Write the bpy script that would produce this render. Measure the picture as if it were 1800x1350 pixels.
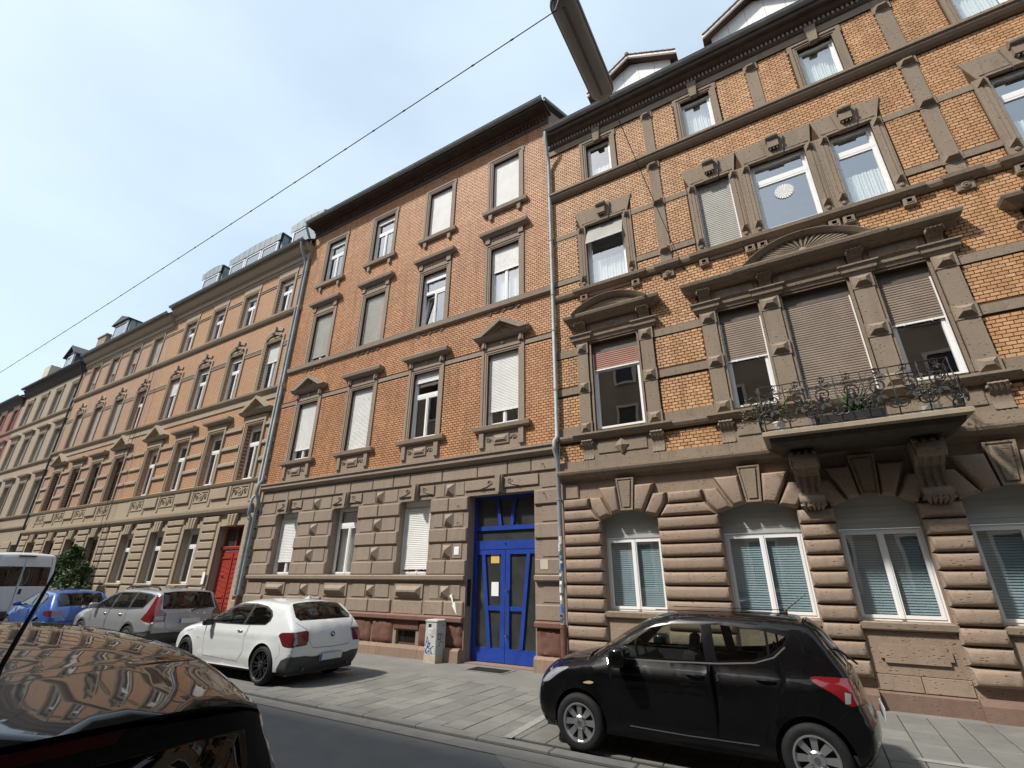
import bpy, bmesh, math, random
import numpy as np
from mathutils import Vector, Matrix
from mathutils.geometry import delaunay_2d_cdt
random.seed(7); RNG = np.random.default_rng(7)
for o in list(bpy.data.objects): bpy.data.objects.remove(o)
SC = bpy.context.scene; COL = SC.collection
rad = math.radians
# ------------------------------------------------------------------ camera
def cam_axes(y, p, r):
    y, p, r = rad(y), rad(p), rad(r)
    fwd = Vector((-math.sin(y)*math.cos(p), math.cos(y)*math.cos(p), math.sin(p)))
    right = Vector((math.cos(y), math.sin(y), 0)); up = right.cross(fwd)
    return right*math.cos(r)+up*math.sin(r), -right*math.sin(r)+up*math.cos(r), fwd
CAM_LOC = Vector((0, -10.5, 1.82))
_r, _u, _f = cam_axes(30.78, 22.56, .414)
cd = bpy.data.cameras.new('camera'); cam = bpy.data.objects.new('camera', cd); COL.objects.link(cam)
cd.sensor_width = 36; cd.lens = 36*831/1800; cd.clip_start = .05; cd.clip_end = 2000
m3 = Matrix((_r, _u, -_f)).transposed(); cam.matrix_world = Matrix.Translation(CAM_LOC) @ m3.to_4x4()
SC.camera = cam
# ------------------------------------------------------------------ sky, sun, exposure
SUN_FROM = Vector((-.75, -1.0, 1.6)).normalized()
W = bpy.data.worlds.new('World'); SC.world = W; W.use_nodes = True
nt = W.node_tree; bg = nt.nodes['Background']
sky = nt.nodes.new('ShaderNodeTexSky'); sky.sky_type = 'NISHITA'; sky.sun_disc = False
sky.sun_elevation = math.asin(SUN_FROM.z); sky.sun_rotation = math.atan2(SUN_FROM.x, SUN_FROM.y)
sky.air_density = 1.0; sky.dust_density = 2.5; sky.ozone_density = 1.5; sky.altitude = 100
# thin high veil of cloud over the blue
tc = nt.nodes.new('ShaderNodeTexCoord'); mp = nt.nodes.new('ShaderNodeMapping'); mp.inputs['Scale'].default_value = (1.2, 1.2, 3.0)
nz = nt.nodes.new('ShaderNodeTexNoise'); nz.inputs['Scale'].default_value = 1.6; nz.inputs['Detail'].default_value = 5; nz.inputs['Roughness'].default_value = .5
rp = nt.nodes.new('ShaderNodeMapRange'); rp.inputs['From Min'].default_value = .35; rp.inputs['From Max'].default_value = .75
rp.inputs['To Min'].default_value = .50; rp.inputs['To Max'].default_value = .72
mx = nt.nodes.new('ShaderNodeMix'); mx.data_type = 'RGBA'; mx.inputs['B'].default_value = (5.4, 6.5, 7.2, 1)
L = nt.links.new
L(tc.outputs['Generated'], mp.inputs['Vector']); L(mp.outputs['Vector'], nz.inputs['Vector']); L(nz.outputs['Fac'], rp.inputs['Value'])
L(rp.outputs['Result'], mx.inputs['Factor']); L(sky.outputs['Color'], mx.inputs['A']); L(mx.outputs['Result'], bg.inputs['Color'])
bg.inputs['Strength'].default_value = .092
sd = bpy.data.lights.new('sun', 'SUN'); sun = bpy.data.objects.new('sun', sd); COL.objects.link(sun)
sd.energy = 2.75; sd.angle = rad(3.5); sd.color = (1, .95, .87)
sun.rotation_euler = (-SUN_FROM).to_track_quat('-Z', 'Y').to_euler()
vs = SC.view_settings; vs.view_transform = 'Standard'; vs.look = 'None'; vs.exposure = .98; vs.gamma = 1; vs.use_curve_mapping = False
SC.render.engine = 'CYCLES'
SC.cycles.max_bounces = 8; SC.cycles.transparent_max_bounces = 12
# ------------------------------------------------------------------ helpers
def tag(o, label=None, cat=None, group=None, kind=None):
    if label: o['label'] = label
    if cat: o['category'] = cat
    if group: o['group'] = group
    if kind: o['kind'] = kind
    return o
def empty(name, loc=(0, 0, 0), rz=0, parent=None):
    o = bpy.data.objects.new(name, None); COL.objects.link(o); o.location = loc; o.rotation_euler = (0, 0, rz)
    o.empty_display_size = .2
    if parent: o.parent = parent
    return o
def mesh_obj(name, me, mat, parent=None, loc=None):
    o = bpy.data.objects.new(name, me); COL.objects.link(o)
    if mat and not me.materials: me.materials.append(mat)
    if parent: o.parent = parent
    if loc is not None: o.location = loc
    return o
def inset_poly(P, d):
    """inset a convex polygon (list of 2D) by d"""
    n = len(P); A = sum(P[i][0]*P[(i+1) % n][1]-P[(i+1) % n][0]*P[i][1] for i in range(n))
    sg = 1 if A > 0 else -1; out = []
    for i in range(n):
        p0, p1, p2 = Vector(P[i-1]), Vector(P[i]), Vector(P[(i+1) % n])
        a = (p1-p0).normalized(); b = (p2-p1).normalized()
        na = Vector((-a.y, a.x))*sg; nb = Vector((-b.y, b.x))*sg
        k = 1+na.dot(nb)
        out.append(tuple(p1+(na+nb)*(d/max(k, .25))))
    return out
class MB:
    def __init__(s): s.v = []; s.f = []
    def quad(s, a, b, c, d):
        i = len(s.v); s.v += [a, b, c, d]; s.f.append((i, i+1, i+2, i+3)); return s
    def poly(s, pts):
        i = len(s.v); s.v += list(pts); s.f.append(tuple(range(i, i+len(pts)))); return s
    def box(s, x0, x1, y0, y1, z0, z1):
        i = len(s.v)
        s.v += [(x0, y0, z0), (x1, y0, z0), (x1, y1, z0), (x0, y1, z0), (x0, y0, z1), (x1, y0, z1), (x1, y1, z1), (x0, y1, z1)]
        s.f += [tuple(i+k for k in q) for q in ((3, 2, 1, 0), (4, 5, 6, 7), (0, 1, 5, 4), (1, 2, 6, 5), (2, 3, 7, 6), (3, 0, 4, 7))]
        return s
    def prism(s, P, y0, y1):
        """polygon in xz (any), extruded y0 (front) to y1 (back)"""
        n = len(P); i = len(s.v)
        s.v += [(p[0], y0, p[1]) for p in P]+[(p[0], y1, p[1]) for p in P]
        s.f.append(tuple(range(i, i+n))); s.f.append(tuple(range(i+2*n-1, i+n-1, -1)))
        for k in range(n):
            a, b = i+k, i+(k+1) % n; s.f.append((b, a, a+n, b+n))
        return s
    def rings(s, rr, cap=True):
        """rr: list of rings (lists of 3D points of the same length)"""
        n = len(rr[0]); i = len(s.v)
        for r in rr: s.v += list(r)
        for k in range(len(rr)-1):
            for j in range(n):
                a, b = i+k*n+j, i+k*n+(j+1) % n; s.f.append((a, b, b+n, a+n))
        if cap: s.f.append(tuple(range(i+(len(rr)-1)*n, i+len(rr)*n)))
        return s
    def relief(s, P, y, levels):
        """convex xz polygon P raised from plane y; levels = [(inset, height)]; last ring is capped"""
        return s.rings([[(p[0], y-h, p[1]) for p in inset_poly(P, d)] for d, h in levels])
    def block(s, x0, x1, z0, z1, y=0, h=.035, ch=.02):
        return s.relief([(x0, z0), (x1, z0), (x1, z1), (x0, z1)], y, [(0, 0), (0, h-ch), (ch, h)])
    def pyramid(s, x0, x1, z0, z1, y, h, top=.0):
        P = [(x0, z0), (x1, z0), (x1, z1), (x0, z1)]
        m = min(x1-x0, z1-z0)/2-.001-top
        return s.relief(P, y, [(0, 0), (m, h)])
    def mould(s, x0, x1, lv, ret=True, y=0, back=.0):
        """stacked moulding: lv = [(z, projection)], returned at the ends when ret"""
        R = []
        for z, p in lv:
            e = p if ret else 0
            R.append([(x0-e, y+back, z), (x0-e, y-p, z), (x1+e, y-p, z), (x1+e, y+back, z)])
        i = len(s.v)
        for r in R: s.v += r
        for k in range(len(R)-1):
            for j in range(3):
                a = i+k*4+j; s.f.append((a, a+1, a+5, a+4))
            s.f.append((i+k*4+3, i+k*4, i+k*4+4, i+k*4+7))
        s.f.append((i+3, i+2, i+1, i)); e = i+4*(len(R)-1); s.f.append((e, e+1, e+2, e+3))
        return s
    def frame(s, x0, x1, z0, z1, w, y0, y1, bottom=True):
        s.box(x0, x0+w, y0, y1, z0, z1); s.box(x1-w, x1, y0, y1, z0, z1)
        s.box(x0+w, x1-w, y0, y1, z1-w, z1)
        if bottom: s.box(x0+w, x1-w, y0, y1, z0, z0+w)
        return s
    def tube(s, pts, r, n=8, cap=True):
        pts = [Vector(p) for p in pts]; R = []
        for i, p in enumerate(pts):
            t = (pts[min(i+1, len(pts)-1)]-pts[max(i-1, 0)]).normalized()
            u = t.cross(Vector((0, 0, 1)) if abs(t.z) < .9 else Vector((0, 1, 0))).normalized(); w = u.cross(t)
            rr = r[i] if isinstance(r, (list, tuple)) else r
            R.append([tuple(p+u*rr*math.cos(2*math.pi*k/n)+w*rr*math.sin(2*math.pi*k/n)) for k in range(n)])
        s.rings(R, cap)
        if cap: i = len(s.v)-len(R)*n; s.f.append(tuple(range(i+n-1, i-1, -1)))
        return s
    def lathe(s, prof, c=(0, 0, 0), n=24, axis='z', a0=0, a1=2*math.pi):
        """prof: [(r, h)] around axis through c"""
        full = abs(a1-a0-2*math.pi) < 1e-6; m = n if full else n+1; i = len(s.v)
        for r, hh in prof:
            for k in range(m):
                a = a0+(a1-a0)*k/n; x, y = r*math.cos(a), r*math.sin(a)
                p = {'z': (x, y, hh), 'y': (x, hh, y), 'x': (hh, x, y)}[axis]
                s.v.append((c[0]+p[0], c[1]+p[1], c[2]+p[2]))
        for j in range(len(prof)-1):
            for k in range(n):
                a = i+j*m+k; b = i+j*m+(k+1) % m; s.f.append((a, b, b+m, a+m))
        return s
    def wall(s, x0, x1, z0, z1, holes, y=0, depth=.22):
        xs = sorted({x0, x1, *[min(max(q, x0), x1) for h in holes for q in (h[0], h[1])]})
        zs = sorted({z0, z1, *[min(max(q, z0), z1) for h in holes for q in (h[2], h[3])]})
        for a, b in zip(xs, xs[1:]):
            for c, d in zip(zs, zs[1:]):
                mx_, mz = (a+b)/2, (c+d)/2
                if any(h[0] < mx_ < h[1] and h[2] < mz < h[3] for h in holes): continue
                s.quad((a, y, c), (b, y, c), (b, y, d), (a, y, d))
        for h in holes:
            a, b, c, d = h[:4]; e = y+depth
            s.quad((a, y, c), (a, y, d), (a, e, d), (a, e, c)); s.quad((b, y, d), (b, y, c), (b, e, c), (b, e, d))
            s.quad((a, y, d), (b, y, d), (b, e, d), (a, e, d)); s.quad((b, y, c), (a, y, c), (a, e, c), (b, e, c))
        return s
    def mesh(s, name):
        me = bpy.data.meshes.new(name); me.from_pydata(s.v, [], s.f); me.update(); return me
    def build(s, name, mat, parent=None, smooth=False, angle=None, fix=True):
        me = s.mesh(name)
        if fix:
            b = bmesh.new(); b.from_mesh(me); bmesh.ops.recalc_face_normals(b, faces=b.faces); b.to_mesh(me); b.free()
        o = mesh_obj(name, me, mat, parent)
        if smooth:
            me.polygons.foreach_set('use_smooth', [True]*len(me.polygons))
            if angle: me.set_sharp_from_angle(angle=rad(angle))
        return o
def arc(cx, cz, r, a0, a1, n, rz=None):
    rz = r if rz is None else rz
    return [(cx+r*math.cos(rad(a0+(a1-a0)*k/n)), cz+rz*math.sin(rad(a0+(a1-a0)*k/n))) for k in range(n+1)]
# ------------------------------------------------------------------ materials
MATS = {}
class NT:
    def __init__(s, name):
        s.m = bpy.data.materials.new(name); s.m.use_nodes = True; s.t = s.m.node_tree
        s.b = s.t.nodes['Principled BSDF']; s.out = s.t.nodes['Material Output']; MATS[name] = s.m
    def n(s, typ, **kw):
        d = s.t.nodes.new('ShaderNode'+typ)
        for k, v in kw.items():
            if k.startswith('_'): setattr(d, k[1:], v)
            else: s.set(d.inputs[k.replace('__', ' ')], v)
        return d
    def set(s, sock, v):
        if isinstance(v, bpy.types.NodeSocket): s.t.links.new(v, sock)
        elif isinstance(v, tuple) and len(v) == 3 and sock.type == 'RGBA': sock.default_value = (*v, 1)
        else: sock.default_value = v
    def math(s, op, a, b=0.0, c=0.0):
        d = s.t.nodes.new('ShaderNodeMath'); d.operation = op
        s.set(d.inputs[0], a); s.set(d.inputs[1], b); s.set(d.inputs[2], c); return d.outputs[0]
    def mix(s, f, a, b, mode='MIX'):
        d = s.t.nodes.new('ShaderNodeMix'); d.data_type = 'RGBA'; d.blend_type = mode
        s.set(d.inputs['Factor'], f); s.set(d.inputs['A'], a); s.set(d.inputs['B'], b); return d.outputs['Result']
    def pos(s, scale=(1, 1, 1)):
        g = s.t.nodes.new('ShaderNodeNewGeometry'); m = s.t.nodes.new('ShaderNodeMapping'); m.inputs['Scale'].default_value = scale
        s.t.links.new(g.outputs['Position'], m.inputs['Vector']); return m.outputs['Vector']
    def opos(s, scale=(1, 1, 1)):
        g = s.t.nodes.new('ShaderNodeTexCoord'); m = s.t.nodes.new('ShaderNodeMapping'); m.inputs['Scale'].default_value = scale
        s.t.links.new(g.outputs['Object'], m.inputs['Vector']); return m.outputs['Vector']
    def noise(s, vec, scale, det=4, rough=.55):
        return s.n('TexNoise', Vector=vec, Scale=scale, Detail=det, Roughness=rough).outputs['Fac']
    def rng(s, v, a, b, c=0., d=1.):
        r = s.t.nodes.new('ShaderNodeMapRange'); s.set(r.inputs[0], v)
        for i, q in enumerate((a, b, c, d)): r.inputs[i+1].default_value = q
        return r.outputs[0]
    def ramp(s, v, stops):
        r = s.t.nodes.new('ShaderNodeValToRGB'); s.set(r.inputs[0], v); e = r.color_ramp.elements
        while len(e) < len(stops): e.new(.5)
        for el, (p, c) in zip(e, stops): el.position = p; el.color = (*c, 1)
        return r.outputs[0]
    def bump(s, h, strength=.3, dist=.01):
        b = s.n('Bump', Height=h, Strength=strength, Distance=dist); s.set(s.b.inputs['Normal'], b.outputs[0])
    def col(s, c, rough=.6, spec=.4, metal=0.):
        s.set(s.b.inputs['Base Color'], c); s.set(s.b.inputs['Roughness'], rough)
        s.set(s.b.inputs['Specular IOR Level'], spec); s.set(s.b.inputs['Metallic'], metal); return s
def scl(c, k): return tuple(min(1, q*k) for q in c)
def plain(name, c, rough=.5, spec=.4, metal=0., var=.12, sc=6.):
    t = NT(name); p = t.pos(); f = t.noise(p, sc, 5)
    t.col(t.mix(t.rng(f, .3, .7), scl(c, 1-var), scl(c, 1+var)), rough, spec, metal); return t.m
def stone(name, c, warm, pits=.5, bump=.5, dirt=.35):
    t = NT(name); p = t.pos()
    big = t.noise(p, .9, 4); mid = t.noise(p, 7, 5, .6); fine = t.noise(p, 55, 4, .6)
    streak = t.noise(t.pos((5, 5, .5)), 1.6, 4, .6)
    pit = t.n('TexVoronoi', Vector=t.pos((11, 11, 27)), Scale=1.0).outputs['Distance']
    pm = t.math('MULTIPLY', t.rng(pit, .14, .30, 1, 0), t.rng(mid, .46, .58))
    base = t.mix(t.rng(big, .3, .7), c, warm)
    base = t.mix(t.rng(mid, .3, .72), base, t.mix(.5, base, scl(warm, 1.12)))
    base = t.mix(t.math('MULTIPLY', t.rng(streak, .48, .75), dirt), base, scl(c, .42))
    base = t.mix(t.math('MULTIPLY', t.rng(fine, .35, .7), .22), base, scl(c, .6))
    base = t.mix(t.math('MULTIPLY', pm, pits), base, scl(c, .3))
    oi = t.t.nodes.new('ShaderNodeObjectInfo'); base = t.mix(t.math('MULTIPLY', oi.outputs['Random'], .30), base, t.mix(1.0, base, (.66, .62, .60), 'MULTIPLY'))
    t.col(base, .85, .2)
    h = t.math('SUBTRACT', t.math('ADD', t.math('MULTIPLY', fine, .35), t.math('MULTIPLY', mid, .8)), t.math('MULTIPLY', pm, pits*1.4))
    t.bump(h, bump, .012); return t.m
def brickmat(name, cols):
    t = NT(name); g = t.t.nodes.new('ShaderNodeNewGeometry'); oi = t.t.nodes.new('ShaderNodeObjectInfo')
    r = t.math('FRACT', t.math('ADD', g.outputs['Random Per Island'], oi.outputs['Random']))
    c = t.ramp(r, [(i/(len(cols)-1), q) for i, q in enumerate(cols)])
    p = t.pos(); n1 = t.noise(p, 30, 4, .6); n2 = t.noise(p, .5, 4, .6); st = t.noise(t.pos((4, 4, .4)), 1.2, 4)
    c = t.mix(t.math('MULTIPLY', t.rng(n1, .35, .7), .2), c, scl(cols[0], .62))
    c = t.mix(t.math('MULTIPLY', t.rng(n2, .42, .68), .32), c, scl(cols[0], .55))
    c = t.mix(t.math('MULTIPLY', t.rng(st, .48, .70), .42), c, scl(cols[0], .40))
    t.col(c, .62, .35); t.bump(n1, .25, .004); return t.m
def brickwall(name, c1, c2, mortar):
    t = NT(name); g = t.t.nodes.new('ShaderNodeNewGeometry'); sp = t.n('SeparateXYZ', Vector=g.outputs['Position'])
    v = t.n('CombineXYZ', X=sp.outputs['X'], Y=sp.outputs['Z']).outputs[0]
    br = t.n('TexBrick', Vector=v, Color1=c1, Color2=c2, Mortar=mortar, Scale=1.0)
    br.inputs['Mortar Size'].default_value = .013; br.inputs['Brick Width'].default_value = .142; br.inputs['Row Height'].default_value = .0735
    br.inputs['Mortar Smooth'].default_value = .2; br.offset = .5
    p = t.pos(); n2 = t.noise(p, .6, 4, .6); st = t.noise(t.pos((4, 4, .4)), 1.0, 4); n3 = t.noise(p, 12, 4)
    c = t.mix(t.math('MULTIPLY', t.rng(n2, .4, .7), .35), br.outputs['Color'], scl(c1, .5))
    c = t.mix(t.math('MULTIPLY', t.rng(st, .5, .75), .3), c, scl(c1, .45)); c = t.mix(t.math('MULTIPLY', n3, .2), c, scl(c2, 1.25))
    t.col(c, .75, .25); t.bump(br.outputs['Fac'], -.6, .006); return t.m
def glassmat(name, tint=(.9, .95, .93), f0=.36, rough=.012):
    t = NT(name); T = t.t.nodes; g = T.new('ShaderNodeNewGeometry')
    d = T.new('ShaderNodeVectorMath'); d.operation = 'DOT_PRODUCT'; t.set(d.inputs[0], g.outputs['Incoming']); t.set(d.inputs[1], g.outputs['Normal'])
    k = t.math('POWER', t.math('SUBTRACT', 1.0, t.math('ABSOLUTE', d.outputs['Value'])), 5.0)
    fr = t.math('ADD', f0, t.math('MULTIPLY', k, 1-f0))
    gl = t.n('BsdfGlossy', Color=(1, 1, 1), Roughness=rough); tr = t.n('BsdfTransparent', Color=tint)
    w = t.noise(t.pos((1, 1, .6)), 1.3, 2); b = t.n('Bump', Height=w, Strength=.05, Distance=.05); t.set(gl.inputs['Normal'], b.outputs[0])
    mx_ = T.new('ShaderNodeMixShader'); t.set(mx_.inputs[0], fr); t.set(mx_.inputs[1], tr.outputs[0]); t.set(mx_.inputs[2], gl.outputs[0])
    t.set(t.out.inputs['Surface'], mx_.outputs[0]); T.remove(t.b); return t.m
def paint(name, c, coat=1.0, rough=.35, metal=0., dust=.10, spec=.5, cior=1.55):
    t = NT(name); p = t.pos(); d = t.noise(t.pos((2, 2, 3)), 3, 5, .6)
    t.col(t.mix(t.math('MULTIPLY', t.rng(d, .45, .75), dust), c, (.25, .23, .2)), rough, spec, metal)
    t.set(t.b.inputs['Coat Weight'], coat); t.set(t.b.inputs['Coat Roughness'], .025); t.set(t.b.inputs['Coat IOR'], cior)
    return t.m
plain('zinc', (.27, .30, .31), .6, .4, .15, .2, 3)
plain('zinc_roof', (.22, .25, .255), .5, .5, .3, .15, 3)
plain('dark_metal', (.05, .055, .055), .45, .5, .5)
plain('iron', (.035, .033, .032), .55, .5, .3)
plain('chrome', (.75, .76, .78), .12, .5, 1., .02)
plain('steel', (.55, .56, .57), .28, .5, 1., .05)
plain('pvc', (.80, .80, .80), .3, .45, 0, .03, 2)
plain('pvc_box', (.40, .41, .39), .45, .4, 0, .06, 3)
plain('shutter_white', (.74, .74, .72), .5, .35, 0, .06, 2)
plain('shutter_grey', (.42, .41, .375), .55, .3, 0, .10, 2)
plain('shutter_brown', (.255, .20, .160), .55, .35, 0, .12, 3)
plain('shutter_red', (.33, .16, .12), .55, .3, 0, .12, 3)
plain('blind', (.44, .56, .64), .6, .3, 0, .05, 3)
plain('curtain', (.80, .80, .78), .9, .1, 0, .04, 3)
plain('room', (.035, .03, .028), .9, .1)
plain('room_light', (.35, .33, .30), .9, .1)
plain('slate', (.05, .053, .06), .6, .4, 0, .25, 9)
plain('rooftile', (.17, .085, .06), .75, .25, 0, .35, 5)
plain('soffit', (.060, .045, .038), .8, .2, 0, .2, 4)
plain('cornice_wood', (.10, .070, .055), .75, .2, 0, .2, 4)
plain('plaster_white', (.78, .78, .76), .85, .2, 0, .05, 2)
plain('plaster_cream', (.50, .44, .36), .9, .2, 0, .12, 1.2)
plain('plaster_red', (.27, .125, .105), .9, .2, 0, .12, 1.2)
plain('plaster_brown', (.26, .20, .15), .9, .2, 0, .12, 1.2)
plain('blue_door', (.016, .048, .28), .4, .4, 0, .15, 5)
plain('red_door', (.29, .035, .025), .5, .4, 0, .12, 4)
plain('rubber', (.012, .012, .013), .75, .3, 0, .2, 20)
plain('black_plastic', (.02, .02, .021), .5, .4, 0, .15, 10)
plain('grey_plastic', (.05, .05, .053), .6, .35, 0, .15, 8)
plain('paper_white', (.78, .78, .75), .8, .2, 0, .04, 8)
plain('paper_yellow', (.62, .42, .14), .8, .2, 0, .06, 6)
plain('cabinet_grey', (.44, .44, .41), .6, .3, 0, .2, 5)
plain('marker_black', (.02, .02, .025), .7, .2)
plain('marker_blue', (.03, .12, .32), .7, .2)
plain('sticker_dark', (.06, .07, .10), .6, .3, 0, .4, 60)
plain('sticker_light', (.55, .56, .58), .6, .3, 0, .4, 60)
plain('rust_pipe', (.13, .065, .045), .6, .3, 0, .25, 8)
plain('lamp_grey', (.15, .14, .13), .55, .35, 0, .12, 3)
plain('lamp_cover', (.30, .275, .25), .35, .4, 0, .12, 3)
plain('terracotta', (.42, .36, .28), .8, .2, 0, .15, 9)
plain('leaf_green', (.045, .085, .030), .6, .3, 0, .45, 14)
plain('leaf_dry', (.16, .15, .085), .75, .2, 0, .4, 14)
plain('leaf_dark', (.03, .06, .025), .6, .3, 0, .4, 12)
plain('bark', (.10, .075, .05), .9, .1, 0, .3, 10)
plain('white_line', (.25, .25, .238), .85, .2, 0, .12, 9)
plain('seat_fabric', (.035, .035, .037), .9, .1, 0, .2, 20)
plain('rim_silver', (.55, .56, .57), .3, .5, .85, .04)
plain('rim_black', (.03, .03, .031), .35, .5, .5, .1)
plain('plate', (.50, .51, .52), .4, .4, 0, .05, 20)
plain('plate_blue', (.02, .07, .36), .4, .4)
plain('badge_blue', (.05, .20, .50), .3, .5)
stone('stone_c', (.235, .190, .150), (.275, .215, .160), .75, .55, .30)
stone('stone_c_base', (.270, .205, .160), (.320, .240, .182), .6, .8, .3)
stone('stone_b', (.270, .218, .178), (.315, .250, .196), .6, .5, .22)
stone('stone_a', (.340, .285, .220), (.380, .305, .220), .3, .35, .22)
stone('stone_y', (.33, .275, .215), (.365, .295, .22), .2, .3, .25)
stone('sandstone_red', (.185, .105, .085), (.235, .135, .105), .3, .9, .3)
stone('sandstone_rock', (.135, .068, .055), (.175, .090, .070), .2, .9, .3)
stone('sandstone_plinth', (.165, .110, .088), (.20, .135, .105), .3, .7, .3)
stone('sandstone_kerb', (.24, .175, .135), (.27, .19, .14), .3, .6, .3)
brickmat('brick_c', [(.46, .245, .115), (.54, .300, .148), (.59, .345, .180), (.49, .260, .125), (.62, .385, .215), (.53, .290, .140), (.44, .235, .12)])
brickmat('brick_b', [(.46, .225, .105), (.54, .275, .132), (.50, .250, .118), (.60, .335, .175), (.45, .210, .105), (.56, .295, .142), (.43, .21, .11)])
plain('mortar_c', (.085, .048, .026), .9, .1, 0, .2, 8)
plain('mortar_b', (.095, .046, .026), .9, .1, 0, .2, 8)
brickwall('brick_a', (.47, .265, .145), (.55, .335, .195), (.13, .07, .04))
brickwall('brick_a2', (.43, .270, .180), (.49, .315, .215), (.16, .10, .07))
glassmat('window_glass'); plain('door_glass', (.040, .042, .038), .12, .5, 0, .35, 2)
glassmat('car_glass', (.66, .72, .70), .06, .004); glassmat('car_glass_dark', (.16, .17, .175), .05, .004); glassmat('car_glass_side', (.42, .45, .45), .05, .004); glassmat('car_glass_black', (.03, .03, .032), .04, .004)
paint('paint_black', (.003, .003, .0035), dust=.006, spec=.05, cior=1.42); paint('paint_white', (.60, .62, .625), 1, .4, 0, .06); paint('paint_silver', (.30, .31, .325), .8, .38, .35, .05)
paint('paint_blue', (.016, .085, .33), 1, .35, .2, .05); paint('paint_van', (.58, .61, .63), .6, .4, 0, .08); paint('paint_dark', (.004, .004, .005), dust=.004, spec=.1, cior=1.6)
def lens(name, c):
    t = NT(name); t.col(c, .12, .6); t.set(t.b.inputs['Coat Weight'], 1.0); return t.m
lens('lens_red', (.13, .005, .007)); lens('lens_dark_red', (.10, .008, .014)); lens('lens_clear', (.20, .21, .22)); lens('lens_amber', (.42, .34, .24))
def asphalt():
    t = NT('asphalt'); p = t.pos(); f = t.noise(p, 120, 3, .7); m_ = t.noise(p, 2.2, 5, .6); b = t.noise(t.pos((.35, 1.3, 1)), 1.1, 4)
    c = t.mix(t.rng(m_, .3, .7), (.108, .112, .115), (.135, .138, .140)); c = t.mix(t.math('MULTIPLY', t.rng(f, .5, .72), .4), c, (.14, .14, .14))
    c = t.mix(t.math('MULTIPLY', t.rng(b, .5, .7), .4), c, (.11, .11, .108)); t.col(c, .88, .25); t.bump(f, .5, .006)
def slabmat():
    t = NT('paving'); p = t.pos(); oi = t.t.nodes.new('ShaderNodeObjectInfo'); g = t.t.nodes.new('ShaderNodeNewGeometry')
    r = t.math('FRACT', t.math('ADD', oi.outputs['Random'], g.outputs['Random Per Island']))
    f = t.noise(p, 90, 3, .7); m_ = t.noise(p, 2.5, 5, .6)
    c = t.mix(r, (.155, .153, .142), (.210, .207, .190)); c = t.mix(t.math('MULTIPLY', t.rng(m_, .35, .7), .45), c, (.13, .127, .115))
    c = t.mix(t.math('MULTIPLY', t.rng(f, .5, .75), .35), c, (.10, .10, .09)); sp_ = t.n('TexVoronoi', Vector=p, Scale=3.2).outputs['Distance']; c = t.mix(t.math('MULTIPLY', t.rng(sp_, .05, .09, 1, 0), .55), c, (.075, .073, .068)); w_ = t.noise(p, .8, 5, .65); c = t.mix(t.math('MULTIPLY', t.rng(w_, .5, .68), .4), c, (.095, .092, .082)); t.col(c, .9, .2); t.bump(f, .35, .004)
    t = NT('pave_plain'); p = t.pos(); f = t.noise(p, 100, 3, .7); m_ = t.noise(p, 1.3, 5, .6)
    c = t.mix(t.rng(m_, .3, .7), (.150, .146, .135), (.20, .193, .177)); c = t.mix(t.math('MULTIPLY', t.rng(f, .5, .75), .4), c, (.11, .11, .10)); t.col(c, .9, .2); t.bump(f, .35, .004)
    t = NT('granite'); p = t.pos(); f = t.noise(p, 140, 3, .7); m_ = t.noise(p, 3, 5, .6)
    c = t.mix(t.rng(m_, .3, .7), (.155, .150, .142), (.215, .208, .195)); c = t.mix(t.math('MULTIPLY', t.rng(f, .45, .7), .5), c, (.12, .12, .115)); t.col(c, .85, .25); t.bump(f, .4, .004)
    t = NT('joint'); t.col((.045, .043, .036), .95, .1)
asphalt(); slabmat()
M = MATS

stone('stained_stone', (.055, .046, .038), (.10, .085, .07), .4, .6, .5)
plain('gloss_black', (.006, .006, .007), .25, .25, 0, .1, 10)
plain('box_brown', (.12, .10, .085), .6, .3, 0, .15, 4)
plain('brake_red', (.060, .008, .008), .5, .15)
plain('room_door', (.22, .215, .19), .9, .1)
plain('matte_black', (.008, .008, .008), .7, .08)
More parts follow.
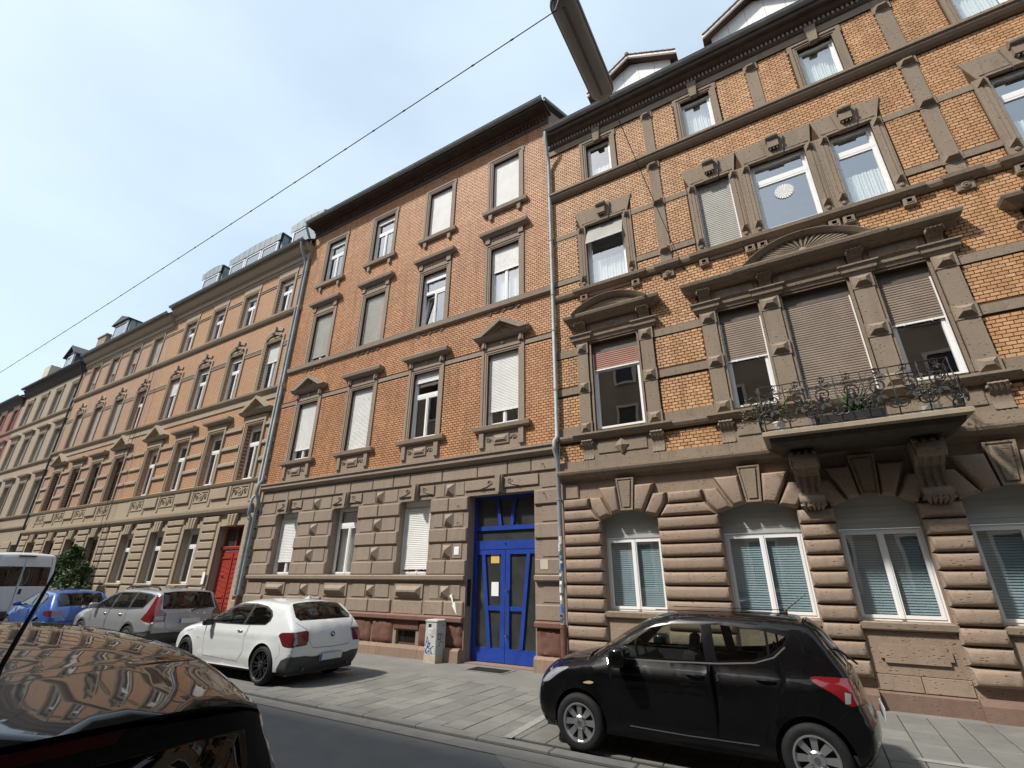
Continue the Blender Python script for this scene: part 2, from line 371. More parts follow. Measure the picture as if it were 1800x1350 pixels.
# ------------------------------------------------------------------ shared building pieces
def window(par, x0, x1, z0, z1, y=.20, kind='T2', shut=0., shcol='shutter_white', box=.0, curtain=None, tilt=False,
           fm='pvc', blind=False, split=.70, room='room', slat=.045, boxm='pvc', tiltbox=False, glass='window_glass'):
    """frame mesh with panes, roller shutter and curtain below it"""
    w = empty('window', ((x0+x1)/2, y, z0), parent=par); ox, oz = (x0+x1)/2, z0
    a, b, c, d = x0-ox, x1-ox, 0, z1-oz; fw = .055
    m = MB(); top = d-box
    m.frame(a, b, c, top, fw, 0, .07)
    if box: MB().box(a, b, -.03, .07, top+.002, d).build('shutter_box', M[boxm], w)
    panes = []
    def sash(p, q, r, s_, dy=-.012):
        m.frame(p, q, r, s_, .05, dy, .05); panes.append((p+.05, q-.05, r+.05, s_-.05, .02))
    ia, ib, ic, it = a+fw*.7, b-fw*.7, c+fw*.7, top-fw*.7; zt = ic+(it-ic)*split; mid = (ia+ib)/2
    tl = None
    if kind == 'T2':
        m.box(ia, ib, -.016, .06, zt-.03, zt+.045); sash(ia, ib, zt+.04, it); sash(mid+.002, ib, ic, zt-.03)
        if tilt: tl = (ia, mid, ic, zt-.03)
        else: sash(ia, mid-.002, ic, zt-.03)
        m.box(mid-.022, mid+.022, -.024, .0, ic, zt-.03)
    elif kind == 'T1':
        m.box(ia, ib, -.016, .06, zt-.03, zt+.06); sash(ia, ib, zt+.055, it); sash(ia, ib, ic, zt-.03)
    elif kind == 'D2':
        sash(ia, mid-.002, ic, it); sash(mid+.002, ib, ic, it); m.box(mid-.028, mid+.028, -.026, .0, ic, it)
    else: sash(ia, ib, ic, it)
    m.build('frame', M[fm], w)
    for p, q, r, s_, yy in panes:
        MB().quad((p, yy, r), (q, yy, r), (q, yy, s_), (p, yy, s_)).build('pane', M[glass], w, fix=False)
    if tl:   # bottom-hung sash tipped into the room
        p, q, r, s_ = tl; n = MB(); n.frame(0, q-p, 0, s_-r, .05, -.012, .05); n.quad((.05, .02, .05), (q-p-.05, .02, .05), (q-p-.05, .02, s_-r-.05), (.05, .02, s_-r-.05))
        o = n.build('sash', M[fm], w); o.data.materials.append(M[glass]); o.data.polygons[-1].material_index = 1
        o.location = (p, .0, r); o.rotation_euler = (rad(-7), 0, 0)
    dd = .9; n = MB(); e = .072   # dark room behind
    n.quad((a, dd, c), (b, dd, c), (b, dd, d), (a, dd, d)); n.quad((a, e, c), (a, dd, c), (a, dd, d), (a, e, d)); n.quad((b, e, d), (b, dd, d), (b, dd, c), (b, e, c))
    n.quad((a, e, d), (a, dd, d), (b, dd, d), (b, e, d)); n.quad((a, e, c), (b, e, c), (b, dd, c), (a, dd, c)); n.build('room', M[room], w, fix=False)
    if shut > 0:
        s1 = top-.01; s0 = top-(top-c)*shut; n = MB(); k = max(1, int((s1-s0)/slat)); hs = (s1-s0)/k; ya = -.03
        def pt(zz, off):
            if tiltbox:   # pushed out at the foot
                f = (s1-zz)/(s1-s0); return ya-off-.22*f
            return ya-off
        for i in range(k):
            z_a, z_b, z_m = s1-i*hs, s1-(i+1)*hs+.004, s1-(i+.5)*hs
            pr = [(z_a, 0), (z_a-.006, .009), (z_m, .012), (z_b+.006, .009), (z_b, 0)]
            for (za, oa), (zb, ob) in zip(pr, pr[1:]): n.quad((a+.02, pt(zb, ob), zb), (b-.02, pt(zb, ob), zb), (b-.02, pt(za, oa), za), (a+.02, pt(za, oa), za))
            n.quad((a+.02, pt(z_b, 0), z_b-.004), (b-.02, pt(z_b, 0), z_b-.004), (b-.02, pt(z_b, 0), z_b), (a+.02, pt(z_b, 0), z_b))
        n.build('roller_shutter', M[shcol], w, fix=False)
        n = MB(); yy = pt(s0, 0); n.box(a+.015, b-.015, yy-.018, yy+.012, s0-.035, s0+.0)
        for q in (a+(b-a)*.25, a+(b-a)*.75): n.box(q-.012, q+.012, yy-.03, yy+.012, s0-.05, s0-.002)
        n.build('shutter_rail', M['pvc' if shcol != 'shutter_grey' else 'shutter_grey'], w)
        [MB().box(q, q+.026, -.05, -.001, c+.01, top).build('guide_rail', M['pvc'], w) for q in (a-.002, b-.024)]
    if curtain:
        n = MB(); k = 40; hh = {'full': top-.1, 'low': (top-c)*.45, 'mid': (top-c)*.62}.get(curtain, top-.1)
        P = [(a+.06+(b-a-.12)*i/k, .14+.022*math.sin(i*1.9)+.012*math.sin(i*.7+1)) for i in range(k+1)]
        for p, q in zip(P, P[1:]): n.quad((p[0], p[1], .06), (q[0], q[1], .06), (q[0], q[1], hh), (p[0], p[1], hh))
        n.build('curtain', M['curtain'], w, smooth=True, fix=False)
    if blind:
        n = MB(); k = int((top-c-.1)/.042)
        for i in range(k):
            zz = .06+i*.042; n.quad((a+.06, .085, zz), (b-.06, .085, zz), (b-.06, .098, zz+.034), (a+.06, .098, zz+.034))
        n.build('blind', M['blind'], w, fix=False)
    return w
def architrave(par, x0, x1, z0, z1, w, mat, y=0, p=.05, bottom=False, name='window_surround', ears=0):
    """moulded frame round an opening x0..x1, z0..z1"""
    m = MB(); e = .004
    m.frame(x0-w, x1+w, z0, z1+w, w*.42, y-p, y+.02, bottom)
    i = w*.42; m.frame(x0-w+i, x1+w-i, z0, z1+w-i, w*.36, y-p*.62, y+.02, bottom)
    i = w*.78; m.frame(x0-w+i, x1+w-i, z0, z1+w-i, w*.22, y-p*.3, y+.02, bottom)
    if ears: m.box(x0-w-ears, x0-w, y-p*.9, y+.02, z1+w-.22, z1+w-.001); m.box(x1+w, x1+w+ears, y-p*.9, y+.02, z1+w-.22, z1+w-.001)
    return m.build(name, M[mat], par)
def console(par, xc, w, z0, z1, p, mat, name='console', ribs=3, y=0):
    """scrolled bracket: S-curved side profile, fluted front"""
    H = z1-z0; m = MB()
    def prof(k):
        pts = []
        for i in range(15):
            t = i/14; z = z1-H*t
            d = p*(.30+.70*(max(0, 1-t/.42)**.6 if t < .42 else 0)) if t < .42 else p*(.30-.10*math.sin((t-.42)/.58*math.pi)+.12*max(0, (t-.72)/.28))
            if t < .10: d = p*(1-.12*(1-t/.1)**2)
            pts.append((y-d*k, z))
        return pts
    n = ribs*2+1
    for i in range(n):
        xa = xc-w/2+w*i/n; xb = xc-w/2+w*(i+1)/n; k = 1.0 if i % 2 == 0 else .90; P = prof(k)
        j = len(m.v); q = len(P)
        for X in (xa, xb):
            m.v += [(X, a, b) for a, b in P]+[(X, y+.01, P[-1][1]), (X, y+.01, P[0][1])]
        t = q+2
        for s_ in range(q-1): m.f.append((j+s_, j+s_+1, j+t+s_+1, j+t+s_))
        m.f.append(tuple(range(j, j+t))); m.f.append(tuple(range(j+2*t-1, j+t-1, -1)))
        m.f.append((j+q-1, j+q, j+t+q, j+t+q-1)); m.f.append((j+t-1, j, j+t, j+2*t-1))
    r = p*.13   # eyes of the scroll
    for sx in (-1, 1):
        m.lathe([(r*1.6, 0), (r*1.6, sx*.018), (r, sx*.03), (.001, sx*.03)], (xc+sx*w/2, y-p*.62, z1-H*.17), 12, 'x')
    return m.build(name, M[mat], par, smooth=True, angle=35)
def tri_pediment(par, xc, hw, zb, rise, p, mat):
    m = MB()
    m.mould(xc-hw+p, xc+hw-p, [(zb, p*.45), (zb+.05, p*.75), (zb+.10, p*.85), (zb+.14, p)])
    t = .115; z0 = zb+.14
    for sg in (-1, 1):
        A = [(xc+sg*hw, z0), (xc+sg*hw, z0+.035), (xc, z0+rise), (xc, z0+rise-t), (xc+sg*(hw-.30), z0)]
        m.prism(A, -p, .02)
        B = [(xc+sg*(hw-.30), z0+.0), (xc, z0+rise-t), (xc, z0+rise-t-.075), (xc+sg*(hw-.46), z0)]
        m.prism(B, -p*.55, .02)
    m.prism([(xc-hw+.46, z0), (xc+hw-.46, z0), (xc, z0+rise-t-.075)], -.05, .02)
    return m.build('pediment', M[mat], par)
def arc_mould(m, xc, zc, R, a0, a1, prof, n=24):
    """prof: list of (radial offset, projection) closed towards the wall"""
    rr = []
    for k in range(n+1):
        a = rad(a0+(a1-a0)*k/n); rr.append([(xc+(R+d)*math.cos(a), -p, zc+(R+d)*math.sin(a)) for d, p in prof])
    i = len(m.v); q = len(prof)
    for r in rr: m.v += r
    for k in range(n):
        for j in range(q-1):
            s_ = i+k*q+j; m.f.append((s_, s_+1, s_+q+1, s_+q))
    m.f.append(tuple(range(i, i+q))); m.f.append(tuple(range(i+n*q+q-1, i+n*q-1, -1)))
def downpipe(par, pts, r=.055, mat='zinc', brackets=()):
    o = MB().tube(pts, r, 12).build('downpipe', M[mat], par, smooth=True, angle=60)
    m = MB()
    for x, y, z in brackets: m.lathe([(r+.001, -.02), (r+.01, -.02), (r+.01, .02), (r+.001, .02)], (x, y, z), 12); m.box(x-.015, x+.015, y, y+.14, z-.012, z+.012)
    if brackets: m.build('pipe_clamp', M[mat], o)
    return o
def gutter(par, x0, x1, y, z, r=.085, mat='zinc'):
    m = MB(); n = 8
    R = [[(X, y+rr*math.cos(a), z+rr*math.sin(a)) for rr, rng_ in ((r, range(n+1)), (r-.008, range(n, -1, -1))) for a in [math.pi+math.pi*k/n for k in rng_]] for X in (x0, x1)]
    m.rings(R, True); m.tube([(x0, y-r, z+.004), (x1, y-r, z+.004)], .014, 6)
    return m.build('gutter', M[mat], par, smooth=True, angle=40)
BRICK_MESH = {}
def lay_bricks(par, x0, x1, z0, z1, excl, mat, top=300, bl=.142, ch=.0735, jt=.0115, h=.010):
    """courses of headers, half-bond; the nearest ones are objects, the rest one part"""
    rows = int(round((z1-z0)/ch)); ch = (z1-z0)/rows; full = []; rest = []
    for r in range(rows):
        a, b = z0+r*ch+jt/2, z0+(r+1)*ch-jt/2; zc = (a+b)/2
        iv = [(x0, x1)]
        for e in excl:
            if e[2] < b-.012 and e[3] > a+.012:
                nv = []
                for p, q in iv:
                    if e[1] <= p or e[0] >= q: nv.append((p, q)); continue
                    if e[0] > p: nv.append((p, e[0]))
                    if e[1] < q: nv.append((e[1], q))
                iv = nv
        off = (r % 2)*bl/2
        for p, q in iv:
            k = math.floor((p-x0-off)/bl)
            while True:
                s, t = x0+off+k*bl+jt/2, x0+off+(k+1)*bl-jt/2; k += 1
                if s >= q: break
                cs, ct = max(s, p+.002), min(t, q-.002)
                if ct-cs < .02: continue
                if cs == s and ct == t: full.append((s, t, a, b))
                else: rest.append((cs, ct, a, b))
    def score(q):
        P = Vector(((q[0]+q[1])/2, 0, (q[2]+q[3])/2)); d = P-CAM_LOC; w = d.dot(_f)
        px, py = 900+831*d.dot(_r)/w, 675-831*d.dot(_u)/w
        return -1 if not (5 < px < 1795 and 5 < py < 1345) else 831/w*abs(d.normalized().y)
    full.sort(key=lambda q: -score(q)); near, far = full[:top], full[top:]
    if near:
        bw, bh = near[0][1]-near[0][0], near[0][3]-near[0][2]
        mm = MB().relief([(-bw/2, -bh/2), (bw/2, -bh/2), (bw/2, bh/2), (-bw/2, bh/2)], 0, [(0, 0), (.001, h*.7), (.005, h)])
        me = mm.mesh('brick'); me.materials.append(M[mat])
        for s, t, a, b in near:
            o = bpy.data.objects.new('brick', me); COL.objects.link(o); o.parent = par
            o.location = ((s+t)/2, random.uniform(-.0015, .0015), (a+b)/2); o.rotation_euler = (random.gauss(0, .006), random.gauss(0, .004), random.gauss(0, .006))
    n = MB()
    for s, t, a, b in far+rest:
        j = random.gauss(0, .0016); dz = random.gauss(0, .0009); hh = h+j; i = .004
        k = len(n.v); n.v += [(s, 0, a+dz), (t, 0, a+dz), (t, 0, b+dz), (s, 0, b+dz), (s+i, -hh, a+dz+i), (t-i, -hh+random.gauss(0, .001), a+dz+i), (t-i, -hh, b+dz-i), (s+i, -hh, b+dz-i)]
        n.f += [(k+4, k+5, k+6, k+7), (k, k+1, k+5, k+4), (k+1, k+2, k+6, k+5), (k+2, k+3, k+7, k+6), (k+3, k, k+4, k+7)]
    tag(n.build('brickwork', M[mat], par, fix=False), kind='stuff')
def blocks(par, mat, rects, h=.035, ch=.018, name='stone_block', y=0):
    for x0, x1, z0, z1 in rects:
        m = MB().block(x0, x1, z0, z1, y, h+random.uniform(-.004, .004), ch); m.build(name, M[mat], par)
def pillow(par, mat, P, h, rnd, name='stone_block', y=0):
    lv = [(0, 0)]+[(rnd*(1-math.cos(a)), h*math.sin(a)) for a in [math.pi/2*k/6 for k in range(1, 7)]]
    m = MB().relief(P, y, [(0, -.02)]+lv); return m.build(name, M[mat], par, smooth=True, angle=50)
def volute(cx, cz, r0, turns, y, sgn=1, a0=0, n=26, shrink=.12):
    return [(cx+sgn*r0*(1-(1-shrink)*k/n)*math.cos(a0+turns*2*math.pi*k/n), y, cz+r0*(1-(1-shrink)*k/n)*math.sin(a0+turns*2*math.pi*k/n)) for k in range(n+1)]
def roof_slab(par, x0, x1, pts, mat, name='roof', th=.08):
    """pts: profile (y,z) list running up the roof"""
    m = MB(); P = [(y, z) for y, z in pts]+[(y, z-th) for y, z in reversed(pts)]
    m.rings([[(X, y, z) for y, z in P] for X in (x0, x1)], True); n = len(P); i = len(m.v)-2*n; m.f.append(tuple(range(i+n-1, i-1, -1)))
    return m.build(name, M[mat], par)
# ------------------------------------------------------------------ middle house: orange brick, blue door
B = empty('apartment_building', (0, 0, 0)); tag(B, 'orange brick apartment house with the blue double entrance door', 'building', 'apartment houses in the row')
BX0, BX1 = -16.85, -4.87; S = 'stone_b'
bc = [-15.18, -12.31, -9.43, -6.56]; ow = .52
holes = []
for c in bc: holes += [(c-ow, c+ow, 5.77, 8.0), (c-ow, c+ow, 9.69, 11.85), (c-ow, c+ow, 13.46, 15.6)]
gw = [(c-.575, c+.565, 1.94, 3.92) for c in bc[:3]]; door = (-7.57, -5.59, .0, 3.90)
MB().wall(BX0, BX1, 4.74, 16.9, [h for h in holes], 0, .2).build('wall', M['mortar_b'], B, fix=False)
MB().wall(BX0, BX1, .0, 4.74, gw+[door, (-9.76, -9.08, .27, .62)], 0, .3).build('ground_floor_wall', M[S], B, fix=False)
ex = [(c-ow-.2, c+ow+.2, 5.6, 8.6) for c in bc]+[(c-.72, c+.72, 5.05, 5.6) for c in bc]+[(c-ow-.2, c+ow+.2, 9.5, 12.5) for c in bc]+[(c-ow-.2, c+ow+.2, 13.3, 15.8) for c in bc]
ex += [(BX0, BX1, 8.025, 8.165), (BX0, BX1, 9.47, 9.69)]
lay_bricks(B, BX0, BX1, 5.06, 16.28, ex, 'brick_b', 300)
# mouldings right across
MB().mould(BX0, BX1-.02, [(4.74, .03), (4.78, .10), (4.83, .17), (4.93, .17), (4.95, .21), (5.0, .21), (5.06, .02)], False).build('base_cornice', M[S], B)
MB().mould(BX0+.06, BX1-.03, [(9.46, .05), (9.50, .11), (9.66, .13), (9.695, .02)], False).build('sill_course', M[S], B)
xs = [BX0]+[q for c in bc for q in (c-ow-.2, c+ow+.2)]+[BX1]
for a, b in zip(xs[0::2], xs[1::2]): MB().box(a+.003, b-.003, -.028, .02, 8.03, 8.16).build('string_course', M[S], B)
# eaves
m = MB().mould(BX0, BX1, [(16.28, .02), (16.34, .06), (16.40, .07)], False); m.mould(BX0, BX1, [(16.56, .06), (16.6, .16), (16.66, .19)], False); m.box(BX0, BX1, -.055, .02, 16.40, 16.56); m.build('eaves_cornice', M['cornice_wood'], B)
m = MB(); x = BX0+.05
while x < BX1-.06: m.box(x, x+.07, -.115, -.05, 16.42, 16.545); x += .135
tag(m.build('dentils', M['cornice_wood'], B), kind='stuff')
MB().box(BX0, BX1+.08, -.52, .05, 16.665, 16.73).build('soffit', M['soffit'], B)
gutter(B, BX0-.02, BX1+.06, -.58, 16.84, .09)
roof_slab(B, BX0, BX1+.12, [(-.5, 16.83), (4.5, 20.1), (9.5, 16.83)], 'slate')
m = MB(); m.poly([(BX1, 0, 14.5), (BX1, 9, 14.5), (BX1, 9, 16.9), (BX1, 4.5, 19.95), (BX1, 0, 16.9)]); m.poly([(BX0, 0, 14.5), (BX0, 9, 14.5), (BX0, 9, 16.9), (BX0, 4.5, 19.95), (BX0, 0, 16.9)]); m.build('gable_wall', M['plaster_brown'], B)
m = MB(); m.tube([(BX1+.1, -.5, 16.86), (BX1+.1, 4.5, 20.13)], .05, 6); m.build('verge', M['zinc'], B)
# windows, upper floors (state as seen)
st1 = [dict(shut=.80), dict(shut=.995), dict(shut=.06, tilt=False), dict(shut=.78)]
st2 = [dict(shut=.86, shcol='shutter_grey'), dict(shut=.995, shcol='shutter_grey'), dict(shut=.05, tilt=True), dict(shut=.36, curtain='full')]
st3 = [dict(shut=.04), dict(shut=.04), dict(shut=.99), dict(shut=.99)]
for i, c in enumerate(bc):
    window(B, c-ow, c+ow, 5.79, 7.99, .14, box=.17, **st1[i]); window(B, c-ow, c+ow, 9.70, 11.84, .14, box=.17, **st2[i]); window(B, c-ow, c+ow, 13.47, 15.59, .14, box=.13, **st3[i])
    a = ow
    # first floor surround
    architrave(B, c-a, c+a, 5.77, 7.98, .2, S)
    m = MB().box(c-.70, c+.70, -.03, .02, 8.181, 8.385); m.prism([(c-.06, 8.28), (c, 8.22), (c+.06, 8.28), (c, 8.34)], -.07, .0)
    for s in (-1, 1): m.box(c+s*.63-.075, c+s*.63+.075, -.10, .02, 8.19, 8.39); m.box(c+s*.63-.03, c+s*.63+.03, -.125, .02, 8.21, 8.39)
    m.build('frieze', M[S], B)
    if i in (0, 3): tri_pediment(B, c, .95, 8.388, .50, .24, S)
    else: MB().mould(c-.70, c+.70, [(8.388, .10), (8.44, .16), (8.47, .22), (8.56, .24), (8.60, .24), (8.66, .03)]).build('window_cornice', M[S], B)
    MB().mould(c-.76, c+.76, [(5.60, .06), (5.64, .14), (5.74, .16), (5.775, .08)]).build('sill', M[S], B)
    m = MB().box(c-.74, c+.74, -.025, .02, 5.062, 5.6)
    for s in (-1, 1): m.prism([(c+s*.63-.075, 5.16), (c+s*.63+.075, 5.16), (c+s*.63+.075, 5.6), (c+s*.63-.075, 5.6)], -.085, -.02)
    m.relief([(c-.24, 5.22), (c+.24, 5.22), (c+.24, 5.48), (c-.24, 5.48)], -.025, [(0, 0), (0, .03), (.04, .035), (.10, .075)])
    for s in (-1, 1):
        m.tube(volute(c+s*.40, 5.36, .075, 1.1, -.04, s), .014, 5); m.tube([(c+s*.27, -.04, 5.33), (c+s*.36, -.045, 5.42), (c+s*.46, -.04, 5.33)], .013, 5)
    m.build('apron', M[S], B)
    # second floor surround
    architrave(B, c-a, c+a, 9.695, 11.83, .2, S)
    m = MB().box(c-.70, c+.70, -.03, .02, 12.033, 12.265)
    for s in (-1, 1): m.box(c+s*.62-.085, c+s*.62+.085, -.085, .02, 12.045, 12.262)
    for k in range(7): m.lathe([(.045, 0), (.03, -.02), (.0, -.028)], (c-.42+.14*k, -.03, 12.15), 8, 'y')
    m.build('frieze', M[S], B)
    MB().mould(c-.70, c+.70, [(12.267, .08), (12.32, .13), (12.36, .19), (12.44, .21), (12.48, .21), (12.53, .03)]).build('window_cornice', M[S], B)
    for s in (-1, 0, 1):   # small scrolls under the sill course
        m = MB(); m.tube(volute(c+s*.5, 9.36, .07, 1.2, -.035, 1 if s >= 0 else -1), .014, 5); m.tube([(c+s*.5, -.03, 9.46), (c+s*.5+.04, -.03, 9.36)], .016, 5); m.build('scroll_ornament', M[S], B)
    m = MB(); m.tube([(c-.5, -.03, 9.42), (c-.25, -.03, 9.36), (c, -.03, 9.42), (c+.25, -.03, 9.36), (c+.5, -.03, 9.42)], .012, 5); m.build('ornament', M[S], B)
    # third floor surround
    architrave(B, c-a, c+a, 13.46, 15.58, .19, S, ears=.03)
    MB().mould(c-.72, c+.72, [(13.25, .08), (13.29, .13), (13.42, .15), (13.46, .06)]).build('sill', M[S], B)
    for s in (-1, 1):
        m = MB(); m.prism([(c+s*.55-.07, 13.249), (c+s*.55+.07, 13.249), (c+s*.55+.055, 13.06), (c+s*.55, 13.02), (c+s*.55-.055, 13.06)], -.09, .02); m.build('sill_bracket', M[S], B)
# ground floor windows
for i, (x0, x1, z0, z1) in enumerate(gw):
    window(B, x0-.002, x1+.002, z0-.002, z1+.002, .26, box=(.0 if i == 1 else .16), shut=(.76, 0, .90)[i], split=.74, slat=.05, curtain=('full' if i == 1 else None))
# piers of channelled blocks
R0 = [(1.95, 2.29), (2.75, 3.09), (3.54, 3.89)]; R1 = [(2.33, 2.71), (3.13, 3.50), (3.94, 4.31)]
def diamond(xc, z0, z1, w=.155):
    m = MB().frame(xc-w-.012, xc+w+.012, z0, z1, .014, -.012, .02); m.pyramid(xc-w, xc+w, z0+.016, z1-.016, 0, .13); m.build('diamond_block', M[S], B)
piers = [(-14.61, -12.89), (-11.74, -10.01), (-8.86, -7.58)]
for a, b in piers:
    c = (a+b)/2; j = .007
    for z0, z1 in R0: blocks(B, S, [(a+.004, c-j, z0, z1), (c+j, b-.004, z0, z1)], .05, .022)
    for z0, z1 in R1:
        e = .15; blocks(B, S, [(a+e, c-.19, z0+.01, z1-.01), (c+.19, b-e, z0+.01, z1-.01)], .018, .006); diamond(c, z0, z1)
    e = .15; z0, z1 = 1.37, 1.70; blocks(B, S, [(a+e, c-.19, z0, z1), (c+.19, b-e, z0, z1)], .018, .006); diamond(c, z0, z1)
    blocks(B, S, [(a+.02, c-j, .99, 1.32), (c+j, b-.02, .99, 1.32)], .05, .022)
for a, b, e0, e1 in ((BX0+.08, -15.77, .12, .16), (-5.57, BX1-.06, .2, .0)):
    for z0, z1 in R0: blocks(B, S, [(a, b, z0, z1)], .05, .022)
    for z0, z1 in R1: blocks(B, S, [(a+e0, b-e1, z0+.01, z1-.01)], .018, .006)
    blocks(B, S, [(a+e0, b-e1, 1.37, 1.70)], .018, .006); blocks(B, S, [(a, b, .99, 1.32)], .05, .022)
for c in bc[:3]:
    m = MB(); m.relief([(c-.50, 1.37), (c+.50, 1.37), (c+.50, 1.72), (c-.50, 1.72)], 0, [(0, 0), (0, .03), (.05, .035)]); m.relief([(c-.44, 1.42), (c+.44, 1.42), (c+.44, 1.67), (c-.44, 1.67)], -.035, [(0, 0), (.10, .10)]); m.build('panel_block', M[S], B)
    blocks(B, S, [(c-.50, c+.50, .99, 1.30)], .02, .01)
x = BX0+.08; k = 0
wd = [.62, .84, .70, .74, .96, .72, .98, .86, .66, 1.2, 1.2, .95, .7, .8]
while x < BX1-.3:
    b = min(x+wd[k % len(wd)], BX1-.05); b = BX1-.05 if BX1-b < .35 else b; blocks(B, S, [(x, b-.014, 4.36, 4.70)], .045, .02); x = b; k += 1
for c, hw in [(q, .66) for q in bc[:3]]+[(bc[3]-.02, 1.12)]:
    m = MB(); kz = 3.93
    for s in (-1, 1):
        a, b = sorted((c+s*.13, c+s*hw)); m.relief([(a, 4.04), (b, 4.04), (b, 4.30), (a, 4.30)], 0, [(0, 0), (0, .035), (.012, .04)])
        q = c+s*.30; m.tube(volute(q, 4.19, .075, 1.3, -.05, s), .013, 5); m.tube([(q-s*.07, -.05, 4.19), (q+s*.1, -.05, 4.10), (q+s*.28, -.05, 4.06)], .012, 5)
    m.build('lintel', M[S], B)
    m = MB().prism([(c-.075, kz), (c+.075, kz), (c+.115, 4.345), (c-.115, 4.345)], -.12, .02); m.prism([(c-.045, kz-.02), (c+.045, kz-.02), (c+.07, 4.35), (c-.07, 4.35)], -.16, -.11); m.build('keystone', M[S], B)
for a, b in ((BX0+.1, -7.58), (-5.57, BX1-.03)):
    MB().mould(a, b, [(1.80, .05), (1.83, .10), (1.915, .11), (1.945, .03)], False).build('sill_course', M[S], B)
    MB().mould(a, b, [(.845, .06), (.87, .12), (.95, .13), (.985, .05)], False).build('plinth_ledge', M['sandstone_red'], B)
# red plinth of rough stones and the foot
def rough_block(par, x0, x1, z0, z1, mat, h=.055, y=0, amp=.022):
    nx, nz_ = max(3, int((x1-x0)/.07)), max(3, int((z1-z0)/.07)); m = MB()
    for i in range(nx+1):
        for k in range(nz_+1):
            u, v = i/nx, k/nz_; e = min(u, 1-u, v, 1-v); q = 0 if e < 1e-6 else h+random.uniform(-amp, amp)*min(1, e*8)
            m.v.append((x0+(x1-x0)*u, y-q, z0+(z1-z0)*v))
    for i in range(nx):
        for k in range(nz_):
            a = i*(nz_+1)+k; m.f.append((a, a+nz_+1, a+nz_+2, a+1))
    m.build('plinth_stone', M[mat], par, smooth=True, angle=55)
xs_ = [BX0+.1, -15.9, -15.0, -14.2, -13.1, -12.4, -11.6, -10.65, -9.86]
for a, b in zip(xs_, xs_[1:]): rough_block(B, a+.01, b-.01, .275, .84, 'sandstone_rock')
rough_block(B, -8.98, -8.25, .275, .84, 'sandstone_rock'); rough_block(B, -8.22, -7.59, .275, .84, 'sandstone_rock'); rough_block(B, -5.56, BX1-.03, .275, .84, 'sandstone_rock')
MB().box(-9.85, -8.99, -.03, .02, .64, .84).build('plinth_stone', M['sandstone_rock'], B)
x = BX0+.1
for b in (-15.2, -13.4, -11.9, -10.3, -8.9, -7.58): MB().mould(x+.004, b-.004, [(.0, .13), (.2, .12), (.27, .06)], False).build('foot_stone', M['sandstone_kerb'], B); x = b
for a, b in ((-8.05, -7.6), (-5.57, BX1-.03)): MB().mould(a, b, [(.0, .17), (.25, .16), (.30, .10)], False).build('foot_stone', M['sandstone_kerb'], B)
bw = empty('basement_window', (-9.42, .1, .27), parent=B); m = MB().frame(-.33, .33, .01, .34, .03, -.02, .02); m.build('frame', M['rust_pipe'], bw)
m = MB()
for k in range(9): m.box(-.30, .30, -.006, .006, .045+k*.033, .057+k*.033)
for k in range(5): m.box(-.25+k*.125-.005, -.25+k*.125+.005, -.012, -.006, .04, .31)
m.build('grille', M['iron'], bw); MB().quad((-.33, .18, 0), (.33, .18, 0), (.33, .18, .35), (-.33, .18, .35)).build('room', M['room'], bw, fix=False)
# blue door
dr = empty('door', (-6.58, .30, 0), parent=B); a, b = -.985, .985
m = MB(); m.frame(a-.035, b+.035, .0, 3.94, .115, 0.004, .10, False); m.box(a+.075, b-.075, -.0, .09, 3.02, 3.13); m.box(a+.075, b-.075, -.02, .1, 2.55, 2.77)
for s in (-1, 1):
    m.prism([(s*.17-.045, 3.13), (s*.17+.045, 3.13), (s*.27+.045, 3.82), (s*.27-.045, 3.82)], -.005, .06)
m.box(a, b, -.0, .1, -.0, .035)
for q in (-.9, 0, .9): m.lathe([(.018, 0), (.018, -.03), (.0, -.034)], (q, -.02, 2.70), 8, 'y')
m.build('frame', M['blue_door'], dr)
for s in (-1, 1):
    m = MB(); A, Bq = (a+.075, -.006) if s < 0 else (.006, b-.075)
    m.box(A, Bq, -.012, .05, .035, .33); m.box(A, Bq, -.012, .05, 2.43, 2.545); ins, out = (Bq-.13, A) if s < 0 else (A+.13, Bq)
    m.box(*sorted((Bq-.13, Bq) if s < 0 else (A, A+.13)), -.012, .05, .331, 2.429); m.box(*sorted((A, A+.06) if s < 0 else (Bq-.06, Bq)), -.012, .05, .331, 2.429)
    t, bt = s*.66, s*.44   # slanted bar
    m.prism([(bt-.05, .33), (bt+.05, .33), (t+.05, 2.43), (t-.05, 2.43)], -.02, .05)
    xm = s*(.44+.22*(1.20-.33)/2.1); m.box(*sorted((s*.136, xm)), -.012, .05, 1.14, 1.24)
    m.build('leaf', M['blue_door'], dr)
    MB().quad((A+.02, .03, .32), (Bq-.02, .03, .32), (Bq-.02, .03, 2.44), (A+.02, .03, 2.44)).build('pane', M['door_glass'], dr, fix=False)
MB().quad((a+.05, .05, 2.76), (b-.05, .05, 2.76), (b-.05, .05, 3.85), (a+.05, .05, 3.85)).build('pane', M['door_glass'], dr, fix=False)
m = MB(); m.tube([(.075, -.085, .48), (.075, -.085, 1.72)], .014, 10)
for zz in (.62, 1.60): m.tube([(.075, -.085, zz), (.075, -.01, zz)], .012, 8)
for zz in (.60, 1.58): m.lathe([(.022, 0), (.022, -.02), (.0, -.024)], (.02, -.012, zz), 10, 'y')
m.build('handle', M['steel'], dr, smooth=True, angle=40)
MB().box(-.45, -.20, -.004, .0, 2.22, 2.43).build('paper_notice', M['paper_yellow'], dr).location.y = .022
MB().box(-.42, -.21, -.004, .0, 1.46, 1.78).build('paper_notice', M['paper_white'], dr).location.y = .022
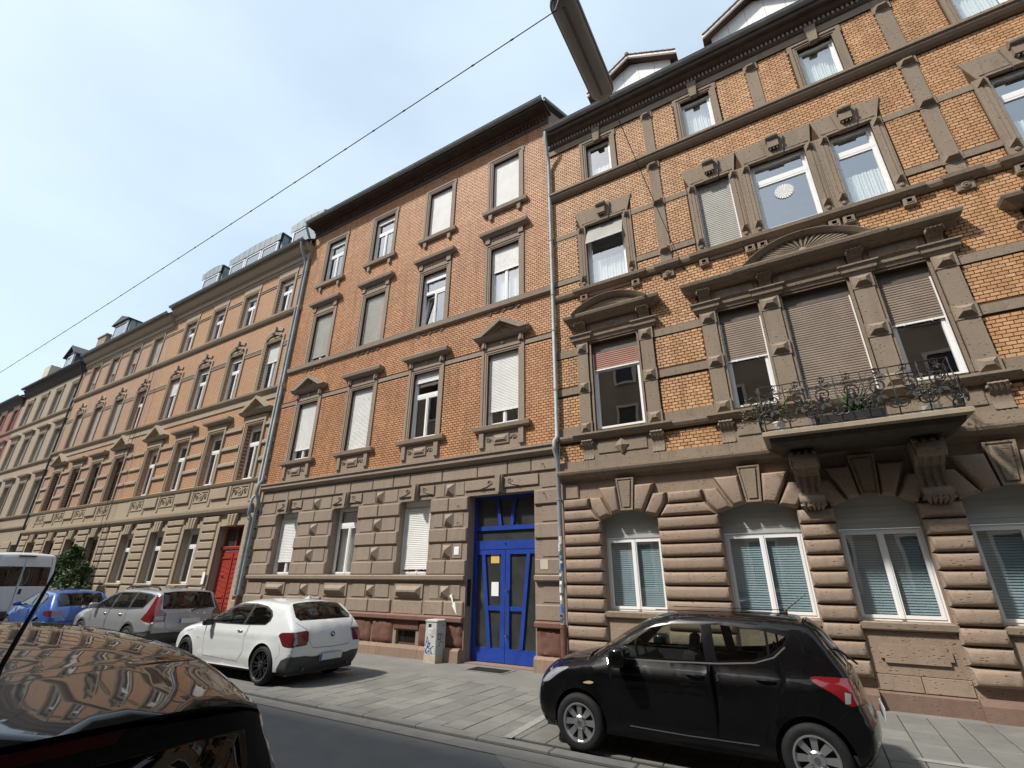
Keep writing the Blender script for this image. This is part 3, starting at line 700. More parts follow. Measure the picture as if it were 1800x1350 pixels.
m = MB(); q = .9; m.quad((a, q, 0), (b, q, 0), (b, q, 3.9), (a, q, 3.9)); m.quad((a, .1, 0), (a, q, 0), (a, q, 3.9), (a, .1, 3.9)); m.quad((b, .1, 0), (b, .1, 3.9), (b, q, 3.9), (b, q, 0)); m.quad((a, .1, .01), (b, .1, .01), (b, q, .01), (a, q, .01)); m.quad((a, .1, 3.9), (a, q, 3.9), (b, q, 3.9), (b, .1, 3.9)); m.build('room', M['room_door'], dr, fix=False)
MB().box(-7.58, -5.58, -.02, .32, -.02, .02).build('threshold', M['sandstone_kerb'], B)
m = MB().box(-.012, .0, -.07, .07, 0, .62)
for k in range(9): m.box(.0, .004, -.045, .045, .06+k*.06, .095+k*.06)
ip = m.build('intercom', M['black_plastic'], B); ip.location = (-7.553, .14, 1.22)
m = MB(); m.prism([(-8.03, 1.44), (-7.95, 1.50), (-7.885, 1.30), (-7.84, 1.32), (-7.77, 1.02), (-7.93, 1.24), (-7.90, 1.26), (-7.97, 1.40)], -.052, -.045); m.build('painted_arrow', M['paper_white'], B)
m = MB(); m.relief([(-7.96, 2.41), (-7.80, 2.41), (-7.80, 2.62), (-7.96, 2.62)], 0, [(0, 0), (0, .03), (.02, .04)]); m.build('wall_lamp', M['plaster_white'], B)
m = MB(); m.box(-5.42, -5.22, -.056, -.04, 2.06, 2.27); m.build('patch', M['plaster_cream'], B)
for (q, z) in ((-7.86, 3.66), (-7.84, 3.22), (-5.28, 3.80), (-5.3, 4.52)): MB().tube([(q, -.03, z), (q, -.12, z), (q+.01, -.14, z-.05)], .01, 5).build('wall_hook', M['iron'], B)
# rain pipes
downpipe(B, [(-16.86, -.58, 16.78), (-16.88, -.55, 16.6), (-16.93, -.2, 16.1), (-16.94, -.1, 15.7), (-16.94, -.1, 5.2), (-16.93, -.24, 4.95), (-16.93, -.24, 4.7), (-16.93, -.12, 4.45), (-16.93, -.12, 1.3)], .06, 'zinc', [(-16.94, -.1, z) for z in (14.5, 12.5, 10.5, 8.5, 6.5)]+[(-16.93, -.12, 2.6)])
downpipe(B, [(-16.93, -.12, 1.3), (-16.93, -.12, .05)], .07, 'rust_pipe')
# ------------------------------------------------------------------ right house: ochre brick, balcony
C_ = empty('apartment_building', (0, 0, 0)); tag(C_, 'ochre brick apartment house with the iron balcony and heavy rounded ground floor stonework', 'building', 'apartment houses in the row')
CX0, CX1 = -4.868, 7.0; S = 'stone_c'; SB = 'stone_c_base'; XM = 1.125
def mir(x): return 2*XM-x
gop = [(-3.87, -2.62), (-1.40, -.05), (.53, 1.72), (2.30, 3.65), (4.87, 6.12)]
f1 = [(-3.86, -2.66), (-.76, .07), (.53, 1.72), (2.18, 3.01), (4.91, 6.11)]; f1z = [(5.2, 7.54)]*5; f1z[2] = (4.36, 7.54)
f2 = [(-3.80, -2.70), (-.74, .06), (.54, 1.71), (2.19, 2.99), (4.95, 6.05)]
f3 = [(-3.62, -2.86), (-.74, .03), (2.17, 2.93), (5.06, 5.87)]
H = [(a, b, *z) for (a, b), z in zip(f1, f1z)]+[(a, b, 9.35, 11.35) for a, b in f2]+[(a, b, 13.0, 14.45) for a, b in f3]
MB().wall(CX0, CX1, 4.06, 15.3, H, 0, .16).build('wall', M['mortar_c'], C_, fix=False)
MB().wall(CX0, CX1, 0, 4.06, [(a, b, 1.24, 3.30) for a, b in gop], 0, .30).build('ground_floor_wall', M[SB], C_, fix=False)
# ---- bricks
pil = [(-4.25, -3.93), (-2.59, -2.25), (-1.15, -.80), (.11, .49), (1.77, 2.14), (3.06, 3.42), (4.50, 4.84), (6.18, 6.50)]
ex = [(CX0, CX1, 4.0, 4.47)]+[(a, b, 4.45, 5.1) for a, b in ((-4.22, -2.28), (-1.12, 3.39), (4.53, 6.47))]
ex += [(-4.25, -2.25, 5.05, 8.3), (-1.15, 3.42, 5.05, 8.3), (4.5, 6.5, 5.05, 8.3)]
ex += [(CX0, CX1, a, b) for a, b in ((4.96, 5.12), (5.12, 5.36), (6.21, 6.42), (7.28, 7.49), (9.05, 9.26), (9.58, 9.76), (11.16, 11.33), (12.68, 12.95), (14.64, 15))]
ex += [(-4.06, -2.44, 9.2, 11.9), (-.98, 3.23, 9.2, 11.9), (4.69, 6.31, 9.2, 11.9)]+[(a-.2, b+.2, 12.9, 14.7) for a, b in f3]
vp = [(-1.84, -1.56), (3.82, 4.10)]; up = [(-1.83, -1.56), (.97, 1.24), (3.81, 4.10)]
ex += [(a, b, 9.2, 12.7) for a, b in vp]+[(a, b, 12.9, 14.7) for a, b in up]
lay_bricks(C_, CX0, CX1, 4.47, 14.64, ex, 'brick_c', 300)
# ---- long mouldings
MB().mould(CX0+.02, CX1, [(4.0, .03), (4.06, .06), (4.09, .16), (4.14, .22), (4.19, .24), (4.235, .24), (4.25, .05)], False).build('base_cornice', M[S], C_)
x = CX0
for b in (-4.1, -2.42, -1.0, .3, 2.2, 3.6, 5.2, CX1): MB().box(x+.003, b-.003, -.05, .02, 4.252, 4.475).build('fascia_stone', M[S], C_); x = b
MB().mould(CX0+.02, CX1, [(4.965, .03), (5.0, .09), (5.06, .12), (5.11, .12), (5.125, .03)], False).build('sill_cornice', M[S], C_)
for a, b in ((-4.33, -2.17), (4.42, 6.58)): MB().mould(a+.1, b-.1, [(4.955, .08), (4.995, .15), (5.07, .20), (5.115, .20), (5.13, .05)]).build('sill_cornice', M[S], C_)
for a, b in ((-1.12, .45), (1.80, 3.38)): MB().mould(a, b, [(4.955, .08), (4.995, .15), (5.07, .20), (5.115, .20), (5.13, .05)]).build('sill_cornice', M[S], C_)
gaps = [(CX0, -4.25), (-2.25, -1.15), (3.42, 4.50), (6.50, CX1)]
for a, b in gaps:
    for z0, z1 in ((5.13, 5.355), (6.22, 6.41), (7.29, 7.48)): MB().box(a+.002, b-.002, -.03, .02, z0, z1).build('string_course', M[S], C_)
# second floor sill cornice with breaks
MB().mould(CX0+.02, CX1, [(9.06, .03), (9.1, .08), (9.17, .11), (9.235, .11), (9.255, .02)], False).build('sill_cornice', M[S], C_)
for a, b in ((-4.12, -2.36), (-1.02, 3.27), (4.62, 6.36), (-1.88, -1.52), (3.78, 4.14)):
    MB().mould(a+.05, b-.05, [(9.05, .05), (9.085, .12), (9.15, .17), (9.23, .185), (9.26, .06)]).build('sill_cornice', M[S], C_)
for a, b in ((CX0, -4.04), (-2.46, -1.84), (-1.56, -.96), (3.21, 3.82), (4.10, 4.71), (6.29, CX1)):
    MB().box(a+.002, b-.002, -.028, .02, 9.59, 9.75).build('string_course', M[S], C_); MB().box(a+.002, b-.002, -.028, .02, 11.165, 11.325).build('string_course', M[S], C_)
MB().mould(CX0+.02, CX1, [(12.68, .04), (12.72, .10), (12.80, .15), (12.84, .15), (12.87, .19), (12.94, .19), (12.955, .03)], False).build('sill_course', M[S], C_)
# ---- eaves
m = MB().mould(CX0, CX1, [(14.645, .05), (14.86, .055), (14.90, .09)], False); m.mould(CX0, CX1, [(15.07, .14), (15.10, .20), (15.16, .26), (15.20, .28)], False); m.box(CX0, CX1, -.10, .02, 14.90, 15.07); m.build('eaves_cornice', M['cornice_wood'], C_)
MB().box(CX0, CX1, -.052, .01, 14.648, 14.857).build('architrave', M[S], C_).location.y = -.004
m = MB(); x = CX0+.03
while x < CX1: m.box(x, x+.05, -.135, -.10, 14.95, 15.06); x += .10
tag(m.build('dentils', M['stone_b'], C_), kind='stuff')
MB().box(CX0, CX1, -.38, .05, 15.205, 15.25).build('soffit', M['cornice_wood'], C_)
gutter(C_, CX0+.02, CX1, -.45, 15.42, .09)
roof_slab(C_, CX0, CX1, [(-.38, 15.40), (3.2, 18.4), (6.5, 20.2)], 'rooftile')
# ---- third floor
for i, (a, b) in enumerate(f3):
    architrave(C_, a, b, 12.96, 14.43, .17, S, p=.06, ears=.03); c = (a+b)/2
    MB().prism([(c-.085, 14.40), (c+.085, 14.40), (c+.13, 14.95), (c-.13, 14.95)], -.12, .02).build('keystone', M[S], C_)
    window(C_, a, b, 13.0, 14.44, .14, kind='one', room='room' if i else 'room_light', curtain='full' if i else 'low', shut=.05 if i else 0, shcol='shutter_brown')
    window_sill = MB().box(a-.1, b+.1, -.05, .12, 12.956, 12.985).build('sill', M[S], C_)
def cap_block(xa, xb, z0, z1, y=-.04, h=.10, name='boss_block'):
    m = MB().relief([(xa, z0), (xb, z0), (xb, z1), (xa, z1)], y, [(0, 0), (0, .022)]); q = .035
    xa, xb, z0, z1 = xa+q, xb-q, z0+q, z1-q; m.relief([(xa, z0), (xb, z0), (xb, z1), (xa, z1)], y-.022, [(0, 0), (min(xb-xa, z1-z0)*.36, h)]); m.build(name, M[S], C_)
for a, b in up:
    MB().box(a, b, -.04, .02, 12.957, 14.40).build('pilaster', M[S], C_); cap_block(a-.03, b+.03, 14.40, 14.64, -.03)
for a, b in vp:
    MB().box(a, b, -.04, .02, 9.262, 12.675).build('pilaster', M[S], C_)
    for z0 in (9.56, 11.13, 12.44): cap_block(a-.03, b+.03, z0, z0+.23, -.03)
# ---- second floor
def corner_pyr(xc, zc, w=.085):
    MB().pyramid(xc-w, xc+w, zc-w, zc+w, -.05, .13).build('boss_block', M[S], C_)
def lintel2(a, b, key):
    c = (a+b)/2; z0 = 11.33
    m = MB(); el = .239 if key in (2, 3) else .30; er = .239 if key in (1, 2) else .30; m.prism([(a-.14, z0+.02), (b+.14, z0+.02), (b+er, 11.92), (a-el, 11.92)], -.045, .02); m.box(a-.02, b+.02, -.075, .02, z0-.0, z0+.055); m.box(a-.1, b+.1, -.06, .0, z0+.09, z0+.13); m.build('lintel', M[S], C_)
    m = MB().prism([(c-.17, z0-.02), (c+.17, z0-.02), (c+.24, 11.87), (c-.24, 11.87)], -.11, .02); m.build('keystone', M[S], C_)
    m = MB()
    m.lathe([(.0, -.135), (.085, -.135), (.095, -.10), (.10, 0), (.095, .10), (.085, .135), (.0, .135)], (c, -.17, 11.80), 16, 'x'); m.box(c-.115, c+.115, -.20, -.08, 11.50, 11.74)
    for k in (-1, 0, 1): m.prism([(c+k*.07-.022, 11.50), (c+k*.07+.022, 11.50), (c+k*.07, 11.43)], -.18, -.10)
    m.build('console', M[S], C_, smooth=True, angle=40)
for i, (a, b) in enumerate(f2):
    w = .24 if i in (0, 4) else .20
    for s, x in ((-1, a), (1, b)):
        m = MB(); p, q = sorted((x, x+s*w)); m.box(p, q, -.05, .02, 9.262, 11.35); p, q = sorted((x+s*.05, x+s*.11)); m.box(p, q, -.065, -.04, 9.45, 11.2); p, q = sorted((x+s*.13, x+s*.17)); m.box(p, q, -.06, -.04, 9.45, 11.2); m.build('window_jamb', M[S], C_)
    for x in (a-w*.5, b+w*.5):
        corner_pyr(x, 11.22); corner_pyr(x, 9.56)
        m = MB(); m.lathe([(.05, 0), (.04, -.025), (.0, -.035)], (x, -.05, 9.40), 8, 'y'); m.build('rosette', M[S], C_)
    lintel2(a, b, i)
for q in (.262, 1.912): MB().box(q, q+.076, -.036, .02, 9.262, 11.36).build('pilaster', M[S], C_)
window(C_, *f2[0], 9.36, 11.34, .12, kind='one', shut=.34, shcol='shutter_grey', box=.0, curtain='low', tiltbox=True, room='room')
window(C_, *f2[1], 9.36, 11.34, .12, kind='one', shut=.97, shcol='shutter_grey', slat=.055)
window(C_, *f2[2], 9.36, 11.34, .12, kind='T1', room='room_light', split=.72, shut=.03)
window(C_, *f2[3], 9.36, 11.34, .12, kind='T1', split=.72, shut=.03, room='room_light', curtain='low'); window(C_, *f2[4], 9.36, 11.34, .12, kind='T1', split=.72, curtain='low', shut=.03)
m = MB()   # paper rosette hanging in the middle window
for k in range(22):
    a0, a1 = 2*math.pi*k/22, 2*math.pi*(k+.8)/22; r = .20; am = (a0+a1)/2
    m.poly([(1.12, .118, 10.36), (1.12+r*.93*math.cos(a0), .118, 10.36+r*.93*math.sin(a0)), (1.12+r*1.05*math.cos(am), .113, 10.36+r*1.05*math.sin(am)), (1.12+r*.93*math.cos(a1), .118, 10.36+r*.93*math.sin(a1))])
tag(m.build('window_ornament', M['paper_white']), 'white paper rosette hanging in the window above the balcony', 'ornament')
# blocks and rosettes below the sill
for x in (-1.70, 3.96):
    m = MB().block(x-.14, x+.14, 8.84, 9.045, 0, .06, .01); m.lathe([(.07, 0), (.07, -.02), (.045, -.03), (.045, -.02), (.02, -.02), (.02, -.04), (0, -.045)], (x, -.06, 8.945), 14, 'y'); m.build('rosette_block', M[S], C_)
for a, b in ((-3.95, -2.52), (-.84, 3.10), (4.77, 6.2)):
    xs = [a, b] if b-a < 2 else [a, .17, .43, 1.82, 2.08, b]
    for x in xs:
        m = MB(); m.block(x-.105, x+.105, 8.85, 9.048, 0, .09, .012); m.relief([(x-.06, 8.90), (x+.06, 8.90), (x+.06, 9.01), (x-.06, 9.01)], -.09, [(0, 0), (0, .012), (.015, .012), (.02, 0)]); m.build('frieze_block', M[S], C_)
    for p, q in zip(xs, xs[1:]):
        if q-p > .4: MB().relief([(p+.13, 8.97), (q-.13, 8.97), (q-.13, 9.045), (p+.13, 9.045)], 0, [(0, 0), (0, .05), (.01, .055)]).build('frieze', M[S], C_)
# ---- first floor: pilasters, capitals, consoles
for a, b in pil:
    MB().box(a+.02, b-.02, -.07, .02, 5.13, 7.56).build('pilaster', M[S], C_)
    for z0 in (5.12, 6.18, 7.27): cap_block(a, b, z0, z0+.31, -.06, .085)
    MB().mould(a+.03, b-.03, [(7.585, .09), (7.64, .11), (7.66, .14), (7.74, .15), (7.78, .19), (7.81, .19), (7.82, .08)]).build('capital', M[S], C_)
    console(C_, (a+b)/2, .25, 7.82, 8.13, .27, S)
for i, (a, b) in enumerate(f1):
    MB().frame(a-.05, b+.05, 5.13 if i != 2 else 4.36, 7.6, .05, -.035, .02, False).build('window_surround', M[S], C_)
    m = MB().mould(a-.08, b+.08, [(7.60, .06), (7.66, .08), (7.69, .11), (7.76, .12), (7.80, .15), (7.815, .05)], False); m.build('architrave', M[S], C_)
    c = (a+b)/2; m = MB().box(a-.08, b+.08, -.03, .02, 7.817, 8.13); m.relief([(a+.02, 7.88), (b-.02, 7.88), (b-.02, 8.08), (a+.02, 8.08)], -.03, [(0, 0), (0, .018), (.012, .022)])
    if i in (0, 2, 4): m.relief([(c-.13, 7.98), (c, 7.87), (c+.13, 7.98), (c, 8.09)], -.05, [(0, 0), (.075, .06)])
    m.build('frieze', M[S], C_)
cor = [(8.13, .12), (8.16, .18), (8.19, .20), (8.21, .24), (8.26, .30), (8.32, .32), (8.345, .32), (8.355, .05)]
def seg_pediment(c, hw, z0, rise, shell):
    R = (hw*hw+rise*rise)/(2*rise); a = math.degrees(math.asin(hw/R)); zc = z0+rise-R; m = MB()
    arc_mould(m, c, zc, R, 90+a, 90-a, [(-.16, 0), (-.16, .22), (-.10, .24), (-.08, .31), (-.03, .35), (0, .37), (.012, .37), (.012, 0)], 28)
    arc_mould(m, c, zc, R, 90+a*.9, 90-a*.9, [(-.26, 0), (-.26, .215), (-.20, .23), (-.161, .25), (-.161, 0)], 24)
    m.poly([(c+x, -.20, z0) for x in (-hw+.05, hw-.05)]+[(p, -.20, q) for p, q in arc(c, zc, R-.2, 90-a*.85, 90+a*.85, 18)])
    m.build('pediment', M[S], C_, smooth=True, angle=30)
    if shell:
        m = MB()
        for k in range(17):
            t = rad(12+156*k/16); r0, r1 = .12, .82; ez = .42
            m.tube([(c+r0*math.cos(t), -.22, z0+.02+r0*ez*math.sin(t)), (c+(r0+r1)*.5*math.cos(t), -.25, z0+.02+(r0+r1)*.5*ez*math.sin(t)), (c+r1*math.cos(t), -.24, z0+.02+r1*ez*math.sin(t))], [.012, .024, .034], 6)
        m.lathe([(.10, 0), (.09, -.05), (.05, -.08), (0, -.09)], (c, -.20, z0+.03), 14, 'y'); m.build('shell_ornament', M[S], C_, smooth=True, angle=50)
for a, b in ((-4.22, -2.28), (4.53, 6.47)):
    MB().mould(a+.02, b-.02, cor).build('window_cornice', M[S], C_); seg_pediment((a+b)/2, 1.0, 8.345, .36, False)
MB().mould(-1.14, 3.39, cor).build('window_cornice', M[S], C_); MB().mould(.05, 2.20, [(8.131, .16), (8.16, .22), (8.19, .24), (8.21, .28), (8.26, .34), (8.32, .36), (8.35, .36), (8.36, .05)]).build('window_cornice', M[S], C_)
seg_pediment(1.125, 1.18, 8.352, .46, True)
sh = [dict(shut=.22, shcol='shutter_red', kind='T1', split=.80), dict(shut=.45, shcol='shutter_brown', kind='one'), dict(shut=.83, shcol='shutter_brown', kind='D2'), dict(shut=.42, shcol='shutter_brown', kind='one'), dict(shut=.3, shcol='shutter_brown', kind='T1')]
for (a, b), (z0, z1), k in zip(f1, f1z, sh): window(C_, a, b, z0+.0, z1-.005, .12, box=.28, slat=.052, boxm='box_brown', **k)
# aprons under the first-floor windows
for a, b in ((-4.25, -2.25), (4.5, 6.5)):
    c = (a+b)/2; m = MB().box(a+.03, b-.03, -.03, .02, 4.477, 4.955); m.relief([(a+.42, 4.60), (b-.42, 4.60), (b-.42, 4.88), (a+.42, 4.88)], -.03, [(0, 0), (0, .02), (.012, .024)]); m.relief([(c-.17, 4.73), (c, 4.54), (c+.17, 4.73), (c, 4.92)], -.05, [(0, 0), (0, .02), (.11, .08)]); m.build('apron', M[S], C_)
    for x in (a+.17, b-.17): console(C_, x, .26, 4.49, 4.95, .16, S)
for a, b in ((-1.15, .52), (1.73, 3.42)):
    m = MB().box(a+.03, b-.03, -.03, .02, 4.477, 4.955); m.relief([(a+.36, 4.60), (b-.36, 4.60), (b-.36, 4.88), (a+.36, 4.88)], -.03, [(0, 0), (0, .02), (.012, .024)]); m.build('apron', M[S], C_)
for x in (-.98, 3.25): console(C_, x, .26, 4.49, 4.95, .16, S)
# ---- ground floor: rounded courses
cour = .2655; zt = 3.075
prs = [(CX0+.10, -3.87), (-2.62, -1.40), (-.05, .53), (1.72, 2.30), (3.65, 4.87), (6.12, CX1)]
for a, b in prs:
    for k in range(11):
        z1 = zt-k*cour; z0 = z1-cour
        if z0 < .24: break
        pillow(C_, SB, [(a+.0, z0+.006), (b-.0, z0+.006), (b-.0, z1-.006), (a+.0, z1-.006)], .15, .085)
    MB().mould(a-.0, b+.0, [(0, .17), (.20, .16), (.27, .12), (.28, .0)], False).build('plinth_stone', M['sandstone_plinth'], C_)
for i, (a, b) in enumerate(gop):
    c = (a+b)/2; hw = (b-a)/2
    # arch: infill above the springing, cut to a segment
    rise = .19; R = (hw*hw+rise*rise)/(2*rise); zc = 3.08+rise-R; n = 16; m = MB(); al = math.degrees(math.asin(hw/R))
    A = arc(c, zc, R, 90+al, 90-al, n)
    for (x0, z0), (x1, z1) in zip(A, A[1:]):
        m.quad((x0, -.01, z0), (x1, -.01, z1), (x1, -.01, 3.31), (x0, -.01, 3.31)); m.quad((x0, -.01, z0), (x0, .29, z0), (x1, .29, z1), (x1, -.01, z1))
    m.build('arch', M[SB], C_, fix=False)
    # voussoirs
    def rad_pt(x, z): return x, z
    def ray_x(x0, z): return c+(x0-c)*(z-(zc+.9-R*.0-.0))/(1) if False else x0
    kb, kt = .135, .205
    key = [(c-kb, 3.255), (c+kb, 3.255), (c+kt, 3.96), (c-kt, 3.96)]
    m = MB().relief(key, 0, [(0, -.02), (0, .12), (.03, .12), (.045, .10), (.05, .10)]); m.relief(inset_poly(key, .065), -.10, [(0, 0), (0, .02), (.008, .03)]); m.build('keystone', M[S], C_)
    def zi(x): return zc+math.sqrt(max(0, R*R-(x-c)**2))
    xi = [kb+.012, hw*.58, hw+.03]; xo = [kt*.93+.012, hw*.95+.05, hw+.42]
    for s in (-1, 1):
        v1 = [(c+s*xi[0], zi(c+xi[0])-.02), (c+s*xi[1], zi(c+xi[1])-.02), (c+s*xo[1], 3.80), (c+s*(xo[0]), 3.80)]
        pillow(C_, SB, v1, .15, .07)
        v2 = [(c+s*(xi[1]+.012), zi(c+xi[1])-.03), (c+s*xi[2], 3.085), (c+s*(xi[2]+.17), 3.34), (c+s*(xo[1]+.02), 3.60), (c+s*(xo[1]+.02-.05), 3.60)]
        v2 = [v2[0], v2[1], v2[2], (c+s*(hw+.24), 3.585), (c+s*(xo[1]-.055), 3.585)]
        pillow(C_, SB, v2, .15, .07)
    # sill, apron panel
    MB().mould(a+.06, b-.06, [(1.11, .03), (1.14, .09), (1.225, .10), (1.245, .02)]).build('sill', M[S], C_)
    m = MB(); z0, z1 = .66, .92; q = .05
    P = [(a+.14+q, z0), (b-.14-q, z0), (b-.14-q, z0+.06), (b-.14, z0+.06), (b-.14, z1-.06), (b-.14-q, z1-.06), (b-.14-q, z1), (a+.14+q, z1), (a+.14+q, z1-.06), (a+.14, z1-.06), (a+.14, z0+.06), (a+.14+q, z0+.06)]
    m.prism(P, -.055, .02); m.build('panel_block', M[SB], C_)
    for p, q in ((a+.0, c), (c, b-.0)): MB().block(p+.004, q-.004, .27, .49, 0, .02, .006).build('stone_block', M[SB], C_)
    MB().box(a, b, -.02, .02, .50, 1.10).build('apron', M[SB], C_)
    MB().mould(a, b, [(0, .05), (.235, .05), (.262, .0)], False).build('plinth_stone', M['sandstone_plinth'], C_)
    # window: two sashes below, white shutter box filling the arch
    window(C_, a-.002, b+.002, 1.245, 2.70, .20, kind='D2', blind=True, room='room_light')
    m = MB()
    for k in range(6):
        z = 2.702+k*.095; m.box(a-.003, b+.003, .175-.006*(k % 2), .20, z, z+.0935)
    m.build('shutter_box', M['pvc_box'], C_)
# courses between the arches above the springing
for k, (a, b) in enumerate(prs):
    l = .0 if k == 0 else .05; r = .0 if k == 5 else .05
    if b-a > .8:
        z0 = 3.082; pillow(C_, SB, [(a+l, z0), (b-r, z0), (b-r-(.17 if r else 0), z0+.25), (a+l+(.17 if l else 0), z0+.25)], .15, .085)
        pillow(C_, SB, [(a+(.26 if l else 0), 3.345), (b-(.26 if r else 0), 3.345), (b-(.26 if r else 0), 3.585), (a+(.26 if l else 0), 3.585)], .15, .085)
    else: pillow(C_, SB, [(a+.06, 3.085), (b-.06, 3.085), ((a+b)/2+.06, 3.34), ((a+b)/2-.06, 3.34)], .14, .07)
    q0, q1 = a+(.52 if l else .05), b-(.52 if r else 0)
    if q1-q0 > .2: MB().block(q0, q1, 3.60, 3.93, 0, .05, .02).build('stone_block', M[SB], C_)
# ---- balcony
bal = empty('balcony', (0, 0, 0), parent=C_); b0, b1, by = -.30, 2.55, -1.14
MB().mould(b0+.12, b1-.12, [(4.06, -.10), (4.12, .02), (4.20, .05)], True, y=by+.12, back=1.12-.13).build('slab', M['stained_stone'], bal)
MB().mould(b0, b1, [(4.205, -.02), (4.23, .02), (4.30, .02), (4.312, .0)], True, y=by, back=1.12).build('slab_edge', M['stone_y'], bal)
for x in (.24, 2.01):
    o = console(C_, x, .40, 3.10, 4.03, .72, S, 'console', 3)
    m = MB(); m.lathe([(.0, -.19), (.11, -.19), (.13, -.14), (.13, .14), (.11, .19), (0, .19)], (x, -.62, 3.84), 16, 'x'); m.build('scroll', M[S], o, smooth=True, angle=40); m = MB(); m.lathe([(.0, -.2), (.07, -.2), (.085, -.14), (.085, .14), (.07, .2), (0, .2)], (x, -.24, 3.20), 14, 'x')
    for k in range(5): m.tube([(x-.14+.07*k, -.30, 3.22), (x-.15+.075*k, -.26, 3.10), (x-.12+.06*k, -.14, 3.04)], [.03, .04, .02], 6)
    m.build('scroll', M[S], o, smooth=True, angle=40)
def bulge(z):   # belly of the railing
    t = (z-4.33)/.85; return .02+.10*math.sin(min(1, max(0, t*1.3))*math.pi)*(1-t*.4)
m = MB(); T = 5.18
cr = [(b0+.06, -.12), (b0+.06, by+.08), (b1-.06, by+.08), (b1-.06, -.12)]
for z in (4.36, 5.02, T): m.tube([(x, y, z) for x, y in cr], .011, 6)
m.tube([(-.80, -.08, T), cr[0]+(T,)], .008, 6); m.tube([cr[3]+(T,), (3.1, -.08, T)], .008, 6); m.tube([cr[3]+(5.02,), (3.3, -.08, 5.0)], .008, 6)
m.build('railing', M['iron'], bal, smooth=True)
bars = [(b0+.06, by+.08+i*.3, 'y') for i in range(3)]+[(b0+.06+i*(b1-b0-.12)/7, by+.08, 'x') for i in range(8)]+[(b1-.06, by+.08+i*.3, 'y') for i in range(1, 3)]
for x, y, ax in bars:
    n = MB(); P = []
    for k in range(9):
        z = 4.31+.87*k/8; q = bulge(z); P.append((x, y-q, z) if ax == 'x' else (x+(-q if x < 1 else q), y, z))
    n.tube(P, .010, 6); n.build('railing_bar', M['iron'], bal, smooth=True)
sm = {}
def scroll_mesh(key, R_=.012):
    if key in sm: return sm[key]
    n = MB(); r = .115
    n.tube(volute(0, .12, r, 1.7, 0, 1, -math.pi/2), R_, 5); n.tube(volute(.13, -.13, r*.95, 1.6, 0, -1, math.pi/2), R_, 5)
    n.tube([(.0, 0, .0), (.06, -.01, .0), (.11, 0, -.04)], R_, 5); n.tube(volute(-.12, -.15, r*.85, 1.5, 0, 1, math.pi/2), R_, 5)
    for a in range(5):   # leaf of five lobes
        t = a*1.256; n.poly([(0.02, -.02, -.02), (.02+.07*math.cos(t-.45), -.03, -.02+.07*math.sin(t-.45)), (.02+.115*math.cos(t), -.045, -.02+.115*math.sin(t)), (.02+.07*math.cos(t+.45), -.03, -.02+.07*math.sin(t+.45))])
    me = n.mesh('scroll'); me.materials.append(M['iron']); sm[key] = me; return me
for i in range(7):
    xx = b0+.06+(i+.5)*(b1-b0-.12)/7; o = mesh_obj('scroll', scroll_mesh(0), None, bal, (xx, by+.08-.10, 4.70)); o.scale = ((1 if i % 2 else -1)*1.15, 1, 1.15); o.rotation_euler = (rad(4), 0, 0)
    o = mesh_obj('scroll', scroll_mesh(0), None, bal, (xx+.02, by+.08-.02, 5.08)); o.scale = ((-.55 if i % 2 else .55), .6, .55)
for sx, xx in ((-1, b0), (1, b1)):
    for k in range(2):
        o = mesh_obj('scroll', scroll_mesh(0), None, bal, (xx+sx*.03, by+.28+k*.38, 4.70)); o.rotation_euler = (0, 0, math.pi/2); o.scale = (1.1, 1, 1.15)
# ---- dormers
for c in (-2.02, 1.62, 5.27):
    d = empty('dormer', (c, .3, 16.2), parent=C_); hw, ze, za = 1.22, .62, 1.40
    n = 5
    for k in range(n):   # white boards of the front
        x0, x1 = -hw+2*hw*k/n, -hw+2*hw*(k+1)/n; zz = lambda x: ze+(za-.12-ze)*(1-abs(x)/hw)
        P = [(x0+.004, -.5), (x1-.004, -.5), (x1-.004, zz(x1))]+([(0, zz(0))] if x0 < -.01 and x1 > .01 else [])+[(x0+.004, zz(x0))]
        MB().prism(P, 0, .05).build('front_board', M['plaster_white'], d)
    m = MB(); m.box(-hw, -hw+.05, .05, 2.2, -.5, ze); m.box(hw-.05, hw, .05, 2.2, -.5, ze); m.build('cheek', M['rooftile'], d)
    for s in (-1, 1):
        m = MB(); x1, z1 = s*(hw+.22), ze-.10
        m.prism([(0, za), (x1, z1), (x1, z1-.09), (0, za-.1)], -.28, -.22); m.build('barge_board', M['plaster_white'], d)
        m = MB(); m.quad((0, -.26, za-.06), (x1, -.26, z1-.05), (x1, 3.0, z1-.05), (0, 3.0, za-.06)); m.build('roof_deck', M['cornice_wood'], d)
        L_ = math.hypot(x1, za-z1); nt_ = 9
        me = MB().box(-.0, L_/nt_+.05, 0, .30, -.012, .012).mesh('roof_tile'); me.materials.append(M['rooftile'])
        for r in range(3):
            for k in range(nt_):
                f = (k+.95)/nt_; px, pz = x1*f, za+(z1-za)*f
                o = mesh_obj('roof_tile', me, None, d, (px, -.31+r*.26, pz+.03)); o.rotation_euler = (0, math.atan2((za-z1), -x1)+rad(5)*s+(math.pi if False else 0), 0)
                o.rotation_euler = (0, math.atan2(z1-za, x1) if False else -math.atan2(za-z1, -x1)-rad(6)*s, 0)
    m = MB(); m.tube([(0, -.33, za+.03), (0, 3, za+.03)], .06, 8); m.build('ridge_tile', M['rooftile'], d)
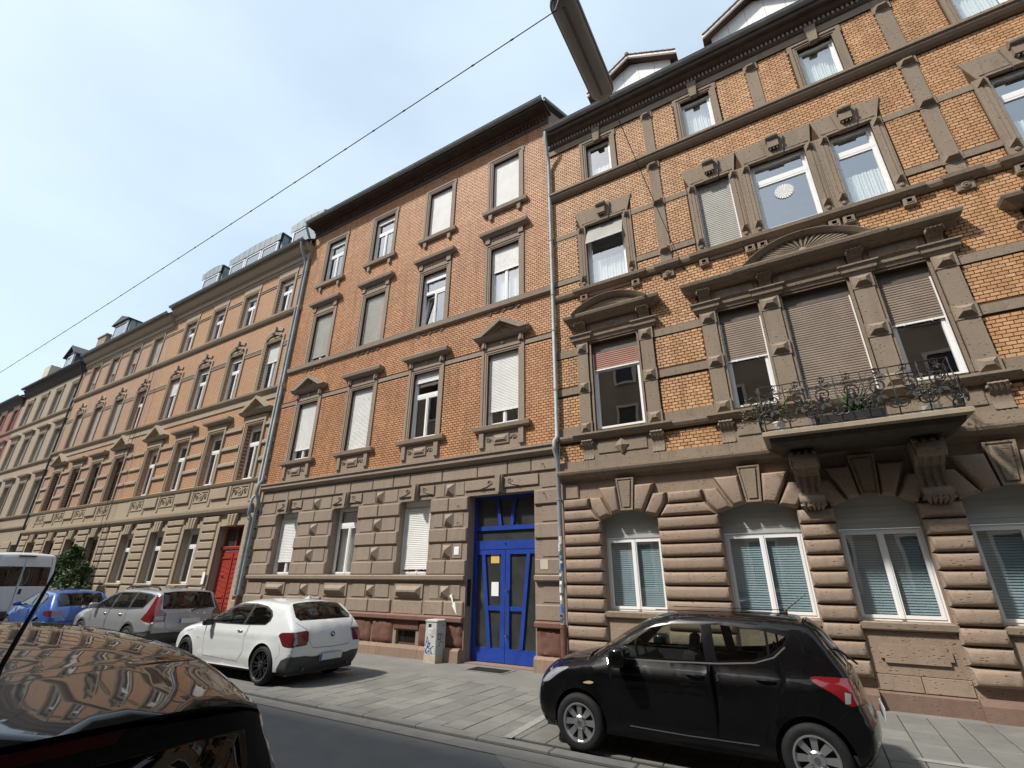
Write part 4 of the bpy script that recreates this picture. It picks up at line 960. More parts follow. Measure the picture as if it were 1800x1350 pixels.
downpipe(C_, [(-4.80, -.45, 15.34), (-4.81, -.43, 15.10), (-4.85, -.22, 14.55), (-4.86, -.12, 14.2), (-4.86, -.12, 5.15), (-4.87, -.28, 4.98), (-4.87, -.28, 4.78), (-4.855, -.14, 4.55), (-4.84, -.14, 2.1), (-4.84, -.14, .95)], .055, 'zinc', [(-4.86, -.12, z) for z in (13.0, 11.2, 9.3, 8.15, 6.4)]+[(-4.85, -.14, 3.6)])
dp = downpipe(C_, [(-4.84, -.14, .95), (-4.84, -.14, .05)], .07, 'rust_pipe', [(-4.84, -.14, .9)])
random.seed(5); z = 2.72
while z > 1.0:   # stickers wrapped round the pipe
    hh = random.uniform(.04, .12); m = MB(); a0 = random.uniform(-2.9, -1.6); a1 = a0+random.uniform(.7, 1.5)
    m.lathe([(.0575, -hh/2), (.0575, hh/2)], (-4.84, -.14, z), 6, 'z', a0, a1); m.build('sticker', M[random.choice(['sticker_dark', 'sticker_light', 'marker_blue', 'paper_white', 'marker_black', 'sticker_light'])], dp, fix=False); z -= hh*.85+random.uniform(-.01, .02)
# ------------------------------------------------------------------ houses further left
def house_a(label, X0, X1, cs, brick, peds, door_i, states, dark, ztop, dormers):
    A = empty('apartment_building', (0, 0, 0)); tag(A, label, 'building', 'apartment houses in the row'); S = 'stone_a'; ow = .52
    hs = []
    for i, c in enumerate(cs): hs += [(c-ow, c+ow, 5.38, 7.62), (c-ow, c+ow, 9.12, 11.40), (c-ow, c+ow, 12.80, 14.72)]
    dh = lambda i: .80 if i == door_i else .6
    gh = [(c-dh(i), c+dh(i), 1.60 if i != door_i else .0, 3.65) for i, c in enumerate(cs)]
    MB().wall(X0, X1, 4.30, ztop-.3, hs, 0, .22).build('wall', M[brick], A, fix=False)
    MB().wall(X0, X1, 0, 4.30, gh, 0, .26).build('ground_floor_wall', M[S], A, fix=False)
    fm = 'dark_metal' if dark else 'pvc'
    for i, c in enumerate(cs):
        s = states
        window(A, c-ow, c+ow, 5.39, 7.61, .18, box=.14, fm=fm if dark else 'pvc', shut=s[0][i]); window(A, c-ow, c+ow, 9.13, 11.39, .18, box=.14, fm='pvc', shut=s[1][i], shcol='shutter_white' if not dark else 'shutter_grey'); window(A, c-ow, c+ow, 12.81, 14.71, .18, box=.12, shut=s[2][i], shcol='shutter_white' if not dark else 'shutter_grey')
        if i != door_i: window(A, c-.602, c+.602, 1.598, 3.652, .24, box=.1, fm=fm, split=.72)
        architrave(A, c-ow, c+ow, 5.38, 7.62, .2, S, p=.07); architrave(A, c-ow, c+ow, 9.12, 11.38, .2, S, p=.05); architrave(A, c-ow, c+ow, 12.8, 14.70, .18, S, p=.05)
        MB().mould(c-.70, c+.70, [(7.83, .04), (7.90, .06), (7.93, .09), (8.0, .04)]).build('frieze', M[S], A)
        if i in peds: tri_pediment(A, c, 1.05, 8.03, .62, .26, S)
        else: MB().mould(c-.74, c+.74, [(8.0, .10), (8.05, .18), (8.09, .24), (8.16, .26), (8.20, .26), (8.25, .04)]).build('window_cornice', M[S], A)
        # arched head of the second floor
        m = MB(); R = .85; arc_mould(m, c, 11.60-R+.12, R, 128, 52, [(-.05, 0), (-.05, .09), (.05, .11), (.06, 0)], 12); arc_mould(m, c, 11.6-R+.30, R, 122, 58, [(0, 0), (0, .05), (.16, .05), (.16, 0)], 10)
        m.prism([(c-.06, 11.68), (c+.06, 11.68), (c+.1, 12.06), (c-.1, 12.06)], -.13, .02); m.lathe([(.07, 0), (.06, -.05), (0, -.08)], (c, -.12, 11.74), 8, 'y'); m.build('arched_head', M[S], A)
        MB().box(c-.72, c+.72, -.03, .02, 14.89, 15.12).build('lintel', M['plaster_brown' if False else S], A)
    xs = [X0]+[q for c in cs for q in (c-ow-.2, c+ow+.2)]+[X1]
    for a, b in zip(xs[0::2], xs[1::2]):
        if b-a < .1: continue
        for zz in (6.0, 6.68, 7.44): MB().relief([(a+.03, zz), (b-.03, zz), (b-.03, zz+.17), (a+.03, zz+.17)], 0, [(0, 0), (0, .04), (.03, .08)]).build('boss_block', M[S], A)
        m = MB().box(a+.002, b-.002, -.04, .02, 11.19, 11.25); m.box(a+.002, b-.002, -.03, .02, 11.02, 11.06); k = a+.05
        while k < b-.06: m.box(k, k+.05, -.03, .02, 11.085, 11.165); k += .09
        m.build('string_course', M[S], A)
        m = MB().box(a+.002, b-.002, -.03, .02, 14.56, 14.62); m.box(a+.002, b-.002, -.03, .02, 14.44, 14.48); m.build('string_course', M[S], A)
    MB().mould(X0, X1, [(12.52, .03), (12.58, .10), (12.68, .15), (12.76, .16), (12.79, .03)], False).build('sill_course', M[S], A)
    MB().mould(X0, X1, [(8.86, .03), (8.9, .10), (8.98, .16), (9.06, .18), (9.10, .04)], False).build('sill_course', M[S], A)
    x = X0
    while x < X1-.3: b = min(x+1.38, X1); MB().box(x+.004, b-.004, -.04, .02, 8.60, 8.855).build('frieze_stone', M[S], A); x = b
    MB().mould(X0, X1, [(5.20, .03), (5.24, .08), (5.33, .12), (5.37, .03)], False).build('sill_course', M[S], A)
    MB().box(X0, X1, -.02, .02, 4.36, 5.19).build('parapet_band', M[S], A)
    for i, c in enumerate(cs):
        m = MB().frame(c-.56, c+.56, 4.68, 5.14, .05, -.05, -.02); m.lathe([(.17, 0), (.17, -.03), (.12, -.04), (.12, -.01), (.08, -.01), (.06, -.05), (0, -.06)], (c, -.02, 4.91), 16, 'y')
        for s in (-1, 1): m.tube(volute(c+s*.33, 4.91, .13, 1.2, -.04, s), .02, 5)
        m.build('medallion_panel', M[S], A)
        if i+1 < len(cs): q = (c+cs[i+1])/2; MB().block(q-.55, q+.55, 4.72, 5.14, -.02, .08, .02).build('panel_block', M[S], A)
        for s in (-1, 1): MB().box(c+s*.70-.07, c+s*.70+.07, -.05, .0, 4.50, 5.18).build('pier_block', M[S], A)
    MB().mould(X0, X1, [(4.08, .04), (4.14, .10), (4.2, .18), (4.29, .20), (4.35, .20), (4.38, .02)], False).build('base_cornice', M[S], A)
    # channelled ground floor
    ed = [X0]+[q for i, c in enumerate(cs) for q in (c-dh(i), c+dh(i))]+[X1]
    for a, b in zip(ed[0::2], ed[1::2]):
        if b-a < .15: continue
        p, q = (a+.20 if a > X0+.01 else a+.05), (b-.20 if b < X1-.01 else b-.05)
        if q-p < .1: continue
        for k in range(8): blocks(A, S, [(p, q, 1.24+k*.322, 1.24+k*.322+.265)], .085, .03)
        MB().relief([(a+.12, 3.82), (b-.12, 3.82), (b-.12, 4.04), (a+.12, 4.04)], 0, [(0, 0), (0, .07), (.03, .09)]).build('stone_block', M[S], A)
        blocks(A, S, [(p, q, .62, 1.14), (p, q, .06, .56)], .08, .03)
    for i, c in enumerate(cs):
        m = MB(); zb = 1.58 if i != door_i else .0
        w_ = dh(i)
        for s in (-1, 1): p, q = sorted((c+s*w_, c+s*(w_+.18))); m.box(p, q, -.045, .02, zb, 3.82)
        m.box(c-w_-.18, c+w_+.18, -.04, .02, 3.651, 3.80); m.build('window_surround', M[S], A)
        for k in (-1, 0, 1): MB().relief([(c+k*.17-.075, 3.62), (c+k*.17+.075, 3.62), (c+k*.23+.09, 4.06), (c+k*.23-.09, 4.06)], -.04, [(0, 0), (0, .07), (.03, .10)]).build('keystone', M[S], A)
        if i != door_i:
            MB().mould(c-.62, c+.62, [(1.46, .05), (1.5, .10), (1.57, .11), (1.60, .02)]).build('sill', M[S], A); blocks(A, S, [(c-.55, c+.55, .62, 1.40)], .04, .02)
    MB().mould(X0, X1, [(0, .12), (.5, .12), (.56, .02)], False).build('plinth', M['sandstone_kerb'], A)
    if door_i is not None:
        c = cs[door_i]; d = empty('door', (c, .24, 0), parent=A); m = MB().frame(-.82, .82, 0, 3.66, .08, 0.03, .1, False); m.mould(-.72, .72, [(2.76, .02), (2.82, .06), (2.90, .08), (2.93, .02)]); m.box(-.03, .03, -.0, .06, 2.93, 3.58); m.build('frame', M['red_door'], d)
        MB().quad((-.75, .06, 2.9), (.75, .06, 2.9), (.75, .06, 3.6), (-.75, .06, 3.6)).build('pane', M['door_glass'], d, fix=False)
        for s in (-1, 1):
            p, q = sorted((s*.005, s*.74)); m = MB().box(p, q, 0, .06, .02, 2.755); m.box(s*.37-.28, s*.37+.28, -.03, .0, 1.18, 1.26); m.box(s*.37-.28, s*.37+.28, -.03, .0, 2.5, 2.56); m.box(s*.37-.28, s*.37+.28, -.02, .0, 1.0, 1.08); m.frame(s*.37-.28, s*.37+.28, .15, .92, .05, -.02, .0)
            for k in range(7): m.prism([(s*.37-.27, 1.32+k*.16), (s*.37+.27, 1.32+k*.16+.14*s), (s*.37+.27, 1.345+k*.16+.14*s), (s*.37-.27, 1.345+k*.16)], -.012, .0)
            m.pyramid(s*.37-.06, s*.37+.06, 1.84, 1.98, 0, .05); m.build('leaf', M['red_door'], d)
        MB().box(-.035, .035, -.03, .0, .1, 2.7).build('cover_strip', M['red_door'], d); MB().quad((-.8, .7, 0), (.8, .7, 0), (.8, .7, 3.64), (-.8, .7, 3.64)).build('room', M['room'], d, fix=False)
        MB().box(.44-1.5, .60-1.5, -.37, -.345, 1.62, 2.03).build('sign_plate', M['paper_white'], d).location = (0, 0, 0)
    # eaves and roof
    MB().mould(X0, X1, [(ztop-.86, .02), (ztop-.80, .06), (ztop-.74, .06), (ztop-.70, .12), (ztop-.5, .14), (ztop-.42, .26), (ztop-.30, .34), (ztop-.16, .40), (ztop-.12, .42)], False).build('eaves_cornice', M['stone_a'], A)
    MB().box(X0, X1, -.48, .05, ztop-.118, ztop-.07).build('soffit', M['plaster_brown'], A); gutter(A, X0, X1, -.54, ztop+.02, .09)
    roof_slab(A, X0, X1, [(-.46, ztop+.02), (2.6, ztop+2.4), (6.5, ztop+4.0)], 'slate')
    for xa, xb, zb, zz, nw, kind in dormers:
        d = empty('dormer', ((xa+xb)/2, .3, zb), parent=A); hw = (xb-xa)/2; hh = zz-zb; mm = 'zinc_roof'
        m = MB().box(-hw, -hw+.16, 0, 2, -.9, hh); m.box(hw-.16, hw, 0, 2, -.9, hh); m.build('cheek', M[mm], d)
        if kind == 'curve':
            P = [(-hw-.08+(2*hw+.16)*k/12, hh+.17*math.sin(math.pi*k/12)) for k in range(13)]
            m = MB().prism([(-hw-.08, hh-.04)]+P+[(hw+.08, hh-.04)], -.13, 2.2); m.build('roof', M[mm], d)
            ns = max(5, int(2*hw/.42))
            for k in range(ns):
                x0, x1 = -hw+2*hw*k/ns, -hw+2*hw*(k+1)/ns; zt_ = hh+.13*math.sin(math.pi*((x0+x1)/2+hw)/(2*hw)); MB().box(x0+.012, x1-.012, -.145, -.131, hh-.42, zt_).build('zinc_panel', M[mm], d)
            z1 = hh-.43
        else:
            m = MB().prism([(-hw-.15, hh-.06), (hw+.15, hh-.06), (0, hh+.42)], -.25, 2.2); m.build('roof', M['slate'], d); z1 = hh-.1
        wd = (2*hw-.3)/nw
        for k in range(nw): window(d, -hw+.15+k*wd+.04, -hw+.15+(k+1)*wd-.04, -.6, z1, -.11, kind='one', room='room_light')
        for w_ in [o for o in d.children if o.name.startswith('window')]:
            for ch in list(w_.children):
                if ch.name.startswith('room'): bpy.data.objects.remove(ch)
                elif ch.name.startswith('pane'): ch.parent = d; ch.location = w_.location
                elif ch.name.startswith('frame'): ch.parent = d; ch.location = w_.location; ch.name = 'window_frame'
            bpy.data.objects.remove(w_)
        m = MB().box(-hw, hw, .3, .34, -.9, hh); m.build('back_panel', M['room'], d)
    return A
A1 = house_a('brick apartment house with the red wooden door and zinc roof dormers', -28.55, -16.853, [-26.55, -23.85, -21.12, -18.36], 'brick_a', (0, 3), 3,
             [[.0, .0, .0, .0], [.34, .05, .05, .36], [.05, .05, .05, .05]], False, 16.0, [(-27.5, -25.5, 17.0, 18.25, 1, 'curve'), (-24.75, -20.15, 17.0, 18.25, 3, 'curve'), (-19.35, -16.9, 17.0, 18.25, 1, 'curve')])
downpipe(A1, [(-17.05, -.54, 15.9), (-17.08, -.5, 15.7), (-17.10, -.2, 15.2), (-17.10, -.12, 15.0), (-17.10, -.12, 4.7), (-17.10, -.26, 4.5), (-17.10, -.26, 4.0), (-17.10, -.14, 3.8), (-17.10, -.14, 1.3)], .055, 'zinc')
A2 = house_a('faded brick apartment house with dark window frames and closed beige shutters', -40.0, -28.56, [-38.1, -35.4, -32.75, -30.05], 'brick_a2', (0, 3), None,
             [[.0, .0, .0, .0], [.97, .97, .97, .0], [.55, .5, .45, .97]], True, 15.72, [(-38.6, -36.3, 16.9, 18.0, 1, 'gable')])
m = MB()   # thin lightning conductor and ladder rods
m.tube([(-29.2, -.25, 12.5), (-29.2, -.22, 9.2), (-29.3, -.2, 4.5), (-29.3, -.12, .6)], .012, 5); m.tube([(-28.75, -.25, 12.5), (-28.75, -.22, 9.2), (-28.85, -.2, 4.5), (-28.85, -.12, .6)], .012, 5); m.build('conductor', M['rust_pipe'], A2)
def house_y(label, X0, X1, cs, mat, trim, ztop, far=False):
    A = empty('apartment_building', (0, 0, 0)); tag(A, label, 'building', 'apartment houses in the row'); ow = .5; hs = []
    fl = [(5.42, 7.48), (8.92, 10.88), (12.3, 14.1)]
    for c in cs: hs += [(c-ow, c+ow, a, b) for a, b in fl]+[(c-ow, c+ow, 1.6, 3.6)]
    MB().wall(X0, X1, 0, ztop-.3, hs, 0, .22).build('wall', M[mat], A, fix=False)
    for c in cs:
        for k, (a, b) in enumerate(fl):
            window(A, c-ow, c+ow, a, b, .18, box=.1, shut=random.choice([.05, .4, .9]) if k else 0, shcol='shutter_grey'); architrave(A, c-ow, c+ow, a, b, .17, trim, p=.06)
            if k < 2: MB().mould(c-.68, c+.68, [(b+.2, .04), (b+.42, .08), (b+.46, .2), (b+.56, .24), (b+.6, .04)]).build('window_cornice', M[trim], A)
            else: MB().box(c-.72, c+.72, -.09, .02, b+.19, b+.34).build('lintel', M[trim], A)
        window(A, c-ow, c+ow, 1.6, 3.6, .2, fm='dark_metal')
        for k in range(7): MB().block(c+ow+.15, c+2.75-ow-.15 if c < cs[-1] else X1-.05, .9+k*.42, 1.27+k*.42, 0, .06, .02).build('stone_block', M[trim], A) if (c < cs[-1] or X1-c > 1) else None
    for z in (4.58, 5.3, 8.76, 12.12): MB().mould(X0, X1, [(z-.1, .04), (z, .12), (z+.08, .14), (z+.11, .02)], False).build('sill_course', M[trim], A)
    MB().mould(X0, X1, [(ztop-.7, .03), (ztop-.5, .14), (ztop-.3, .22), (ztop-.1, .36)], False).build('eaves_cornice', M['soffit'], A); gutter(A, X0, X1, -.45, ztop+.02, .09, 'dark_metal')
    roof_slab(A, X0, X1, [(-.4, ztop), (2.6, ztop+2.3), (6, ztop+3.5)], 'slate'); return A
Y = house_y('cream plastered apartment house between the faded brick and the red house', -50.9, -40.02, [-49.2, -46.45, -43.7, -41.0], 'stone_y', 'stone_y', 15.45)
for xa, xb, nm in ((-46.9, -45.1, 'dormer'), (-42.0, -40.6, 'chimney'), (-53.0, -51.2, 'chimney')):
    if nm == 'dormer':
        d = empty('dormer', ((xa+xb)/2, .4, 16.3), parent=Y); m = MB().prism([(-.9, 0), (.9, 0), (.9, 1.3), (0, 2.0), (-.9, 1.3)], 0, 2.5); m.build('front', M['slate'], d); MB().prism([(-1.05, 1.3), (0, 2.12), (1.05, 1.3), (1.05, 1.2), (0, 2.0), (-1.05, 1.2)], -.2, 2.5).build('roof', M['slate'], d); MB().frame(-.55, .55, .1, 1.25, .08, -.03, .0).build('window_frame', M['pvc'], d); MB().quad((-.5, -.012, .14), (.5, -.012, .14), (.5, -.012, 1.2), (-.5, -.012, 1.2)).build('pane', M['window_glass'], d)
    elif xa > -50: m = MB().box(xa, xb, .5, 3.2, 15.5, 18.0); m.box(xa-.06, xb+.06, .44, 3.26, 18.0, 18.12); m.build('chimney', M['plaster_brown'], Y)
MB().box(-50.85, -49.6, .3, 2.2, 15.4, 17.6).build('party_wall', M['plaster_cream'], Y)
downpipe(Y, [(-40.1, -.45, 15.3), (-40.12, -.2, 14.8), (-40.12, -.1, 14.5), (-40.05, -.1, 4.0), (-40.0, -.1, .3)], .055, 'dark_metal')
Rr = house_y('red plastered house at the far left end of the street', -64.0, -50.92, [-62.6, -59.8, -57.0, -54.9, -52.1], 'plaster_red', 'stone_y', 15.0)
# ------------------------------------------------------------------ ground
KY = -4.42
m = MB(); m.quad((-300, -400, -.06), (300, -400, -.06), (300, 300, -.06), (-300, 300, -.06)); tag(m.build('ground', M['asphalt'], fix=False), kind='structure')
m = MB(); m.quad((-90, -8.95, -.03), (40, -8.95, -.03), (40, KY-.30, -.03), (-90, KY-.30, -.03)); road = m.build('road', M['asphalt'], fix=False); tag(road, kind='structure')
# darker patch of newer asphalt is the road; older lane edge on the right
m = MB(); m.poly([(-3.55, KY-.45, -.026), (-3.2, -5.2, -.026), (-3.55, -6.4, -.026), (-3.2, -8.9, -.026), (12, -8.9, -.026), (12, KY-.45, -.026)]); m.build('old_surface', M['granite'], road, fix=False)
pv = MB().quad((-90, KY, -.012), (40, KY, -.012), (40, .4, -.012), (-90, .4, -.012)).build('pavement', M['joint'], fix=False); tag(pv, kind='structure')
MB().quad((-90, -1.75, .0), (-3.9, -1.75, .0), (-3.9, .4, .0), (-90, .4, .0)).build('house_strip', M['pave_plain'], pv, fix=False)
MB().quad((-90, KY, -.006), (-8.9, KY, -.006), (-8.9, -1.76, -.006), (-90, -1.76, -.006)).build('parking_strip', M['pave_plain'], pv, fix=False)
sl = .345; slm = {}
def slab_mesh(w, d):
    k = (round(w, 3), round(d, 3))
    if k not in slm:
        mm = MB(); mm.v = []; g = .006; mm.rings([[(-w/2+g+e, -d/2+g+e, z), (w/2-g-e, -d/2+g+e, z), (w/2-g-e, d/2-g-e, z), (-w/2+g+e, d/2-g-e, z)] for e, z in ((0, -.012), (0, .001), (.005, .004))]); me = mm.mesh('paving_slab'); me.materials.append(M['paving']); slm[k] = me
    return slm[k]
random.seed(3)
def slab(x, y, w, d):
    o = mesh_obj('paving_slab', slab_mesh(w, d), None, pv, (x, y, random.uniform(-.002, .002))); o.rotation_euler = (random.gauss(0, .003), random.gauss(0, .003), 0)
ny = 7; x = -8.85; k = 0
while x < -3.92:
    for j in range(ny+(k % 2)):
        y = -1.76-(j+.5)*.375+((k % 2)*.187); slab(x+sl/2, y, sl, .375)
    x += sl; k += 1
x = -3.88
while x < 3.3:
    for j in range(8):
        if j*.5 > 4.3: break
        slab(x+.175, -.30-j*.5-.25, .35, .5)
    x += .35
MB().quad((-3.9, -.30, .0), (40, -.30, .0), (40, .4, .0), (-3.9, .4, .0)).build('house_strip', M['pave_plain'], pv, fix=False)
# kerb stones, laid flush, and the gutter strip
kb = MB().quad((-90, KY-.17, -.02), (40, KY-.17, -.02), (40, KY, -.02), (-90, KY, -.02)).build('kerb', M['joint'], fix=False); tag(kb, kind='structure')
x = -30.0
while x < 6:
    m = MB(); m.rings([[(x+.006+e, KY-.16+e, z), (x+.994-e, KY-.16+e, z), (x+.994-e, KY-.004-e, z), (x+.006+e, KY-.004-e, z)] for e, z in ((0, -.05), (0, .004), (.012, .014))]); m.build('kerb_stone', M['granite'], kb); x += 1.0
MB().quad((-30, KY-.46, -.022), (8, KY-.46, -.022), (8, KY-.175, -.022), (-30, KY-.175, -.022)).build('gutter_strip', M['granite'], road, fix=False)
m = MB(); m.poly([(-3.74, -4.38, .009), (-3.62, -4.38, .009), (-3.70, -2.75, .009), (-3.82, -2.75, .009)]); m.build('parking_line', M['white_line'], pv, fix=False)
m = MB(); m.quad((.55, -2.66, .009), (9, -2.66, .009), (9, -2.54, .009), (.55, -2.54, .009)); m.build('parking_line', M['white_line'], pv, fix=False)
g = empty('door_grate', (-6.5, -.47, 0)); tag(g, 'metal foot grate in a pale frame before the blue door', 'grate')
m = MB(); 
m.box(-.52, .52, -.30, -.24, -.01, .010); m.box(-.52, .52, .24, .30, -.01, .010); m.box(-.52, -.46, -.24, .24, -.01, .010); m.box(.46, .52, -.24, .24, -.01, .010); m.build('frame', M['granite'], g)
m = MB()
for k in range(23): m.box(-.45, .45, -.235+k*.0205, -.229+k*.0205, -.008, .007)
for k in range(10): m.box(-.45+k*.1-.003, -.45+k*.1+.003, -.236, .236, -.008, .005)
m.build('grid', M['iron'], g); MB().quad((-.46, -.24, .001), (.46, -.24, .001), (.46, .24, .001), (-.46, .24, .001)).build('pit', M['joint'], g, fix=False)
# opposite pavement and houses behind the camera (they show in the panes and paint)
pv2 = MB().quad((-90, -15, .0), (40, -15, .0), (40, -8.95, .0), (-90, -8.95, .0)).build('pavement', M['pave_plain'], fix=False); tag(pv2, kind='structure')
def opposite(label, X0, X1, mat, zt, flip=False):
    o = empty('apartment_building', (0, 0, 0)); tag(o, label, 'building'); m = MB().box(X0, X1, -24, -14.6, 0, zt); m.build('wall', M[mat], o)
    x = X0+1.6; n = MB(); g = MB()
    while x < X1-1:
        for z in (1.5, 5.3, 9.0, 12.6):
            if z < zt-2.5: n.frame(x-.65, x+.65, z-.1, z+2.2, .14, -14.6, -14.5); g.quad((x-.5, -14.57, z), (x+.5, -14.57, z), (x+.5, -14.57, z+2.05), (x-.5, -14.57, z+2.05))
        x += 2.8
    n.build('window_surrounds', M['plaster_cream'], o); g.build('panes', M['black_plastic'], o)
    m = MB().mould(X0, X1, [(zt-.4, 0), (zt, .5)], False, y=0); m.v = [(a, -14.6-b*.6 if False else -14.6+abs(b), c) for a, b, c in m.v]; m.build('eaves_cornice', M['soffit'], o)
    roof_slab(o, X0, X1, [(-14.2, zt), (-19.3, zt+4.5), (-24.5, zt)], 'rooftile')
    if flip: o.rotation_euler = (0, 0, math.pi); o.location = (X0+X1, -14.6, 0)
opposite('plain brown house across the street seen only in window reflections', -26, -9, 'plaster_brown', 15.2)
opposite('tall brown house across the street seen only in window reflections', -8.98, 30, 'plaster_brown', 15.2)
opposite('third brown house across the street seen only in car paint reflections', -60, -26.02, 'plaster_brown', 15.2)

dc = empty('drain_cover', (-9.35, -2.15, 0)); tag(dc, 'small dark drain cover in the pavement behind the white car', 'drain')
MB().box(-.22, .22, -.15, .15, -.01, .006).build('frame', M['dark_metal'], dc)
m = MB()
for k in range(7): m.box(-.19, .19, -.125+k*.038, -.103+k*.038, .0, .012)
m.build('grid', M['iron'], dc)
opposite('brown house next to the ochre one, seen only in car glass reflections', 7.02, 30, 'plaster_brown', 15.0, True)
# ------------------------------------------------------------------ vehicles
def in_poly(px, pz, P):
    P = np.asarray(P, float); r = np.zeros(len(px), bool); j = len(P)-1
    for i in range(len(P)):
        xi, zi, xj, zj = P[i][0], P[i][1], P[j][0], P[j][1]
        if zi != zj:
            c = ((zi > pz) != (zj > pz)) & (px < (xj-xi)*(pz-zi)/(zj-zi)+xi); r ^= c
        j = i
    return r
def strip(pts, w):
    pts = [Vector(p) for p in pts]; L_, R_ = [], []
    for i, p in enumerate(pts):
        t = (pts[min(i+1, len(pts)-1)]-pts[max(i-1, 0)]).normalized(); n = Vector((-t.y, t.x))*w/2; L_.append(tuple(p+n)); R_.append(tuple(p-n))
    return L_+R_[::-1]
def spl(pts, n=6, closed=False):
    """Catmull-Rom through 2D points"""
    Q = [Vector(p) for p in pts]; out = []; m = len(Q)
    rng_ = range(m) if closed else range(m-1)
    for i in rng_:
        p0, p1, p2, p3 = (Q[(i-1) % m], Q[i], Q[(i+1) % m], Q[(i+2) % m]) if closed else (Q[max(i-1, 0)], Q[i], Q[i+1], Q[min(i+2, m-1)])
        for k in range(n):
            t = k/n; out.append(tuple(.5*((2*p1)+(p2-p0)*t+(2*p0-5*p1+4*p2-p3)*t*t+(3*p1-p0-3*p2+p3)*t**3)))
    if not closed: out.append(tuple(Q[-1]))
    return out
def cdt(pts, loops):
    V, E = [], []
    for lp, closed in loops:
        i = len(V); V += [Vector(p) for p in lp]; n = len(lp)
        E += [(i+k, i+(k+1) % n) for k in range(n if closed else n-1)]
    V += [Vector(p) for p in pts]
    r = delaunay_2d_cdt(V, E, [], 0, 1e-5)
    return np.array([(v.x, v.y) for v in r[0]]), np.array([f for f in r[2] if len(f) == 3])
def dist_poly(px, pz, Q):
    """distance of points to polyline Q, with index of the nearest sample"""
    A = Q[:-1]; Bq = Q[1:]; d = Bq-A; L2 = (d**2).sum(1)+1e-12
    best = np.full(len(px), 9.); bs = np.zeros(len(px))
    cum = np.r_[0, np.cumsum(np.sqrt(L2))]
    for i in range(len(A)):
        t = np.clip(((px-A[i, 0])*d[i, 0]+(pz-A[i, 1])*d[i, 1])/L2[i], 0, 1)
        q = np.hypot(px-A[i, 0]-t*d[i, 0], pz-A[i, 1]-t*d[i, 1]); k = q < best; best[k] = q[k]; bs[k] = (cum[i]+t*(cum[i+1]-cum[i]))[k]
    return best, bs
def rbox(m, c, s, r, rot=0., seg=2):
    b = bmesh.new(); bmesh.ops.create_cube(b, size=1)
    for v in b.verts: v.co = Vector((v.co.x*s[0], v.co.y*s[1], v.co.z*s[2]))
    bmesh.ops.bevel(b, geom=b.edges[:], offset=r, segments=seg, profile=.6, affect='EDGES')
    R = Matrix.Rotation(rot, 3, 'Y'); i = len(m.v); b.verts.index_update()
    for v in b.verts: m.v.append(tuple(R @ v.co+Vector(c)))
    for f in b.faces: m.f.append(tuple(i+v.index for v in f.verts))
    b.free(); return m
def wheel(par, loc, R, w, rim, style, side):
    """side = -1: outer face towards local -y"""
    h = empty('wheel', loc, parent=par); o = -w/2 if side < 0 else w/2; s = -1 if side < 0 else 1
    rr = R*style.get('rr', .68); m = MB()
    m.lathe([(rr, -w/2), (rr+.02, -w/2-.004), (R-.05, -w/2-.012), (R-.018, -w/2+.004), (R, -w/2+.03), (R, w/2-.03), (R-.018, w/2-.004), (R-.05, w/2+.012), (rr+.02, w/2+.004), (rr, w/2)], (0, 0, 0), 40, 'y'); m.build('tyre', M['rubber'], h, smooth=True, angle=50)
    m = MB()
    m.lathe([(rr+.004, o), (rr+.004, o+s*.004), (rr-.012, o+s*.006), (rr-.022, o-s*.02), (rr-.03, o-s*w*.8)], (0, 0, 0), 40, 'y'); 
    n = style['n']; ya, yb = o-s*.012, o-s*.045
    for k in range(n):
        a = 2*math.pi*k/n+style.get('a0', 0)
        for da in style.get('pair', (0,)):
            c0, c1 = a+da*.55, a+da; w0, w1 = style['w']
            def P(r, ang, off): return (r*math.cos(ang)-off*math.sin(ang), r*math.sin(ang)+off*math.cos(ang))
            q = [P(.045, c0, -w0), P(.045, c0, w0), P(rr-.012, c1, w1), P(rr-.012, c1, -w1)]
            rA = [(x, yb, z) for x, z in q]; rB = [(x, ya+(s*-.012 if i < 2 else 0), z) for i, (x, z) in enumerate(q)]; m.rings([rA, rB], True)
    m.lathe([(.07, yb), (.07, ya-s*.004), (.055, ya+s*.006), (0, ya+s*.008)], (0, 0, 0), 20, 'y'); m.build('rim', M[rim], h, smooth=True, angle=30)
    m = MB()
    for k in range(style.get('bolts', 4)):
        a = 2*math.pi*k/style.get('bolts', 4)+.78; m.lathe([(.013, ya-s*.012), (.013, ya+s*.006), (0, ya+s*.007)], (.062*math.cos(a), 0, .062*math.sin(a)), 8, 'y')
    m.lathe([(.026, ya+s*.008), (.026, ya+s*.014), (0, ya+s*.015)], (0, 0, 0), 14, 'y'); m.build('hub', M['chrome' if rim != 'rim_black' else 'grey_plastic'], h, smooth=True, angle=40)
    MB().lathe([(rr-.02, o-s*w*.55), (.0, o-s*w*.55)], (0, 0, 0), 24, 'y').build('brake_disc', M['dark_metal'], h)
    if style.get('lip'): MB().lathe([(rr+.008, o+s*.002), (rr+.008, o+s*.009), (rr-.008, o+s*.009), (rr-.010, o)], (0, 0, 0), 40, 'y').build('lip', M['steel'], h, smooth=True, angle=40)
